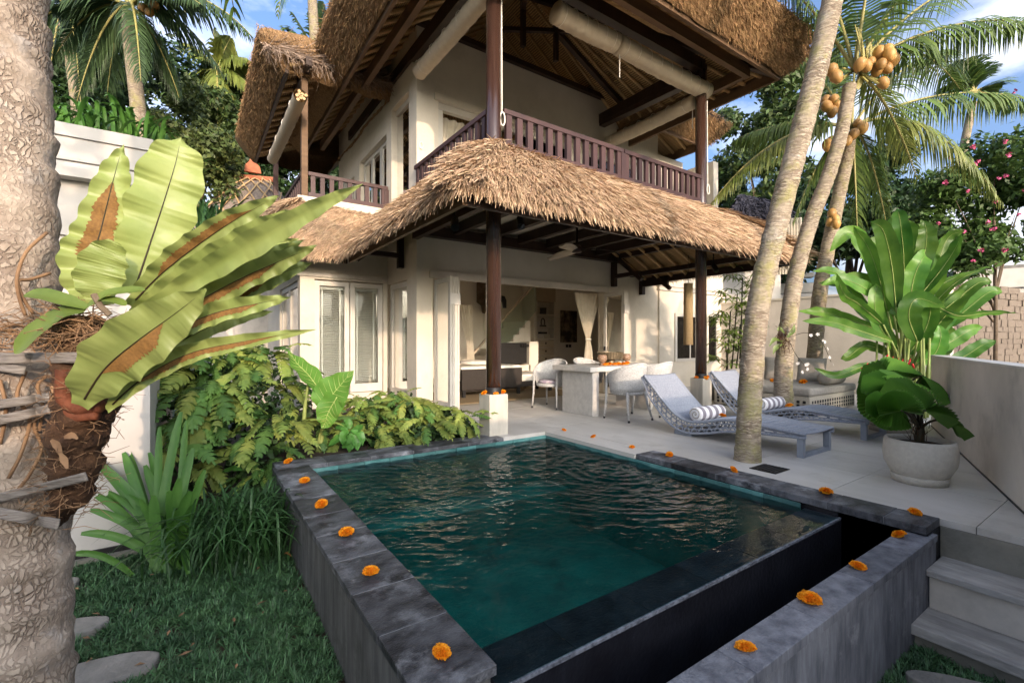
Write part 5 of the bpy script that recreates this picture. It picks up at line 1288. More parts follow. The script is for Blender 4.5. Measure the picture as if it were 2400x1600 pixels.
for (c, lab) in (((9.0, 3.46, .535), 'taupe bolster at the right end of the day bed'), ((8.45, 4.80, .535), 'taupe bolster at the left end of the day bed')):
    t = thing('bolster', lab, 'bolster', c, 0, 'bolsters on the day bed'); MB().tube([(-.30, 0, 0), (-.285, 0, 0), (.285, 0, 0), (.30, 0, 0)], [.07, .112, .112, .07], 20).build('bolster_body', M['grey_cloth'], t, smooth=True, local=True)
t = thing('stone_planter', 'dark square stone planter under the thin bamboo palms', 'planter', (8.75, 5.25, 0)); MB().box((8.45, 5.15, 0), (8.90, 5.6, .36)).build('box', M['riser'], t, bevel=.01)
MB().box((8.48, 5.18, .361), (8.87, 5.57, .365)).build('soil', M['soil'], t)
# pots
def pot(label, c, r, h, group='round cast stone pots'):
    t = thing('plant_pot', label, 'pot', c, 0, group)
    MB().lathe([(0, 0), (r*.55, 0), (r*.78, h*.16), (r*.96, h*.42), (r, h*.68), (r*.96, h*.92), (r*.93, h), (r*.86, h), (r*.86, h*.93), (r*.9, h*.7)], n=48).build('bowl', M['pot'], t, smooth=True, local=True)
    MB().lathe([(0, h*.86), (r*.88, h*.86)], n=32).build('soil', M['soil'], t, local=True)
    return t
def saucer(label, c, r):
    t = thing('pot_saucer', label, 'saucer', c, 0, 'cast stone saucers'); MB().lathe([(0, 0), (r*.94, 0), (r, .06), (r*.98, .065), (r*.90, .06), (r*.86, .02), (0, .02)], n=44).build('dish', M['pot'], t, smooth=True, local=True)
PC = atz(2155, 1128, 0); PR = .242
saucer('cast stone saucer under the big pot by the low wall', (PC.x, PC.y, 0.0), .19)
pot('big round cast stone pot holding the fan palm', (PC.x, PC.y, .021), PR, .33)
P2 = Vector((7.45, 2.20, 0))
saucer('cast stone saucer under the pot behind the fan palm', (P2.x, P2.y, 0.0), .23)
pot('round cast stone pot standing behind the fan palm pot', (P2.x, P2.y, .021), .28, .36)
# ================================================================== PLANTS
def ribbon(spine, widths, up=(0, 0, 1), cup=0.0, wave=0.0, wn_=7, nc=5, seed=0, twist=0.0, notch=0.0):
    """leaf blade along a spine; returns a grid of points"""
    r_ = random.Random(seed); G = []; n = len(spine); ph = r_.uniform(0, 6); ph2 = r_.uniform(0, 6)
    for i, p in enumerate(spine):
        d = (spine[min(i+1, n-1)] - spine[max(i-1, 0)]).normalized(); s_ = d.cross(Vector(up))
        if s_.length < 1e-4: s_ = Vector((1, 0, 0))
        s_.normalize(); nn = s_.cross(d).normalized()
        if twist: q = Matrix.Rotation(twist*i/(n-1), 3, d); s_ = q @ s_; nn = q @ nn
        w = widths[i]; row = []
        for j in range(nc):
            u = j/(nc-1)*2 - 1
            wv = wave*abs(u)**1.5*math.sin(wn_*6.283*i/(n-1) + (ph if u > 0 else ph2))
            k = 1 + notch*math.sin(wn_*6.283*i/(n-1) + 1.2 + (ph if u > 0 else ph2))*abs(u)
            row.append(p + s_*(u*w*k) + nn*(cup*w*abs(u)**1.3 + wv))
        G.append([q[:] for q in row])
    return G
def prof(n, tab):
    xs = [a for a, _ in tab]; ys = [b_ for _, b_ in tab]; return [float(np.interp(i/(n-1), xs, ys)) for i in range(n)]

# ---- big leaning trunk in the left foreground with its bird's nest fern
t = thing('coconut_palm', 'thick cracked palm trunk filling the left edge of the picture', 'palm tree', (-.5, 2.3, -.6))
TD = 1.62
def tp(x, y, d=TD): return atd(x, y, d)
axis = spline([tp(28, 1950), tp(32, 1600), tp(28, 1250), tp(22, 900), tp(12, 560), tp(2, 250), tp(-14, 0), tp(-40, -500), tp(-20, -1400)], 150)
def ring_trunk(axis, rfun, nseg=36, bump=.006, ringstep=9, seed=0, ringamp=.004):
    V = []; r_ = np.random.default_rng(seed); G = []
    nz = r_.normal(0, 1, (len(axis), nseg)); 
    for _ in range(2): nz = (nz + np.roll(nz, 1, 1) + np.roll(nz, -1, 1))/3
    for i, p in enumerate(axis):
        d = (axis[min(i+1, len(axis)-1)] - axis[max(i-1, 0)]).normalized(); a_ = (Vector((1, 0, 0)) - d*d.x).normalized(); c_ = d.cross(a_); row = []
        rg_ = ringamp*((i % ringstep)/ringstep)
        for k in range(nseg+1):
            th = 2*math.pi*k/nseg; rr = rfun(i/(len(axis)-1)) + bump*nz[i, k % nseg] + rg_*(1 + .5*math.sin(th*2+i))
            row.append((p + (a_*math.cos(th) + c_*math.sin(th))*rr)[:])
        G.append(row)
    return G
MB().grid(ring_trunk(axis, lambda u: .158 - .03*min(1, u*1.6) + .012*math.exp(-((u-.33)/.06)**2), 64, .0030, 5, 3, .015)).build('trunk', M['palm_bark_old'], t, smooth=True)
# climbing roots on the trunk
for k, P in enumerate([[(110, 545), (62, 590), (40, 650), (46, 700), (60, 740)], [(118, 640), (70, 655), (42, 660), (55, 700), (78, 735)], [(60, 870), (40, 930), (70, 980), (50, 1060), (20, 1120)], [(95, 960), (80, 1000), (98, 1050), (70, 1110), (40, 1150)], [(0, 890), (14, 960), (0, 1040)], [(108, 880), (88, 905), (100, 950), (92, 1010)]]):
    MB().tube(spline([tp(x, y, TD - .133 + .0012*max(0, x-40)) for x, y in P], 16), .0055, 6).build('aerial_root', M['fibre'], t, smooth=True)
# fronds of this palm lie outside the picture, high up; it still wears its crown
def frond_mesh(length, nl, ll, droop, w=.016, seed=0, hang=.6, name='frond', m='palm_leaf', arch=1.0, fold=.5):
    """coconut frond in local space: base at 0, heading +x"""
    r_ = random.Random(seed); n = 22
    sp = bez([(0, 0, 0), (length*.35, 0, length*.22*arch), (length*.75, 0, length*.12*arch - droop*.3), (length, 0, -droop)], n)
    mb = MB(); 
    def at(u):
        x = u*(n-1); i = min(int(x), n-2); return sp[i].lerp(sp[i+1], x-i), (sp[i+1]-sp[i]).normalized()
    for k in range(nl):
        u = .16 + .84*(k+.5)/nl; p, d = at(u); s_ = Vector((0, 1, 0)); up = s_.cross(d)*-1
        if up.z < 0: up = -up
        L_ = ll*(math.sin(math.pi*min(1, .22 + u*.80)))**.7*r_.uniform(.88, 1.08)
        for sg in (-1, 1):
            dr = (d*.55 + s_*sg*.8 + up*(fold*.5) + Vector((0, 0, -.15))).normalized(); q = [p]
            for j in range(1, 4):
                dr = (dr + Vector((0, 0, -hang*(.35+.35*j)*r_.uniform(.7, 1.2)))).normalized(); q.append(q[-1] + dr*L_/3)
            wd = [w*.6, w, w*.8, w*.12]; wv = d*1.0; row = []
            for j in range(4): row.append([(q[j] - wv*wd[j])[:], (q[j] + wv*wd[j])[:]])
            mb.grid(row)
    return mb, sp
def frond_obj(parent, base, tip, sag, ll=.55, nl=52, w=.016, hang=.6, seed=0, m='palm_leaf', r0=.022, name='frond', lift=.25):
    """frond from base to tip in world space, arching up by lift and hanging"""
    base = Vector(base); tip = Vector(tip); r_ = random.Random(seed); L_ = (tip - base).length; n = 24
    Zv = Vector((0, 0, 1))
    sp = bez([base, base.lerp(tip, .33) + Zv*L_*lift, base.lerp(tip, .72) + Zv*L_*lift*.9, tip], n)
    mb = MB()
    for k in range(nl):
        u = .14 + .86*(k+.5)/nl; x = u*(n-1); i = min(int(x), n-2); p = sp[i].lerp(sp[i+1], x-i); d = (sp[i+1]-sp[i]).normalized()
        s_ = d.cross(Zv)
        if s_.length < .15: s_ = d.cross(Vector((1, 0, 0)))
        s_.normalize(); up = s_.cross(d); up = up if up.z > 0 else -up
        l_ = ll*(math.sin(math.pi*min(1, .24 + u*.74)))**.65*r_.uniform(.85, 1.1)
        for sg in (-1, 1):
            dr = (d*.6 + s_*sg*.75 + up*.25).normalized(); q = [p]; hh = hang*r_.uniform(.75, 1.25)
            for j in range(1, 4):
                dr = (dr + Vector((0, 0, -hh*(.3+.4*j)))).normalized(); q.append(q[-1] + dr*l_/3 + Vector((r_.gauss(0, .006), r_.gauss(0, .006), 0)))
            wd = [w*.55, w, w*.75, w*.1]
            mb.grid([[(q[j] - d*wd[j])[:], (q[j] + d*wd[j])[:]] for j in range(4)])
    o = mb.build(name, M[m], parent)
    MB().tube(sp, [r0*(1 - .85*i/(n-1)) for i in range(n)], 6).build('rachis', M['rachis'], o, smooth=True)
    return o
topp = axis[-1]
for k in range(7):
    a_ = k*2*math.pi/7 + .3; frond_obj(t, topp, topp + Vector((2.4*math.cos(a_), 2.4*math.sin(a_), -.5)), 0, .6, 26, .03, .5, k, lift=.3)

# the fern
t = thing('birds_nest_fern', "large lime green bird's nest fern tied to the left palm trunk", 'fern', tp(190, 760, 1.5))
def fern_leaf(P, wmax, depth, label=None, sori=0.0, wave=.010, seed=0, tab=None, wn_=7, up=None, m='fern_leaf', rib=True, sside=1, cup=.12, rev=False):
    n = 90; sp = spline([atd(x, y, dd) for (x, y), dd in zip(P, depth)], n); tab = tab or [(0, .35), (.15, .7), (.4, 1), (.7, .85), (.9, .42), (1, .03)]
    w = [wmax*v for v in prof(n, tab)]
    view = (Vector((0, 0, H)) - sp[n//2]).normalized(); upv = Vector(up) if up else view
    G = ribbon(sp, w, upv, cup, wave, wn_, 9, seed, notch=.06); rj = random.Random(seed + 77)
    for gi in range(n):
        a_ = rj.gauss(0, .0016)
        for gj in range(9):
            if gj != 4: G[gi][gj] = (Vector(G[gi][gj]) + upv*a_*(.5 + abs(gj-4)/6))[:]
    o = MB().grid(G).build('leaf', M[m], t, smooth=True)
    if rib:
        k = [Vector(g[4]) + upv*.0016 for g in G]; MB().tube(k[4:82], [.0030*(1 - .9*i/78) for i in range(78)], 6).build('midrib', M['fern_rib'], o, smooth=True)
    if sori:
        a0, a1 = (int(n*.22), int(n*(.22 + sori)))
        for sg in ((1, -1) if sside == 0 else (sside,)):
            c = []
            for i in range(a0, a1):
                mid = Vector(G[i][4]); ed = Vector(G[i][8 if sg > 0 else 0]); e2 = Vector(G[i][6 if sg > 0 else 2]); f = .52*min(1, (i-a0)/8)*min(1, (a1-i)/10)*(0.90 + .16*(i % 2))*rj.uniform(.9, 1.1)
                tgt = mid.lerp(e2, min(1, f*2)) if f < .5 else e2.lerp(ed, f*2-1)
                nx_ = view*.0030
                c.append([(mid.lerp(e2, .06) + nx_)[:], (mid.lerp(e2, min(1, f*1.2)) + nx_)[:], (tgt + nx_)[:]])
            MB().grid(c).build('spore_band', M['sori'], o, smooth=True)
    return o
D = 1.5
fern_leaf([(222, 715), (214, 620), (236, 540), (266, 420), (288, 340)], 0.082, [1.50, 1.5, 1.51, 1.53, 1.55], sori=.52, wave=.016, seed=1, tab=[(0, .55), (.12, .85), (.3, 1), (.6, .72), (.85, .40), (1, .02)], wn_=9, sside=0)
fern_leaf([(312, 690), (352, 570), (385, 470), (412, 380), (424, 322)], 0.098, [1.56, 1.57, 1.58, 1.59, 1.6], wave=.014, seed=2, tab=[(0, .45), (.2, .85), (.45, 1), (.72, .9), (.88, .6), (1, .02)], wn_=5)
fern_leaf([(220, 705), (230, 660), (245, 610), (268, 565)], 0.060, [1.43, 1.42, 1.42, 1.42], wave=.012, seed=3, wn_=4, tab=[(0, .4), (.3, 1), (.7, .95), (.92, .6), (1, .25)], rib=False)
fern_leaf([(305, 716), (380, 640), (470, 570), (560, 510), (655, 458)], 0.046, [1.52, 1.50, 1.47, 1.44, 1.42], sori=.62, wave=.013, seed=4, sside=-1, wn_=8, cup=0.45)
fern_leaf([(310, 735), (420, 660), (530, 590), (630, 530), (716, 488)], 0.042, [1.46, 1.42, 1.38, 1.34, 1.3], sori=.6, wave=.010, seed=5, sside=1, cup=0.45)
fern_leaf([(330, 735), (470, 645), (612, 560), (740, 487), (850, 432)], 0.036, [1.40, 1.35, 1.30, 1.26, 1.22], wave=.007, seed=6, rib=False, tab=[(0, .5), (.3, .9), (.5, 1), (.75, .62), (.9, .35), (1, .02)], cup=0.45)
fern_leaf([(300, 770), (420, 700), (540, 640), (630, 600), (714, 562)], 0.034, [1.52, 1.5, 1.48, 1.46, 1.45], wave=.013, seed=7, wn_=8, cup=0.45)
fern_leaf([(300, 800), (430, 725), (560, 655), (660, 610), (742, 576)], 0.042, [1.48, 1.46, 1.43, 1.41, 1.40], sori=.5, wave=.014, seed=8, sside=1, wn_=8, cup=0.45)
fern_leaf([(310, 830), (440, 755), (570, 680), (660, 640), (732, 616)], 0.040, [1.56, 1.54, 1.52, 1.50, 1.5], sori=.45, wave=.015, seed=9, m='fern_leaf', cup=0.45)
fern_leaf([(290, 860), (400, 780), (500, 735), (600, 712), (682, 696)], 0.034, [1.44, 1.42, 1.40, 1.39, 1.39], sori=.55, wave=.012, seed=10, sside=1, cup=0.45)
fern_leaf([(188, 950), (245, 865), (320, 800), (410, 735), (484, 678)], 0.085, [1.40, 1.36, 1.33, 1.32, 1.31], sori=.45, wave=.012, seed=11, sside=1, tab=[(0, .28), (.15, .72), (.35, 1), (.6, .92), (.85, .5), (1, .04)], wn_=5, cup=0.15)
fern_leaf([(250, 960), (330, 890), (440, 830), (570, 800), (740, 772)], 0.032, [1.47, 1.46, 1.46, 1.47, 1.49], sori=.66, wave=.010, seed=12, sside=1, cup=0.45)
fern_leaf([(270, 900), (370, 830), (480, 770), (560, 742), (640, 730)], 0.034, [1.53, 1.52, 1.51, 1.51, 1.51], wave=.010, seed=13, wn_=6, cup=0.45)
fern_leaf([(330, 700), (430, 640), (540, 600), (620, 575), (700, 560)], 0.034, [1.60, 1.6, 1.6, 1.6, 1.6], wave=.012, seed=14, cup=0.45)
fern_leaf([(300, 850), (380, 770), (470, 700), (550, 640), (600, 600)], 0.046, [1.50, 1.48, 1.46, 1.45, 1.44], sori=.5, wave=.010, seed=15, sside=-1, cup=0.45)
# root ball with coir fibres
b = MB(); c0 = tp(185, 880, 1.54); G = []
bp = spline([tp(195, 745, 1.53), tp(196, 850, 1.52), tp(205, 940, 1.52), tp(182, 1010, 1.53), tp(176, 1090, 1.54), tp(165, 1160, 1.55), tp(120, 1225, 1.57)], 40)
MB().grid(ring_trunk(bp, lambda u: .090*(1 - .30*u)*(.30 + .72*math.sin(math.pi*min(1, u*.9 + .1))**.7) + .006*math.sin(u*40), 40, .012, 50, 9, 0)).build('root_ball', M['coir'], t, smooth=True)
fb = MB(); rr = random.Random(4)
for k in range(520):
    u = rr.random(); p = bp[int(u*39)]; a_ = rr.uniform(0, 6.28); q = p + Vector((math.cos(a_)*.075, math.sin(a_)*.075, rr.uniform(-.03, .03))) ; d_ = Vector((rr.gauss(0, 1), rr.gauss(0, 1), rr.gauss(0, .6))).normalized()
    e_ = q + d_*rr.uniform(.03, .10); mid = (q+e_)/2 + Vector((rr.gauss(0, .012), rr.gauss(0, .012), rr.gauss(0, .012))); fb.tube([q, mid, e_], [.0013, .0011, .0006], 4, cap=False)
for k in range(420):                                    # wrapped fibres round the trunk at the tie
    a_ = rr.uniform(0, 6.28); y = rr.gauss(775, 28); p = tp(25, y); rad_ = .142 + rr.uniform(0, .022); sp_ = []
    for j in range(4): aa = a_ + j*rr.uniform(.12, .22); sp_.append(p + Vector((math.cos(aa)*rad_, math.sin(aa)*rad_, j*rr.uniform(-.012, .012))))
    fb.tube(sp_, .0013, 4, cap=False)
for k in range(170):
    p = tp(rr.uniform(120, 240), rr.gauss(770, 25), 1.44 + rr.uniform(-.03, .04)); d_ = Vector((rr.gauss(0, 1), rr.gauss(0, .5), rr.gauss(0, .5))).normalized(); fb.tube([p, p + d_*.03 + Vector((0, 0, rr.gauss(0, .01))), p + d_*.07], [.0019, .0017, .0008], 4, cap=False)
fb.build('fibre', M['fibre'], t, kind='stuff')
for (P, r_) in (([(150, 865), (150, 930), (180, 955), (235, 950)], .022), ([(150, 940), (172, 975), (228, 972)], .016)):
    MB().tube(spline([tp(x, y, 1.45) for x, y in P], 14), [r_]*14, 8).build('leaf_base', M['rust'], t, smooth=True)
for (P) in ([(120, 1030), (135, 1045), (145, 1070)], [(142, 1062), (152, 1080), (158, 1098)], [(120, 905), (138, 930), (150, 955)], [(150, 1025), (170, 1020), (182, 1028)]):
    s_ = spline([tp(x, y, 1.445) for x, y in P], 8); MB().grid(ribbon(s_, prof(8, [(0, .004), (.4, .011), (1, .003)]), (-.3, -1, .2), .2, 0, 3, 5)).build('dry_scale', M['fibre'], t, smooth=True)
# grey straps that bind it to the trunk
t2 = thing('binding_strap', 'grey strips wound round the trunk to hold the fern', 'strap', tp(60, 1000))
for (ya, yb, dx, wd) in ((840, 838, 205, .017), (848, 868, 60, .013), (962, 930, 118, .014), (1008, 958, 118, .015), (1192, 1115, 205, .014), (1180, 1228, 140, .016)):
    pts = []
    for k in range(16):
        u = k/15; x = -110 + (dx + 110)*u; y = ya + (yb - ya)*max(0, (u-.45)/.55)**1.0 if x > 0 else ya
        y = ya + (yb - ya)*u; fx = max(-1, min(1, (x - 25)/92)); dd = TD - .166*math.sqrt(max(0, 1 - fx*fx))-.006
        if x > 95: dd = TD - .145 - .065*min(1, (x-95)/90)
        pts.append(tp(x, y, dd))
    sp = spline(pts, 40); view = Vector((.25, -1, .1))
    o = MB().grid(ribbon(sp, [wd]*40, view, .1, 0, 2, 5)).build('strip', M['tie'], t2, smooth=True); so = o.modifiers.new('s', 'SOLIDIFY'); so.thickness = .004
# orchid leaves beside the fern
t3 = thing('orchid', 'small orchid with blunt strap leaves rooted above the tie on the left trunk', 'orchid', tp(205, 720, 1.42))
for (P, w, sd) in (([(205, 722), (150, 705), (100, 692), (58, 690)], .026, 1), ([(200, 728), (150, 738), (85, 780), (34, 828)], .036, 2), ([(205, 718), (250, 690), (300, 682), (340, 680)], .018, 3), ([(228, 700), (270, 705), (296, 716)], .014, 4)):
    sp = spline([tp(x, y, 1.40) for x, y in P], 20); MB().grid(ribbon(sp, [w*v for v in prof(20, [(0, .4), (.3, .95), (.7, 1), (.92, .7), (1, .1)])], (0, -.75, .66), .3, 0, 3, 7, sd)).build('leaf', M['orchid_leaf'], t3, smooth=True)
MB().tube([tp(220, 690, 1.40), tp(236, 718, 1.40), tp(258, 738, 1.41)], .009, 7).build('stem', M['wood_stem'], t3)

# ---- right hand coconut palms
def palm_trunk(t, P, depth, r0, r1, n=110, step=5, m='palm_bark', seed=0):
    ax = spline([atd(x, y, d_) for (x, y), d_ in zip(P, depth)], n)
    MB().grid(ring_trunk(ax, lambda u: r0 + (r1 - r0)*u + .02*math.exp(-u*22), 28, .0035, step, seed, .006)).build('trunk', M[m], t, smooth=True); return ax
b0 = Vector((4.41, 2.44, 0))
t = thing('coconut_palm', 'slender palm leaning to the right across the lounger, nearest the pool on the right', 'palm tree', b0)
ax = palm_trunk(t, [(1752, 1080), (1756, 960), (1765, 820), (1780, 700), (1806, 585), (1840, 450), (1880, 300), (1915, 160), (1945, 30), (1985, -150), (2060, -420)], [4.51]*5 + [4.55, 4.6, 4.65, 4.7, 4.8, 5.0], .104, .092, 130, 4, seed=1)
for k in range(9):
    a_ = k*2*math.pi/9 + .2; frond_obj(t, ax[-1], ax[-1] + Vector((2.6*math.cos(a_), 2.6*math.sin(a_), .1)), 0, .6, 26, .03, .6, 40+k, lift=.32)
t = thing('coconut_palm', 'palm with yellow coconuts rising behind the day bed', 'palm tree', (7.13, 3.36, 0))
D2 = 6.85
ax = palm_trunk(t, [(1838, 985), (1836, 880), (1846, 770), (1866, 640), (1900, 520), (1940, 415), (1972, 310), (1992, 200)], [D2]*8, .125, .082, 120, 4, seed=2)
cr = atd(2003, 165, D2)
def pfr(t, pts_tip, dep_tip, lift, ll, nl, hang, seed, m='palm_leaf', base=None, w=.018): return frond_obj(t, base if base is not None else cr, atd(*pts_tip, dep_tip), 0, ll, nl, w, hang, seed, m, .03, lift=lift)
pfr(t, (2440, 60), 6.6, .17, .78, 66, .85, 51)
pfr(t, (2200, -110), 6.4, .12, .7, 50, .6, 52)
pfr(t, (2060, -190), 6.6, .05, .7, 44, .4, 53)
pfr(t, (1800, -60), 7.6, .12, .75, 50, .7, 54)
pfr(t, (2330, -60), 7.4, .12, .75, 56, .6, 56)
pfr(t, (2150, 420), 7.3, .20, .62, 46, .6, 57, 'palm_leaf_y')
pfr(t, (1900, -160), 7.4, .05, .7, 40, .5, 58)
pfr(t, (2250, 210), 7.8, .25, .8, 56, .7, 59)
cb = MB()
def coconuts(t, spots, d_, r=.105, seed=0):
    rr_ = random.Random(seed)
    me_ = MB().lathe([(0, -1.08), (.45, -.92), (.85, -.42), (.97, .1), (.8, .62), (.42, .93), (0, 1.02)], n=14).mesh('coconut', M['coconut'], True)
    for (x, y) in spots:
        o = link('coconut', me_, t, True); o.location = atd(x, y, d_ - rr_.uniform(.1, .28)) - wl(t); s_ = r*rr_.uniform(.85, 1.1); o.scale = (s_*.92, s_*.92, s_*1.08); o.rotation_euler = (rr_.uniform(-.5, .5), rr_.uniform(-.5, .5), 0)
coconuts(t, [(2060, 125), (2080, 118), (2040, 148), (2066, 150), (2092, 142), (2056, 165), (2078, 160), (2030, 155), (2070, 195), (1950, 165), (1960, 180), (2015, 152), (2085, 128)], D2, .088, 1)
for k in range(8):
    rr_ = random.Random(k); MB().tube([cr, atd(2000 + rr_.uniform(-60, 90), 165 + rr_.uniform(-10, 40), D2 - .15)], .015, 5).build('fruit_stalk', M['rachis'], t)
for k in range(6): MB().grid(ribbon(spline([cr + Vector((0, 0, -.25)), cr + Vector((.15*math.cos(k), -.12, .1)), cr + Vector((.3*math.cos(k), -.1, .5))], 8), [.07, .07, .06, .05, .04, .035, .03, .02], (0, -1, .2), .4, 0, 3, 5, k)).build('sheath', M['rachis'], t, smooth=True)
t = thing('coconut_palm', 'shorter fruiting palm with drooping fronds behind the palm with coconuts', 'palm tree', (9.3, 3.6, 0))
D3 = 8.9
ax = palm_trunk(t, [(1905, 900), (1920, 700), (1945, 560), (1968, 450), (1985, 370), (1992, 320)], [D3]*6, .13, .10, 90, 4, seed=3)
cr3 = atd(1996, 300, D3)
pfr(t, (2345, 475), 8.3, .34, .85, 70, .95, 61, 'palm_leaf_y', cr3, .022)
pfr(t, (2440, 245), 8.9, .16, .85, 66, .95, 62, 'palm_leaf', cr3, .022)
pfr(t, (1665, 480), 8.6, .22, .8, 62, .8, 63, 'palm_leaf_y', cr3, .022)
pfr(t, (1720, 330), 9.4, .15, .8, 60, .7, 64, 'palm_leaf', cr3, .022)
pfr(t, (2080, 540), 9.2, .30, .75, 50, .8, 65, 'palm_leaf', cr3, .022)
pfr(t, (2010, 560), 8.9, .22, .7, 46, .8, 66, 'palm_leaf', cr3, .022)
pfr(t, (1860, 520), 9.3, .25, .75, 50, .8, 67, 'palm_leaf', cr3, .022)
pfr(t, (2230, 120), 9.6, .16, .85, 60, .7, 68, 'palm_leaf', cr3, .022)
pfr(t, (2010, 30), 9.3, .05, .8, 44, .5, 69, 'palm_leaf', cr3, .022)
pfr(t, (1830, 90), 9.6, .12, .8, 50, .6, 70, 'palm_leaf', cr3, .022)
coconuts(t, [(1938, 250), (1950, 262), (1962, 250), (1935, 235), (1955, 235), (2010, 290), (2022, 300), (1950, 330), (1940, 340), (2000, 315), (1985, 330)], D3, .10, 2)
coconuts(t, [(1950, 500), (1958, 512), (1946, 520), (1960, 525)], D3, .09, 3)

# ---- background palms
def bg_palm(label, P, d_, r, cx, fr, ll, nl, seed, m='palm_leaf', hang=.6, w=.03, nuts=()):
    t = thing('coconut_palm', label, 'palm tree', atd(*P[0], d_))
    palm_trunk(t, P, [d_]*len(P), r, r*.8, 60, 3, seed=seed); c_ = atd(*cx, d_)
    for i, (x, y, dd, lf) in enumerate(fr): frond_obj(t, c_, atd(x, y, d_ + dd), 0, ll, nl, w, hang, seed*20+i, m, .045, lift=lf)
    if nuts: coconuts(t, nuts, d_, .13, seed)
    return t
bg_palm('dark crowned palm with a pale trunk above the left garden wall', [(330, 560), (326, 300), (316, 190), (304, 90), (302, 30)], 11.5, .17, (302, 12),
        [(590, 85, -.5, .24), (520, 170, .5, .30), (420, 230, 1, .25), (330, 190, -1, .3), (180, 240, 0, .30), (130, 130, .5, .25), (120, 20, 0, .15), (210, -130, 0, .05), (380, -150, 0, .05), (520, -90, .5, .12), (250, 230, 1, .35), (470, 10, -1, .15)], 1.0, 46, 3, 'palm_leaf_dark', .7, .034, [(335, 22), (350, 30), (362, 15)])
bg_palm('yellowish palm behind the dark palm at the left', [(512, 480), (511, 300), (508, 200)], 19, .17, (508, 165),
        [(470, 300, 0, .3), (560, 290, 0, .3), (590, 210, 0, .25), (430, 220, 0, .25), (450, 110, 0, .12), (540, 90, 0, .1), (500, 70, 0, .02), (580, 140, 0, .15), (510, 310, -.6, .4)], 1.25, 34, 4, 'palm_leaf_y', .7, .06)
bg_palm('tall palm with a bare pale trunk behind the thatched wing', [(742, 330), (738, 120), (732, 0), (725, -160)], 22, .24, (724, -190),
        [(600, -90, 0, .2), (840, -90, 0, .2), (800, 30, 1, .3), (650, 40, 1, .3), (720, -300, 0, 0), (860, -200, 0, .1), (590, -200, 0, .1), (785, 25, 2, .35)], 1.3, 30, 5, 'palm_leaf', .7, .07)
bg_palm('short palm whose fronds show either side of the tall bare trunk', [(735, 330), (735, 150)], 26, .2, (735, 140),
        [(675, 75, 0, .2), (690, 40, 0, .1), (800, 60, 0, .15), (790, 20, 0, .1), (660, 130, 0, .25), (760, 10, 0, .05), (720, 30, 0, .02)], 1.4, 34, 6, 'palm_leaf', .45, .06)
bg_palm('far palm whose feathery top shows against the sky at the right', [(2230, 480), (2262, 330), (2280, 240)], 24, .2, (2284, 215),
        [(2220, 200, 0, .1), (2235, 150, 0, .1), (2310, 165, 0, .05), (2350, 200, 0, .12), (2200, 260, 0, .2), (2370, 260, 0, .2), (2270, 140, 0, .02)], 1.2, 30, 7, 'palm_leaf', .3, .05)
bg_palm('half hidden palm behind the big trunk at the far left', [(200, 560), (180, 250), (150, 60)], 14, .16, (150, 20),
        [(110, 230, 0, .3), (260, 200, 0, .3), (330, 90, 0, .25), (60, 100, 0, .25), (230, -60, 0, .1), (100, -60, 0, .1), (190, 250, -.8, .35)], 1.1, 40, 8, 'palm_leaf_dark', .7, .04)

# ---- leafy trees: trunk, limbs, crown of leaves
def leaf_cloud(mb, centres, n, size, seed, squash=.75, flat=.35, aspect=2.0):
    r_ = np.random.default_rng(seed); C = np.array([c[:3] for c in centres], float); R_ = np.array([c[3] for c in centres], float); pr = R_**2.2; pr /= pr.sum()
    i = r_.choice(len(C), n, p=pr); v = r_.normal(0, 1, (n, 3)); v /= np.linalg.norm(v, axis=1)[:, None]
    rr = r_.uniform(.45, 1.0, (n, 1))**.5; p = C[i] + v*rr*R_[i][:, None]*np.array([1, 1, squash])*(1 + .16*r_.normal(0, 1, (n, 1)))
    nrm = v*.7 + r_.normal(0, .55, (n, 3)) + np.array([0, 0, flat]); nrm /= np.linalg.norm(nrm, axis=1)[:, None]
    a_ = np.cross(nrm, r_.normal(0, 1, (n, 3))); a_ /= np.linalg.norm(a_, axis=1)[:, None]; c_ = np.cross(nrm, a_)
    s_ = size*r_.uniform(.6, 1.35, (n, 1)); a_ *= s_; c_ *= s_/aspect
    droop = np.array([0, 0, -1])*s_*.25
    V = np.stack([p - a_, p - c_*1.0 - a_*.1, p + a_ + droop, p + c_*1.0 - a_*.1], 1)
    mb.add(V, np.arange(n)[:, None]*4 + np.array([0, 1, 2, 3]))
def tree(label, base, h, crown, n, size, m, seed, cat='tree', name='broadleaf_tree', trunk_r=.12, group=None):
    """crown: blobs (dx,dy,z,r) relative to the base"""
    base = Vector(base); t = thing(name, label, cat, base, 0, group); r_ = random.Random(seed)
    tops = Vector((base.x, base.y, base.z + h)); tr = MB(); tr.tube(spline([base, base + Vector((r_.uniform(-.2, .2), r_.uniform(-.2, .2), h*.5)), tops], 12), [trunk_r*(1 - .5*i/11) for i in range(12)], 9)
    for (dx, dy, z, r) in crown: 
        e_ = base + Vector((dx, dy, z)); s_ = base + Vector((0, 0, min(h, z)*.6)); tr.tube(spline([s_, s_.lerp(e_, .5) + Vector((0, 0, .2)), e_], 8), [trunk_r*.5*(1 - .8*i/7) for i in range(8)], 6)
    tr.build('trunk', M['wood_stem'], t, smooth=True)
    blobs = []
    for (dx, dy, z, r) in crown:
        for k in range(7): 
            a_ = r_.uniform(0, 6.28); q = r*r_.uniform(.3, .85); blobs.append((base.x + dx + q*math.cos(a_), base.y + dy + q*math.sin(a_), base.z + z + r*r_.uniform(-.6, .65), r*r_.uniform(.3, .52)))
    c = MB(); leaf_cloud(c, blobs, n, size, seed); c.build('crown', M[m], t)
    return t
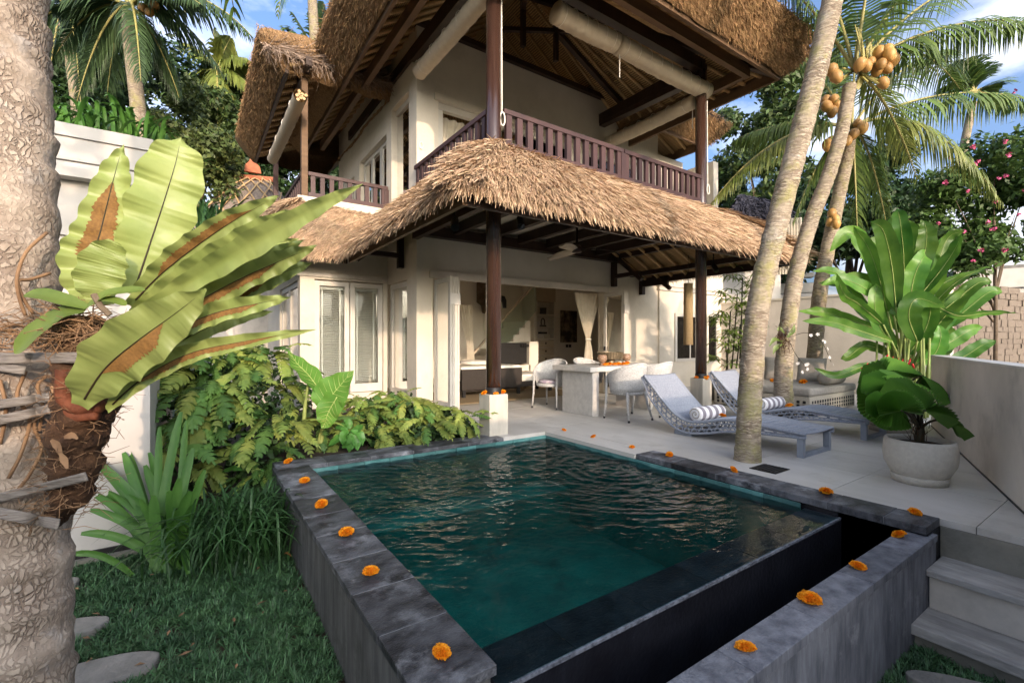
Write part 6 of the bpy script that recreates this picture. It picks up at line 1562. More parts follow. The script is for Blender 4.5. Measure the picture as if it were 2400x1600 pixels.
def rel(base, lst): return [((q := atd(x, y, d_)) and (q.x - base.x, q.y - base.y, q.z - base.z, r)) for (x, y, d_, r) in lst]
def tree_px(label, bx_, d_, crown, n, size, m, seed, **k):
    base = atd(bx_, 800, d_); base.z = -.7
    cr_ = rel(base, crown); h = max(c[2] for c in cr_)*.8
    return tree(label, base, h, cr_, n, size, m, seed, **k)
tree_px('dense dark tree behind the left garden wall, under the dark palm', 230, 15, [(160, 230, 15, 1.9), (260, 200, 15.5, 1.9), (200, 330, 14, 1.6), (320, 300, 14.5, 1.6)], 11000, .12, 'tree_c', 31)
tree_px('olive leaved tree right of the dark palm trunk', 420, 14.5, [(390, 280, 14.5, 1.3), (460, 330, 14, 1.3), (420, 400, 13.5, 1.3), (500, 400, 13.6, 1.1), (370, 350, 13.5, 1.1)], 14000, .085, 'tree_b', 32)
tree_px('tall green tree against the sky left of the thatched wing', 520, 20, [(520, 260, 20, 1.7), (560, 200, 20.5, 1.3), (480, 230, 20, 1.6), (560, 330, 19.5, 1.6), (540, 400, 19, 1.5)], 13000, .12, 'tree_a', 33)
tree_px('deep green tree filling the gap under the thatched wing', 600, 17, [(590, 380, 17, 1.4), (640, 400, 17, 1.2), (560, 410, 16.5, 1.2), (620, 330, 18, 1.2)], 9000, .10, 'tree_c', 34)
tree_px('dark tree seen low between the left balcony posts', 720, 17.5, [(690, 420, 17.5, 1.3), (760, 420, 17.8, 1.4), (830, 420, 18, 1.4), (700, 470, 17, 1.2), (780, 480, 17, 1.2)], 8000, .11, 'tree_c', 44)
tree_px('dark tree high behind the left fern beneath the palms', 120, 18, [(60, 200, 18, 2.2), (130, 120, 19, 2.0), (230, 100, 20, 2.1), (20, 60, 18, 2.2)], 10000, .14, 'tree_a', 35)
tree_px('broad dark tree behind the right hand palms', 2000, 16, [(1980, 470, 16, 1.7), (2060, 520, 15.5, 1.7), (1920, 560, 15, 1.5), (2120, 560, 15, 1.5), (2040, 400, 16.5, 1.3)], 13000, .12, 'tree_c', 36)
tree_px('light green tree behind the main roof and leaning palm', 1790, 20, [(1790, 180, 21, 2.0), (1740, 330, 20, 1.8), (1830, 300, 20, 1.9), (1880, 200, 21, 2.0), (1760, 420, 19, 1.7), (1860, 420, 19, 1.7)], 15000, .13, 'tree_a', 37)
tree_px('distant dark trees low behind the neighbour thatch at the right', 1720, 24, [(1700, 470, 24, 1.8), (1780, 500, 24, 1.9), (1860, 520, 23, 1.8)], 7000, .15, 'tree_c', 38)
t = tree_px('bougainvillea with small pink flowers at the right edge', 2330, 11, [(2240, 470, 11.2, 1.0), (2330, 420, 11, 1.1), (2380, 500, 10.8, 1.1), (2260, 560, 11, .9), (2340, 580, 10.8, .9), (2180, 560, 11.6, .8), (2420, 400, 11, 1.0), (2150, 610, 11.4, .7)], 15000, .075, 'boug', 39, cat='bougainvillea', name='bougainvillea', trunk_r=.05)
rr = random.Random(8); fmesh = MB()
leaf_cloud(fmesh, [(0, 0, 0, .09)], 14, .05, 3, .8, .2, 1.2); fme = fmesh.mesh('flower', M['pink'])
for (x, y) in [(2345, 412), (2352, 415), (2230, 365), (2290, 375), (2370, 360), (2410, 470), (2275, 345), (2210, 430), (2320, 520), (2332, 540), (2260, 540), (2390, 505), (2300, 590), (2240, 600), (2285, 612), (2360, 590), (2200, 520), (2070, 545), (2120, 520), (2395, 445), (2355, 330), (2380, 220), (2270, 450), (2330, 470)]:
    o = link('flower', fme, t, True); o.location = atd(x + rr.uniform(-6, 6), y + rr.uniform(-6, 6), 9.9 + rr.uniform(-.2, .2)) - wl(t); o.rotation_euler = (rr.uniform(0, 6), rr.uniform(0, 6), 0); s_ = rr.uniform(.35, .6); o.scale = (s_, s_, s_)

# spiky plants on top of the left outbuilding's roof terrace, hedges
def strap_clump(name, label, cat, base, n, ln, w, m, seed, lean=.9, up=1.0, group=None, parts=True, spread=.12):
    base = Vector(base); t = thing(name, label, cat, base, 0, group); r_ = random.Random(seed); allb = MB()
    for k in range(n):
        a_ = r_.uniform(0, 6.283); L_ = ln*r_.uniform(.6, 1.1); o_ = lean*r_.uniform(.15, 1.0); q = base + Vector((r_.gauss(0, spread), r_.gauss(0, spread), 0)); dx = Vector((math.cos(a_), math.sin(a_), 0))
        sp = bez([q, q + dx*L_*o_*.25 + Vector((0, 0, L_*.55*up)), q + dx*L_*o_*.6 + Vector((0, 0, L_*.85*up)), q + dx*L_*o_ + Vector((0, 0, L_*(.92 - .55*o_)*up))], 9)
        s_ = dx.cross(Vector((0, 0, 1))); g = ribbon(sp, [w*v for v in prof(9, [(0, .75), (.4, 1), (.8, .8), (1, .05)])], (dx*-.6 + Vector((0, 0, 1))), .25, 0, 3, 3, k)
        if parts: MB().grid(g).build('leaf', M[m], t, smooth=True)
        else: allb.grid(g)
    if not parts: allb.build('leaf', M[m], t, smooth=True, kind='stuff')
    return t
for i, (x, y, d_) in enumerate([(150, 315, 6.0), (235, 322, 6.2), (300, 322, 6.6), (355, 345, 7.0), (420, 420, 7.6)]):
    lab = ['spiky green plant on the wall top nearest the big trunk', 'spiky plant on the wall top left of the pale palm trunk', 'spiky plant on the wall top in front of the pale palm trunk', 'arching grassy plant at the right end of the wall top', 'long leaved grassy plant hanging beside the end of the left wall'][i]
    p = atd(x, y, d_); strap_clump('strap_plant', lab, 'plant', p, 34, .62, .026, 'strap', 60+i, 1.0, .9, 'strap leaved plants above the left wall', spread=.10)
p = atd(475, 560, 6.6); strap_clump('strap_plant', 'thin leaved grassy plant behind the fern between wall and thatch', 'plant', (p.x, p.y, p.z), 60, .85, .016, 'liriope', 70, 1.2, .9, 'strap leaved plants above the left wall', spread=.14)

# ---- left outbuilding
t = thing('white_outbuilding', 'white rendered outbuilding with a moulded cornice at the left', 'building', (-2.2, 5.5, 0))
OX, OY = -.27, 4.50
MB().box((-7, OY, -.9), (OX, 9.2, 2.60)).build('wall', M['out_white'], t)
MB().box((-7, OY - .012, .52), (OX - .55, OY - .001, 1.72)).build('panel', M['out_white'], t)
for (z0_, z1_, o_) in ((2.602, 2.69, .02), (2.425, 2.45, .045), (2.365, 2.405, .07), (2.295, 2.36, .115), (1.90, 1.95, .03), (1.84, 1.87, .055)):
    MB().box((-7, OY - o_, z0_), (OX + o_, 9.2 + o_, z1_)).build('cornice', M['out_white'], t)
MB().box((-7, OY - .05, 1.16), (OX - .5, OY - .001, 1.22)).build('cornice', M['out_white'], t)
MB().box((-7, OY - .07, -.9), (OX + .06, 9.25, -.40)).build('plinth', M['riser'], t)
MB().box((-7, OY - .02, -.40), (OX - .03, OY - .001, -.36)).build('base_strip', M['black'], t)
# roof tank of soil behind the parapet so that the plants stand in it
MB().box((-6.9, OY + .3, 2.691), (OX - .1, 9.1, 2.72)).build('soil', M['soil'], t)

# ---- thatched outhouses behind
t = thing('thatched_hut', 'weathered thatched hut with terracotta ridge and diamond lattice of canes', 'hut', (1.2, 14, 0))
hc = atd(575, 560, 14.5); zr = atd(575, 418, 14.5).z
rx0 = atd(545, 418, 14.5); rx1 = atd(632, 424, 14.5); e0 = atd(440, 560, 12.8); e1 = atd(720, 570, 12.8)
G = []
for i in range(25):
    u = i/24; top_ = rx0.lerp(rx1, u); bot = e0.lerp(e1, u); G.append([(top_.lerp(bot, j/10) + Vector((0, 0, .42*math.sin(math.pi*j/10)*(.5 + .5*math.sin(math.pi*u)) + .02*math.sin(i*2+j)))) [:] for j in range(11)])
b_ = MB().grid(G); ub = [Vector(G[0][0]), Vector(G[-1][0])]; bk = [v + Vector((.6, 3.5, -2.0)) for v in ub]
b_.add([ub[0][:], ub[1][:], (bk[1] + Vector((1.5, 0, 0)))[:], (bk[0] - Vector((1.5, 0, 0)))[:]], [(0, 1, 2, 3)]); b_.add([G[0][0], G[0][10], (bk[0] - Vector((1.5, 0, 0)))[:]], [(0, 1, 2)]); b_.add([G[-1][0], G[-1][10], (bk[1] + Vector((1.5, 0, 0)))[:]], [(0, 1, 2)])
hut = b_.build('roof', M['thatch_old'], t, smooth=True)
MB().tube([rx0 + Vector((-.1, 0, .06)), rx1 + Vector((.15, 0, .06))], .085, 9).build('ridge_tile', M['terracotta'], hut)
fc = atd(592, 396, 14.4); fb_ = MB()
pr_ = [(-.22, -.10), (.24, -.10), (.20, .10), (.10, .22), (.03, .42), (-.03, .42), (-.10, .22), (-.20, .10)]
V = [fc + Vector((x, 0, z)) for x, z in pr_]; V2 = [v + Vector((0, .12, 0)) for v in V]; n_ = len(V)
fb_.add([v[:] for v in V + V2], [tuple(range(n_)), tuple(range(2*n_-1, n_-1, -1))] + [(i, (i+1) % n_, n_+(i+1) % n_, n_+i) for i in range(n_)]); fb_.build('finial', M['terracotta'], hut)
def on_hut(u, v): i = u*24; j = v*10; a_, b2 = min(int(i), 23), min(int(j), 9); p = Vector(G[a_][b2]).lerp(Vector(G[a_+1][b2]), i-a_).lerp(Vector(G[a_][b2+1]).lerp(Vector(G[a_+1][b2+1]), i-a_), j-b2); return p + Vector((0, -.06, .04))
for k in range(-3, 6):
    for sg in (1, -1):
        pts = [on_hut(u, v) for s_ in range(15) for u, v in [((k/5 + sg*s_/14*.6 + (.0 if sg > 0 else .6)), s_/14)] if 0 <= u <= 1]
        if len(pts) > 3: MB().tube(pts, .022, 5).build('cane', M['bamboo'], hut)
MB().box((e0.x + .5, 13.6, -.7), (e1.x - .3, 15.5, hc.z - .4)).build('wall', M['plaster_grey'], t)
t = thing('neighbour_thatch', 'dark slate coloured thatched roof of the neighbour behind the leaning palm', 'roof', atd(1740, 500, 15))
for (x0, y0, x1, y1, ex0, ey0, ex1, ey1, d_) in ((1735, 455, 1810, 470, 1690, 545, 1870, 545, 15.5),):
    a_, b2, c_, e_ = atd(x0, y0, d_), atd(x1, y1, d_), atd(ex1, ey1, d_-1.2), atd(ex0, ey0, d_-1.2)
    G = [[(a_.lerp(b2, i/10).lerp(e_.lerp(c_, i/10), j/8) + Vector((0, 0, .3*math.sin(math.pi*j/8)*math.sin(math.pi*i/10))))[:] for j in range(9)] for i in range(11)]
    b_ = MB().grid(G); G2 = [[(Vector(g[0]) + Vector((.8, 2.2, -1.4)))[:], g[0]] for g in G]; b_.grid(G2); G3 = [[g[-1], (Vector(g[-1]) + Vector((.05, .25, -.25)))[:]] for g in G]; b_.grid(G3); straws(b_, [(a_[:], b2[:], c_[:], e_[:])], 2600, np.random.default_rng(5), length=(.2, .5), w=.022, lift=(.03, .14), bulge=.25); b_.build('thatch', M['thatch_blue'], t)
    MB().beam(e_ + Vector((.3, .4, -1.2)), c_ + Vector((-.3, .4, -1.2)), .2, 2.2).build('wall', M['white'], t)
t = thing('slatted_screen', 'upright cream slatted screen between the two palm trunks', 'screen', atd(1855, 600, 13))
a_, c_ = atd(1808, 640, 13.2), atd(1876, 640, 12.9); zt_ = atd(1850, 512, 13).z; zb_ = atd(1850, 642, 13).z
for k in range(11):
    p = a_.lerp(c_, k/10); MB().beam(Vector((p.x, p.y, zb_)), Vector((p.x, p.y, zt_)), .075, .04).build('slat', M['stripe_shutter'], t)
for z in (zb_ + .1, zt_ - .1): MB().beam(Vector((a_.x, a_.y + .04, z)), Vector((c_.x, c_.y + .04, z)), .04, .08).build('rail', M['dark_wood'], t)
MB().beam(Vector((a_.x, a_.y + .2, -.7)), Vector((a_.x, a_.y + .2, zt_)), .12, .12).build('post', M['dark_wood'], t); MB().beam(Vector((c_.x, c_.y + .2, -.7)), Vector((c_.x, c_.y + .2, zt_)), .12, .12).build('post', M['dark_wood'], t)
t = thing('neighbour_house', 'white balcony building glimpsed between the palm trunks under the thatch', 'building', atd(1840, 670, 16))
a_, c_ = atd(1795, 700, 16.5), atd(1905, 700, 16.0)
for (y0, y1, m_, nm) in ((714, 760, 'white', 'wall'), (688, 713, 'white_clean', 'balcony'), (664, 686, 'white', 'balcony'), (640, 650, 'white_clean', 'eave')):
    z1_ = atd(1850, y0, 16).z; z0_ = atd(1850, y1, 16).z; MB().beam(a_.xy.to_3d() + Vector((0, 0, (z0_+z1_)/2)), c_.xy.to_3d() + Vector((0, 0, (z0_+z1_)/2)), .5, z1_ - z0_).build(nm, M[m_], t)
MB().beam(a_.xy.to_3d() + Vector((.4, .8, 1.6)), c_.xy.to_3d() + Vector((.4, .8, 1.6)), .3, 4.6).build('dark_wall', M['dark_wood'], t)

# frangipani behind the camera that dapples the white outbuilding
tree('nearly bare frangipani tree in the garden behind the camera at the left', (-1.9, -1.4, -.65), 2.6, [(.25, 0, 3.9, .45), (-.5, .2, 4.2, .5), (.7, .1, 4.3, .4), (-1.1, 0, 3.8, .45), (.1, -.4, 4.6, .4)], 260, .13, 'broad', 91, name='frangipani_tree', trunk_r=.09)
# ---- fern shrubs made of arching fronds; each frond is a leaf of its own
def poly_frond(L_, lw, n, droop, seed):
    r_ = random.Random(seed); sp = bez([(0, 0, 0), (L_*.35, 0, L_*.16), (L_*.75, 0, L_*.02), (L_, 0, -L_*droop)], 20); mb = MB()
    for k in range(n):
        u = .10 + .88*k/(n-1); x = u*19; i = min(int(x), 18); p = sp[i].lerp(sp[i+1], x-i); d = (sp[i+1]-sp[i]).normalized(); s_ = Vector((0, 1, 0)); nn = Vector((-d.z, 0, d.x))
        l_ = lw*(.55 + .45*math.sin(math.pi*min(1, u*.95+.08)))*(1 if u < .85 else max(.25, (1-u)/.15)); w = L_/n*.92
        for sg in (-1, 1):
            t_ = r_.uniform(-.35, .12)
            o_ = (s_*sg*.95 + d*.28 + nn*t_).normalized(); a0 = p - d*w*.55; a1 = p + d*w*.65
            m0 = a0 + o_*l_*.55 - nn*l_*.03; m1 = a1 + o_*l_*.6 + nn*l_*.05
            e0 = p - d*w*.25 + o_*l_*.9 - nn*l_*.14; e1 = p + d*w*.75 + o_*l_*1.0 - nn*l_*.12
            mb.grid([[a0[:], a1[:]], [m0[:], m1[:]], [e0[:], e1[:]]])
    mb.tube([p[:] for p in sp], [.0035*(1-.8*i/19) for i in range(20)], 4, cap=False)
    return mb
fr_y = [poly_frond(1.0, .20, 11, .10 + .1*k, k).mesh('frond', M['frond_yel']) for k in range(4)]
fr_g = [poly_frond(1.0, .18, 11, .08 + .1*k, 10+k).mesh('frond', M['frond_grn']) for k in range(3)]
def fern_shrub(name, label, lumps, n, seed, ln=(.28, .5), pg=.35):
    """lumps: (x, y, z, rx, rz); fronds spring from the inside and arch outwards towards light and camera"""
    t = thing(name, label, 'fern', lumps[0][:3]); r_ = random.Random(seed); core = MB()
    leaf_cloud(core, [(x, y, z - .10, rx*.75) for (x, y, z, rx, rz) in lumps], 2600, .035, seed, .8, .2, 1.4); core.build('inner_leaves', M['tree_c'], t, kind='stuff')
    for k in range(n):
        (x, y, z, rx, rz) = r_.choices(lumps, [l[3]**2 for l in lumps])[0]; a_ = r_.gauss(-math.pi/2 - .45, 1.05); el = r_.uniform(-.35, 1.0)
        q = Vector((x + rx*.72*math.cos(a_)*math.cos(el), y + rx*.72*math.sin(a_)*math.cos(el), z + rz*.85*math.sin(el)))
        o = link('frond', r_.choice(fr_g if r_.random() < pg else fr_y), t, True); o.location = q - wl(t); s_ = r_.uniform(*ln); o.scale = (s_, s_*r_.uniform(.85, 1.15), s_)
        o.rotation_euler = (r_.gauss(0, .25), -r_.uniform(-.65, .30) + .3*(el < 0), a_ + r_.gauss(0, .35))
    return t
def L_(x, y, d_, rx, rz): p = atd(x, y, d_); return (p.x, p.y, p.z, rx, rz)
fern_shrub('fern_shrub', 'big mound of yellow green ferny fronds behind the strap leaved plants at the left',
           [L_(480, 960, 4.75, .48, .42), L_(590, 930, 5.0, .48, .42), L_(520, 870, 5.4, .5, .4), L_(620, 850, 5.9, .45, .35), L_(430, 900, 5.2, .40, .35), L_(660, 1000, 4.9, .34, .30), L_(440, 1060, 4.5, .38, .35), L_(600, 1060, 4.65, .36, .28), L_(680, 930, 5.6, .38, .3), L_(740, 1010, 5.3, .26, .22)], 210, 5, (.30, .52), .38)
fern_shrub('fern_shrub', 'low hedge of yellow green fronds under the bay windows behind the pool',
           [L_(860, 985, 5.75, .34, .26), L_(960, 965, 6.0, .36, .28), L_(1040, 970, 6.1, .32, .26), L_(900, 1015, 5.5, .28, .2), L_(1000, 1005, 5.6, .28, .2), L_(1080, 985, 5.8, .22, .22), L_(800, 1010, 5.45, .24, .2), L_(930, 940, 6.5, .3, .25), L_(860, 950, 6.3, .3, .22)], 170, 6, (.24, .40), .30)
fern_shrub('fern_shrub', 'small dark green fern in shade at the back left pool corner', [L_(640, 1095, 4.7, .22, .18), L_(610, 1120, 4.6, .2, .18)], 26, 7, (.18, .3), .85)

# ---- elephant ear
t = thing('elephant_ear', 'elephant ear plant with two big veined leaves by the bay window', 'plant', atz(740, 1060, 0))
def heart(t, P, d_, wmax, m, roll=0, seed=0, tab=None, veins=True):
    n = 30; sp = spline([atd(x, y, dd) for (x, y), dd in zip(P, d_)], n); w = [wmax*v for v in prof(n, tab or [(0, .45), (.1, .8), (.28, 1), (.55, .88), (.8, .48), (1, .01)])]
    view = (Vector((0, 0, H)) - sp[15]).normalized(); q = Matrix.Rotation(roll, 3, (sp[-1]-sp[0]).normalized()); up = q @ (view + Vector((0, 0, .35))).normalized()
    G = ribbon(sp, w, up, .16, .012, 3, 11, seed); o = MB().grid(G).build('leaf', M[m], t, smooth=True)
    if veins:
        v = MB(); v.tube([Vector(g[5]) + up*.002 for g in G], [.005*(1-.85*i/29) for i in range(30)], 5)
        for k in range(3, 26, 3):
            for sg in (1, -1):
                v.tube([Vector(G[min(29, k+j)][5 + sg*min(5, j+0)]) + up*.0022 for j in range(0, 5)], [.0026*(1-.18*j) for j in range(5)], 4, cap=False)
        v.build('vein', M['taro_vein'], o, smooth=True)
    return o
heart(t, [(752, 918), (724, 880), (695, 850), (676, 822)], [5.0]*4, .155, 'taro', .7, 1)
heart(t, [(758, 960), (775, 930), (800, 900), (828, 868)][::-1][::-1], [4.9]*4, .21, 'taro', -.3, 2)
heart(t, [(790, 930), (770, 965), (762, 990), (755, 1004)], [4.86]*4, .14, 'taro', .25, 3, tab=[(0, .9), (.3, .95), (.7, .55), (1, .02)])
for P in ([(750, 1062), (756, 1010), (760, 955), (752, 925)], [(712, 1000), (715, 950), (722, 900)], [(744, 1058), (752, 1015), (764, 980)]): MB().tube(spline([atd(x, y, 5.02) for x, y in P], 10), [.024 - .0012*i for i in range(10)], 7).build('stalk', M['petiole'], t, smooth=True)

# ---- broad leaf plants at the back coping and by the lawn
def broad_plant(name, label, base, leaves, m='broad', cat='plant'):
    t = thing(name, label, cat, base)
    for i, (P, d_, w) in enumerate(leaves):
        n = 16; sp = spline([atd(x, y, d_) for x, y in P], n); view = (Vector((0, 0, H)) - sp[8]).normalized(); MB().grid(ribbon(sp, [w*v for v in prof(n, [(0, .12), (.2, .7), (.45, 1), (.75, .7), (1, .02)])], (view*.7 + Vector((0, 0, .7))), .22, .004, 3, 7, i)).build('leaf', M[m], t, smooth=True)
    return t
broad_plant('broad_leaf_plant', 'small bright green broad leaved plant on the back pool edge', atd(818, 1030, 5.1), [([(815, 1020), (790, 1030), (768, 1046)], 5.02, .055), ([(818, 1018), (812, 1038), (802, 1050)], 5.0, .055), ([(820, 1015), (822, 1040), (817, 1060)], 4.96, .05), ([(822, 1015), (835, 1035), (838, 1056)], 4.98, .05), ([(820, 1012), (840, 1005), (852, 996)], 5.04, .055), ([(816, 1010), (800, 1000), (785, 1004)], 5.06, .05), ([(818, 1012), (808, 1020), (802, 1042)], 4.95, .06), ([(820, 1005), (816, 990), (805, 985)], 5.08, .045), ([(822, 1008), (845, 1020), (850, 1044)], 5.0, .045)])
broad_plant('ground_creeper', 'leafy green creeper at the foot of the ferns by the pool wall', atd(640, 1120, 4.6), [([(600 + 14*k, 1100 + (k*17) % 40), (608 + 14*k, 1108 + (k*17) % 40), (614 + 14*k, 1120 + (k*17) % 40)], 4.45 + .02*(k % 3), .045) for k in range(6)] + [([(520, 1105), (548, 1098), (570, 1102)], 4.3, .035)])

# ---- strap leaves and grasses at the lawn edge
t = thing('iris_clump', 'clump of broad upright strap leaves growing beside the white wall', 'plant', (-.10, 3.78, lawn_z(-.1, 3.78)))
ib = atz(395, 1335, -.46); r_ = random.Random(2)
for i, (x, y, dd, w) in enumerate([(170, 1040, 0, .028), (185, 1045, .1, .024), (290, 1060, .1, .034), (305, 1058, .15, .03), (212, 1195, -.1, .03), (205, 1150, .05, .026), (225, 1135, .1, .028), (190, 1250, -.25, .03), (160, 1300, -.35, .022), (255, 1150, 0, .03), (270, 1120, .1, .03), (340, 1090, .15, .032), (375, 1000, .2, .034), (425, 965, .25, .034), (438, 985, .2, .03), (452, 1050, .15, .032), (420, 1120, -.05, .036), (395, 1150, -.1, .04), (360, 1160, -.1, .036), (330, 1170, -.1, .032), (445, 1150, -.05, .036), (470, 1130, 0, .03), (410, 1230, -.15, .034), (350, 1060, .2, .03), (300, 1160, -.05, .034), (480, 1100, .1, .028), (440, 1345, -.3, .03), (455, 1180, -.1, .032)]):
    q = ib + Vector((r_.gauss(0, .05), r_.gauss(0, .05), .0)); tip = atd(x, y, 3.35 + dd); mid = q.lerp(tip, .5) + Vector((0, 0, .10 + .12*abs(tip.x - q.x))); n = 12
    if i == 26: mid = atd(420, 1230, 3.1)
    view = (Vector((0, 0, H)) - mid).normalized(); MB().grid(ribbon(bez([q, mid, tip], n), [w*v for v in prof(n, [(0, .6), (.4, 1), (.85, .85), (1, .35)])], view + Vector((r_.gauss(0, .35), 0, r_.gauss(0, .3))), .3, 0, 3, 5, i)).build('leaf', M['strap'], t, smooth=True)
g0 = atz(545, 1315, -.45)
strap_clump('lilyturf', 'dense fountain of thin dark grassy leaves beside the pool wall', 'plant', (g0.x + .02, g0.y + .1, lawn_z(g0.x, g0.y)), 420, .78, .0085, 'liriope', 81, .95, .80, None, False, .16)
strap_clump('lilyturf', 'smaller tuft of thin dark grassy leaves tucked against the pool wall', 'plant', (.38, 4.25, lawn_z(.3, 4.2)), 220, .62, .008, 'liriope', 82, .9, .85, None, False, .12)

# ---- heliconia clump
HB = Vector((9.35, 2.55, 0))
t = thing('heliconia', 'tall heliconia clump with broad paddle leaves and red flowers at the right', 'plant', HB)
def paddle(t, P, d_, w, seed, m='helic', roll=0.0):
    n = 24; sp = spline([atd(x, y, dd) for (x, y), dd in zip(P, d_)], n); view = (Vector((0, 0, H)) - sp[n//2]).normalized(); q = Matrix.Rotation(roll, 3, (sp[-1]-sp[0]).normalized()); up = q @ view
    G = ribbon(sp, [w*.80*v for v in prof(n, [(0, .25), (.08, .7), (.25, .95), (.5, 1), (.78, .75), (.93, .35), (1, .02)])], up, .22, .012, 4, 9, seed, notch=.03); rj = random.Random(seed + 31)
    for gi in range(n):
        a_ = rj.gauss(0, .006)
        for gj in range(9):
            if gj != 4: G[gi][gj] = (Vector(G[gi][gj]) + up*a_*(.4 + abs(gj-4)/6) + (Vector(G[gi][4]) - Vector(G[gi][gj]))*max(0, rj.gauss(0, .02))*(abs(gj-4) > 3))[:]
    o = MB().grid(G).build('leaf', M[m], t, smooth=True)
    MB().tube([Vector(g[4]) + up*.003 for g in G[:-2]], [.0065*(1-.85*i/21) for i in range(22)], 5).build('midrib', M['petiole'], o, smooth=True)
    st_ = spline([HB + Vector((random.Random(seed).uniform(-.3, .3), random.Random(seed+5).uniform(-.3, .3), 0)), (HB + sp[0])/2 + Vector((0, 0, .25)), sp[0]], 10); MB().tube(st_, [.022 - .001*i for i in range(10)], 6).build('stalk', M['petiole'], t, smooth=True)
hl = [([(2085, 700), (2040, 600), (1990, 545), (1935, 605)][:3] + [(1945, 590)], .17, .5), ([(2100, 720), (2090, 620), (2070, 540), (2040, 520)], .17, 0), ([(2120, 700), (2118, 600), (2110, 520), (2102, 488)], .16, 0), ([(2135, 690), (2165, 600), (2172, 550), (2165, 515)], .17, .3), ([(2150, 700), (2200, 640), (2235, 590), (2255, 548)], .14, -.6),
      ([(2110, 740), (2050, 690), (1980, 655), (1925, 668)], .14, .5), ([(2100, 790), (2010, 700), (1960, 640), (1905, 635)], .13, .9), ([(2090, 800), (2000, 770), (1950, 755), (1880, 752)], .12, .3), ([(2130, 740), (2140, 660), (2160, 610), (2180, 590)], .18, .2), ([(2080, 730), (2060, 650), (2035, 580), (2000, 530)], .15, -.3),
      ([(2150, 760), (2210, 690), (2260, 650), (2320, 625)], .13, -.9), ([(2160, 760), (2220, 720), (2290, 665), (2325, 660)], .15, -.5), ([(2160, 820), (2200, 760), (2250, 700), (2280, 665)], .15, -.2), ([(2170, 830), (2230, 800), (2270, 775), (2302, 765)], .13, .1), ([(2150, 800), (2130, 740), (2150, 700), (2215, 720)], .19, .2), ([(2120, 780), (2090, 730), (2080, 680), (2095, 640)], .17, .1),
      ([(2130, 830), (2170, 770), (2180, 720), (2160, 690)], .16, -.2), ([(2100, 820), (2060, 760), (2050, 700), (2060, 660)], .15, .4), ([(2150, 850), (2190, 830), (2205, 790), (2200, 760)], .14, .4), ([(2080, 850), (2020, 860), (1960, 880), (1908, 862)], .085, .2), ([(2090, 830), (2030, 810), (1990, 835), (1970, 840)], .11, .3), ([(2200, 720), (2250, 740), (2320, 732), (2380, 733)], .07, .6),
      ([(2140, 720), (2190, 640), (2220, 560), (2262, 540)], .13, .6), ([(2110, 690), (2085, 600), (2075, 560), (2090, 505)], .15, -.5), ([(2125, 760), (2165, 690), (2200, 640), (2190, 590)], .15, 0), ([(2070, 760), (2010, 710), (1980, 690), (1960, 640)], .12, -.4)]
for i, (P, w, ro) in enumerate(hl):
    r_ = random.Random(i); d0 = 7.35 + r_.uniform(-.35, .25); paddle(t, P, [d0, d0 - .05, d0 - .1, d0 - .12 + r_.uniform(-.15, .15)], w, i, 'helic', ro)
for i, (P, w, ro) in enumerate(hl[:19]):
    r_ = random.Random(500+i); d0 = 7.75 + r_.uniform(-.2, .35); jx, jy = r_.gauss(14, 26), r_.gauss(8, 22); sx = r_.uniform(.75, 1.05)
    paddle(t, [(P[0][0] + (x - P[0][0])*sx + jx, P[0][1] + (y - P[0][1])*sx + jy) for x, y in P], [d0]*4, w*1.05, 50+i, 'helic', ro + r_.gauss(0, .5))
b_ = MB()
for k in range(26):
    r_ = random.Random(100+k); q = HB + Vector((r_.uniform(-.38, .38), r_.uniform(-.38, .38), 0)); b_.tube([q, q + Vector((r_.gauss(0, .05), r_.gauss(0, .05), 1.2))], [.02, .015], 6)
b_.build('stem', M['petiole'], t, smooth=True, kind='stuff')
for (x, y, d_, a0) in ((2020, 862, 7.0, .3), (2040, 895, 6.9, -.6), (2070, 840, 7.1, .8), (2085, 855, 7.1, -.1)):
    b_ = MB()
    for k in range(7):
        c_ = atd(x + 9*k*math.cos(a0), y + 9*k*math.sin(a0)*.4, d_); sg = 1 if k % 2 else -1; b_.tube([c_, c_ + Vector((.05, 0, .05*sg)), c_ + Vector((.10, 0, .085*sg))], [.014, .012, .002], 6)
    b_.build('flower', M['red_flower'], t, smooth=True)
strap_clump('ground_plant', 'dark leafy low plant on the ground beside the day bed corner', 'plant', (9.75, 3.05, 0), 26, .5, .03, 'broad', 83, 1.1, .6)

# ---- fan palm in the pot
FP = Vector((PC.x, PC.y, .31))
t = thing('fan_palm', 'fan palm with round pleated leaves growing in the big stone pot', 'palm', FP)
def fan(t, base, c, rad_, face, ang, spread, seed, dome=.25):
    """pleated disc leaf: hub at c, facing 'face', axis turned by ang"""
    face = Vector(face).normalized(); a_ = Vector((0, 0, 1)).cross(face); a_ = a_.normalized() if a_.length > .1 else Vector((1, 0, 0)); b2 = face.cross(a_); c = Vector(c)
    n = 30; G = []
    for i in range(n*2+1):
        th = ang + spread*(i/(n*2) - .5); dr = a_*math.cos(th) + b2*math.sin(th); pl = .040*rad_/.3*(1 if i % 2 else -1); tip = (1 + (.0 if i % 2 else -.075))*(.93 + .07*math.cos(th-ang))
        row = []
        for k in range(8):
            u = k/7; rr_ = rad_*tip*u; row.append((c + dr*rr_ + face*(pl*min(1, u*1.6) - dome*rad_*u*u*(1 + .3*math.sin(i*.4+seed))))[:])
        G.append(row)
    o = MB().grid(G).build('leaf', M['licuala'], t)
    sp = bez([base, base.lerp(c, .5) + Vector((0, 0, .10)), c], 10); MB().tube(sp, [.011 - .0004*i for i in range(10)], 6).build('stalk', M['cane'], t, smooth=True)
fd = 3.7
B0 = FP + Vector((0, 0, .12)); vw = Vector((-.52, -.72, .25))
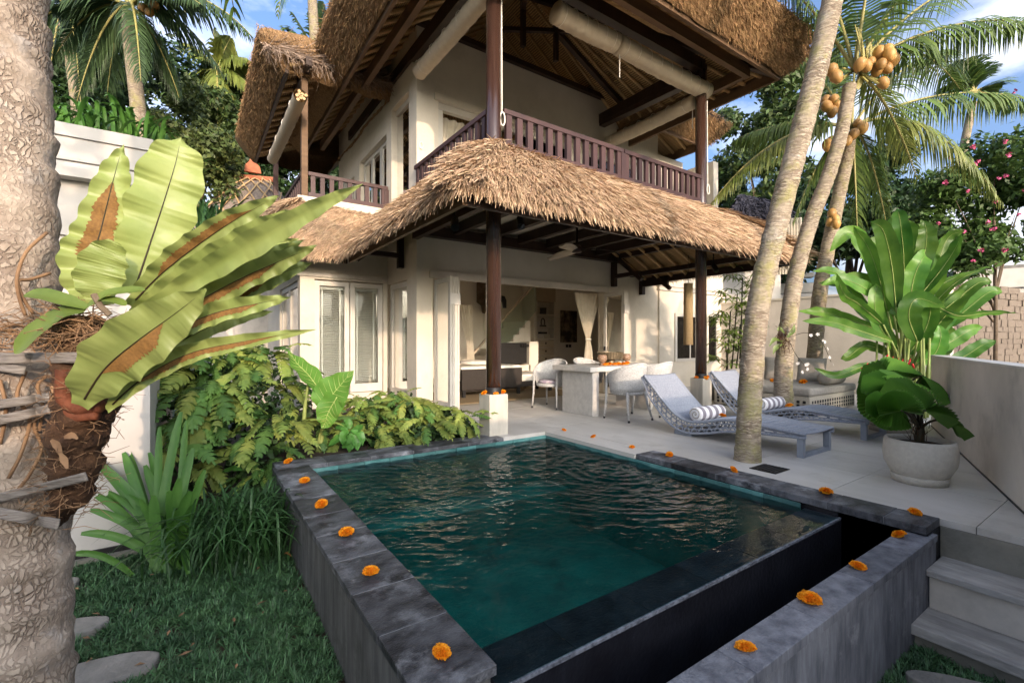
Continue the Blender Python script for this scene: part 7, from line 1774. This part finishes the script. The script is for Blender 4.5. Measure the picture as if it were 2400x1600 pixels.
fan(t, B0, atd(2112, 962, 3.45), .16, (-.75, -.6, .25), rad(95), rad(210), 1, .1)
fan(t, B0, atd(2090, 955, 3.6), .17, (-.55, -.6, .6), rad(160), rad(190), 5, .25)
fan(t, B0, atd(2168, 962, 3.55), .33, (-.15, -.72, .68), rad(48), rad(150), 2, .10)
fan(t, B0, atd(2230, 992, 3.65), .27, (.1, -.72, .68), rad(8), rad(95), 4, .12)
fan(t, B0, atd(2140, 898, 3.9), .25, (.1, -.5, .85), rad(60), rad(240), 3, .3)
fan(t, B0, atd(2095, 905, 3.85), .22, (-.35, -.55, .75), rad(150), rad(200), 6, .3)
MB().tube([FP + Vector((0, 0, -.02)), FP + Vector((.01, 0, .09)), FP + Vector((0, 0, .20))], [.035, .032, .022], 8).build('trunk', M['cane'], t, smooth=True)
fb = MB()
for k in range(80):
    r_ = random.Random(k); p = FP + Vector((r_.gauss(0, .025), r_.gauss(0, .025), r_.uniform(.0, .18))); fb.tube([p, p + Vector((r_.gauss(0, .03), r_.gauss(0, .03), .07))], [.003, .001], 4, cap=False)
fb.build('fibre', M['coir'], t, kind='stuff')
fan_b = P2 + Vector((0, 0, .34)); t = thing('fan_palm', 'darker fan palm in the second pot behind', 'palm', fan_b)
for i, (x, y, d_, r_, f_, a_, s_) in enumerate([(2120, 900, 5.2, .42, (-.4, -.6, .7), 150, 210), (2160, 880, 5.3, .42, (.2, -.6, .8), 20, 210), (2100, 935, 5.1, .36, (-.7, -.6, .3), 200, 190)]): fan(t, fan_b, atd(x, y, d_), r_, f_, rad(a_), rad(s_), i)

# ---- lady palms by the planter
t = thing('lady_palm', 'slim lady palms with dark canes in front of the window by the far column', 'palm', (8.68, 5.4, .36))
for i, (x0, x1, yt, sd) in enumerate(((1700, 1712, 730, 1), (1712, 1728, 690, 2), (1722, 1735, 760, 3), (1732, 1740, 650, 4), (1706, 1700, 800, 5))):
    p0_ = atd(x0, 900, 9.25); p1_ = atd(x1, yt, 9.25); p0_.z = .36; MB().tube([p0_, p0_.lerp(p1_, .5) + Vector((.02, 0, 0)), p1_], [.016, .014, .012], 7).build('cane', M['cane'], t, smooth=True)
    r_ = random.Random(sd)
    for k in range(13):
        a_ = r_.uniform(0, 6.28); c_ = p1_ + Vector((0, 0, -r_.uniform(0, .55))); e_ = c_ + Vector((math.cos(a_)*.26, math.sin(a_)*.26, r_.uniform(.02, .22))); lb = MB(); lb.tube([c_, e_], .004, 4, cap=False)
        dv = (e_ - c_).normalized()
        for j in range(9):
            th = (j/8 - .5)*3.4; s_ = dv.cross(Vector((0, 0, 1))).normalized(); d_ = (dv*math.cos(th) + s_*math.sin(th) + Vector((0, 0, .05))).normalized(); q = [e_, e_ + d_*.12 + Vector((0, 0, .01)), e_ + d_*.23 + Vector((0, 0, -.05)), e_ + d_*.30 + Vector((0, 0, -.12))]
            w_ = d_.cross(Vector((0, 0, 1))).normalized(); lb.grid([[(q[n_] - w_*wd)[:], (q[n_] + w_*wd)[:]] for n_, wd in enumerate((.006, .017, .014, .004))])
        lb.build('leaf', M['rhapis'], t)

# ---- orchid on the palm with coconuts
t = thing('white_orchid', 'white flowered orchid growing on the palm trunk before the day bed', 'orchid', atd(1838, 800, 6.7))
for (P) in ([(1835, 800), (1815, 795), (1802, 812)], [(1835, 805), (1818, 815), (1812, 830)], [(1845, 790), (1858, 775), (1862, 760)], [(1840, 782), (1828, 770), (1822, 775)]):
    sp = spline([atd(x, y, 6.66) for x, y in P], 10); MB().grid(ribbon(sp, [.035*v for v in prof(10, [(0, .4), (.5, 1), (1, .1)])], (-.4, -.7, .6), .2, 0, 3, 5)).build('leaf', M['orchid_leaf'], t, smooth=True)
fb = MB()
for k in range(90):
    r_ = random.Random(k); p = atd(1836 + r_.gauss(0, 9), 790 + r_.gauss(0, 16), 6.66); d_ = Vector((r_.gauss(0, 1), r_.gauss(0, .4), r_.gauss(0, 1))).normalized(); fb.tube([p, p + d_*.04, p + d_*.07 + Vector((0, 0, -.03))], [.005, .004, .001], 4, cap=False)
fb.build('root', M['coir'], t, kind='stuff')
spx = spline([atd(x, y, 6.5) for x, y in ((1850, 790), (1890, 780), (1925, 800), (1948, 848))], 22); MB().tube(spx, .004, 5).build('stem', M['cane'], t)
sp2 = spline([atd(x, y, 6.5) for x, y in ((1850, 800), (1865, 830), (1885, 855), (1890, 865))], 14); MB().tube(sp2, .004, 5).build('stem', M['cane'], t)
pm = MB()
for k in range(5):
    a_ = k*2*math.pi/5; d_ = Vector((math.cos(a_), 0, math.sin(a_))); s_ = Vector((-math.sin(a_), 0, math.cos(a_))); pm.grid([[(d_*r2 + s_*w2 + Vector((0, -.2*r2, 0)))[:] for w2 in (-w_, 0, w_)] for r2, w_ in ((.05, .05), (.5, .36), (.9, .25), (1, .05))])
pme = pm.mesh('flower', M['white_flower'], True)
for i, p in enumerate([spx[8], spx[11], spx[13], spx[15], spx[17], spx[19], spx[21], sp2[9], sp2[11], sp2[13], atd(1878, 870, 6.5), atd(1868, 852, 6.5)]):
    o = link('flower', pme, t, True); r_ = random.Random(i); o.location = p + Vector((r_.gauss(0, .02), -.02, r_.gauss(0, .02))) - wl(t); s_ = .026; o.scale = (s_, s_, s_); o.rotation_euler = (r_.gauss(0, .4), r_.gauss(0, 1), rad(-25) + r_.gauss(0, .5))

# ================================================================== MARIGOLDS
def marigold_mesh(seed):
    r_ = np.random.default_rng(seed); mb = MB(); n = 520; k = np.arange(n); ph = k*2.39996; zz = 1 - (k/n)*1.12; th = np.arccos(np.clip(zz, -1, 1)); R_ = .84 + .07*r_.normal(0, 1, n)
    d_ = np.c_[np.sin(th)*np.cos(ph), np.sin(th)*np.sin(ph), np.cos(th)*.78]; p = d_*R_[:, None]; nr = d_/np.linalg.norm(d_, axis=1)[:, None]
    t1 = np.cross(nr, r_.normal(0, 1, (n, 3))); t1 /= np.linalg.norm(t1, axis=1)[:, None]; t2 = np.cross(nr, t1); s_ = r_.uniform(.10, .17, (n, 1))
    out = nr*.7 + np.c_[np.cos(ph), np.sin(ph), np.zeros(n)]*.5; a = p - t1*s_*.6; b2 = p + t1*s_*.6; c = p + t1*s_*.85 + out*s_*1.9 + t2*s_*.2; e = p - t1*s_*.85 + out*s_*1.9 - t2*s_*.2
    mb.add(np.stack([a, b2, c, e], 1)*np.array([1, 1, 1]) + np.array([0, 0, .50]), np.arange(n)[:, None]*4 + np.array([0, 1, 2, 3]))
    core = MB(); G = [[(math.sin(t_)*math.cos(f_)*.80, math.sin(t_)*math.sin(f_)*.80, math.cos(t_)*.62 + .50) for f_ in np.linspace(0, 2*math.pi, 15)] for t_ in np.linspace(0.02, 2.3, 9)]
    mb.grid(G); return mb.mesh('marigold', M['marigold'])
mm = [marigold_mesh(k) for k in range(4)]
mcount = [0]
def marigold(label, p, r, group):
    k = mcount[0]; mcount[0] += 1; rr_ = random.Random(k*7 + 1); o = bpy.data.objects.new('marigold', mm[k % 4]); COL.objects.link(o)
    o.location = p; sv = rr_.uniform(.82, 1.2); o.scale = (r*sv*rr_.uniform(.92, 1.1), r*sv*rr_.uniform(.82, 1.02), r*sv*rr_.uniform(.8, 1.0)); o.rotation_euler = (rr_.gauss(0, .22), rr_.gauss(0, .22), rr_.uniform(0, 6.28)); o.location.z -= r*.05
    tag(o, label, 'marigold', group)
ordn = ['first', 'second', 'third', 'fourth', 'fifth', 'sixth', 'seventh']
for i, (x, y) in enumerate([(1033, 1540), (868, 1350), (812, 1259), (754, 1194), (714, 1135), (677, 1090)]):
    marigold(['orange marigold head at the near end of the left pool coping, largest of the row', 'orange marigold on the left pool coping, second from the camera', 'orange marigold on the left pool coping, third from the camera', 'orange marigold on the left pool coping, third from the ferns', 'orange marigold on the left pool coping, second from the ferns', 'orange marigold at the back left coping corner under the fern fronds'][i], atz(x, y - 6, 0), .034, 'marigolds along the pool edge')
for i, (x, y) in enumerate([(1321, 1012), (1392, 1028), (1481, 1052)]):
    marigold(['marigold on the white terrace edge, nearest the dining table', 'marigold on the white terrace edge, middle of three', 'marigold on the white terrace edge, just before the dark coping starts'][i], atz(x, y - 3, 0), .031, 'marigolds along the pool edge')
for i, (x, y) in enumerate([(1571, 1072), (1716, 1108), (1936, 1161), (2143, 1208)]):
    marigold(['marigold on the dark right coping, at its far end', 'marigold on the dark right coping, level with the leaning palm', 'marigold on the dark right coping just before the weir', 'marigold at the near end of the right coping by the steps'][i], atz(x, y - 4, .006), .034, 'marigolds along the pool edge')
for i, (x, y) in enumerate([(2111, 1265), (2010, 1338), (1899, 1418), (1748, 1528)]):
    marigold(['marigold on the grey overflow wall, nearest the right coping', 'marigold on the grey overflow wall, second from the right coping', 'large marigold on the grey overflow wall, second from the bottom edge', 'marigold on the grey overflow wall, nearest the bottom edge of the picture'][i], atz(x, y - 6, -.054), .035, 'marigolds along the pool edge')
for nm, (cx, cy) in (('near', (3.10, 4.925)), ('far', (7.46, 4.925))):
    for i, (dx, dy) in enumerate(((-.118, .01), (-.035, -.112), (.112, -.05))):
        marigold('marigold on the %s column pedestal, %s' % (nm, ['left of the column', 'in front of the column', 'right of the column'][i]), (cx + dx, cy + dy, .501), .034, 'marigolds on the column pedestals')
for i in range(6):
    marigold(['leftmost marigold in the row before the wire bowl', 'second marigold from the left before the wire bowl', 'third marigold from the left before the wire bowl', 'third marigold from the right before the wire bowl', 'second marigold from the right before the wire bowl', 'rightmost marigold in the row before the wire bowl'][i], (5.52 + .105*i, 5.36 + .012*(i % 2), .761), .046, 'marigolds on the dining table')
marigold('marigold beside the rolled towel on the nearer lounger', atd(1693, 976, 4.95), .034, 'marigolds on seats'); marigold('marigold beside the rolled towel on the farther lounger', atd(1851, 953, 6.0), .034, 'marigolds on seats')
marigold('marigold on the day bed mattress left of the cushions gap', (8.62, 4.25, .421), .05, 'marigolds on seats'); marigold('marigold on the day bed mattress before the right square cushion', (8.75, 3.80, .421), .05, 'marigolds on seats')
# fallen leaf on the grass
t = thing('fallen_leaf', 'small yellow fallen leaf on the grass by the pool wall', 'leaf', atz(672, 1298, -.42)); sp = [Vector(atz(662, 1300, -.40)), Vector(atz(672, 1296, -.385)), Vector(atz(682, 1302, -.40))]; MB().grid(ribbon(spline(sp, 8), [.02*v for v in prof(8, [(0, .2), (.5, 1), (1, .1)])], (0, 0, 1), .3, 0, 3, 5)).build('blade', M['sori'], t, smooth=True)
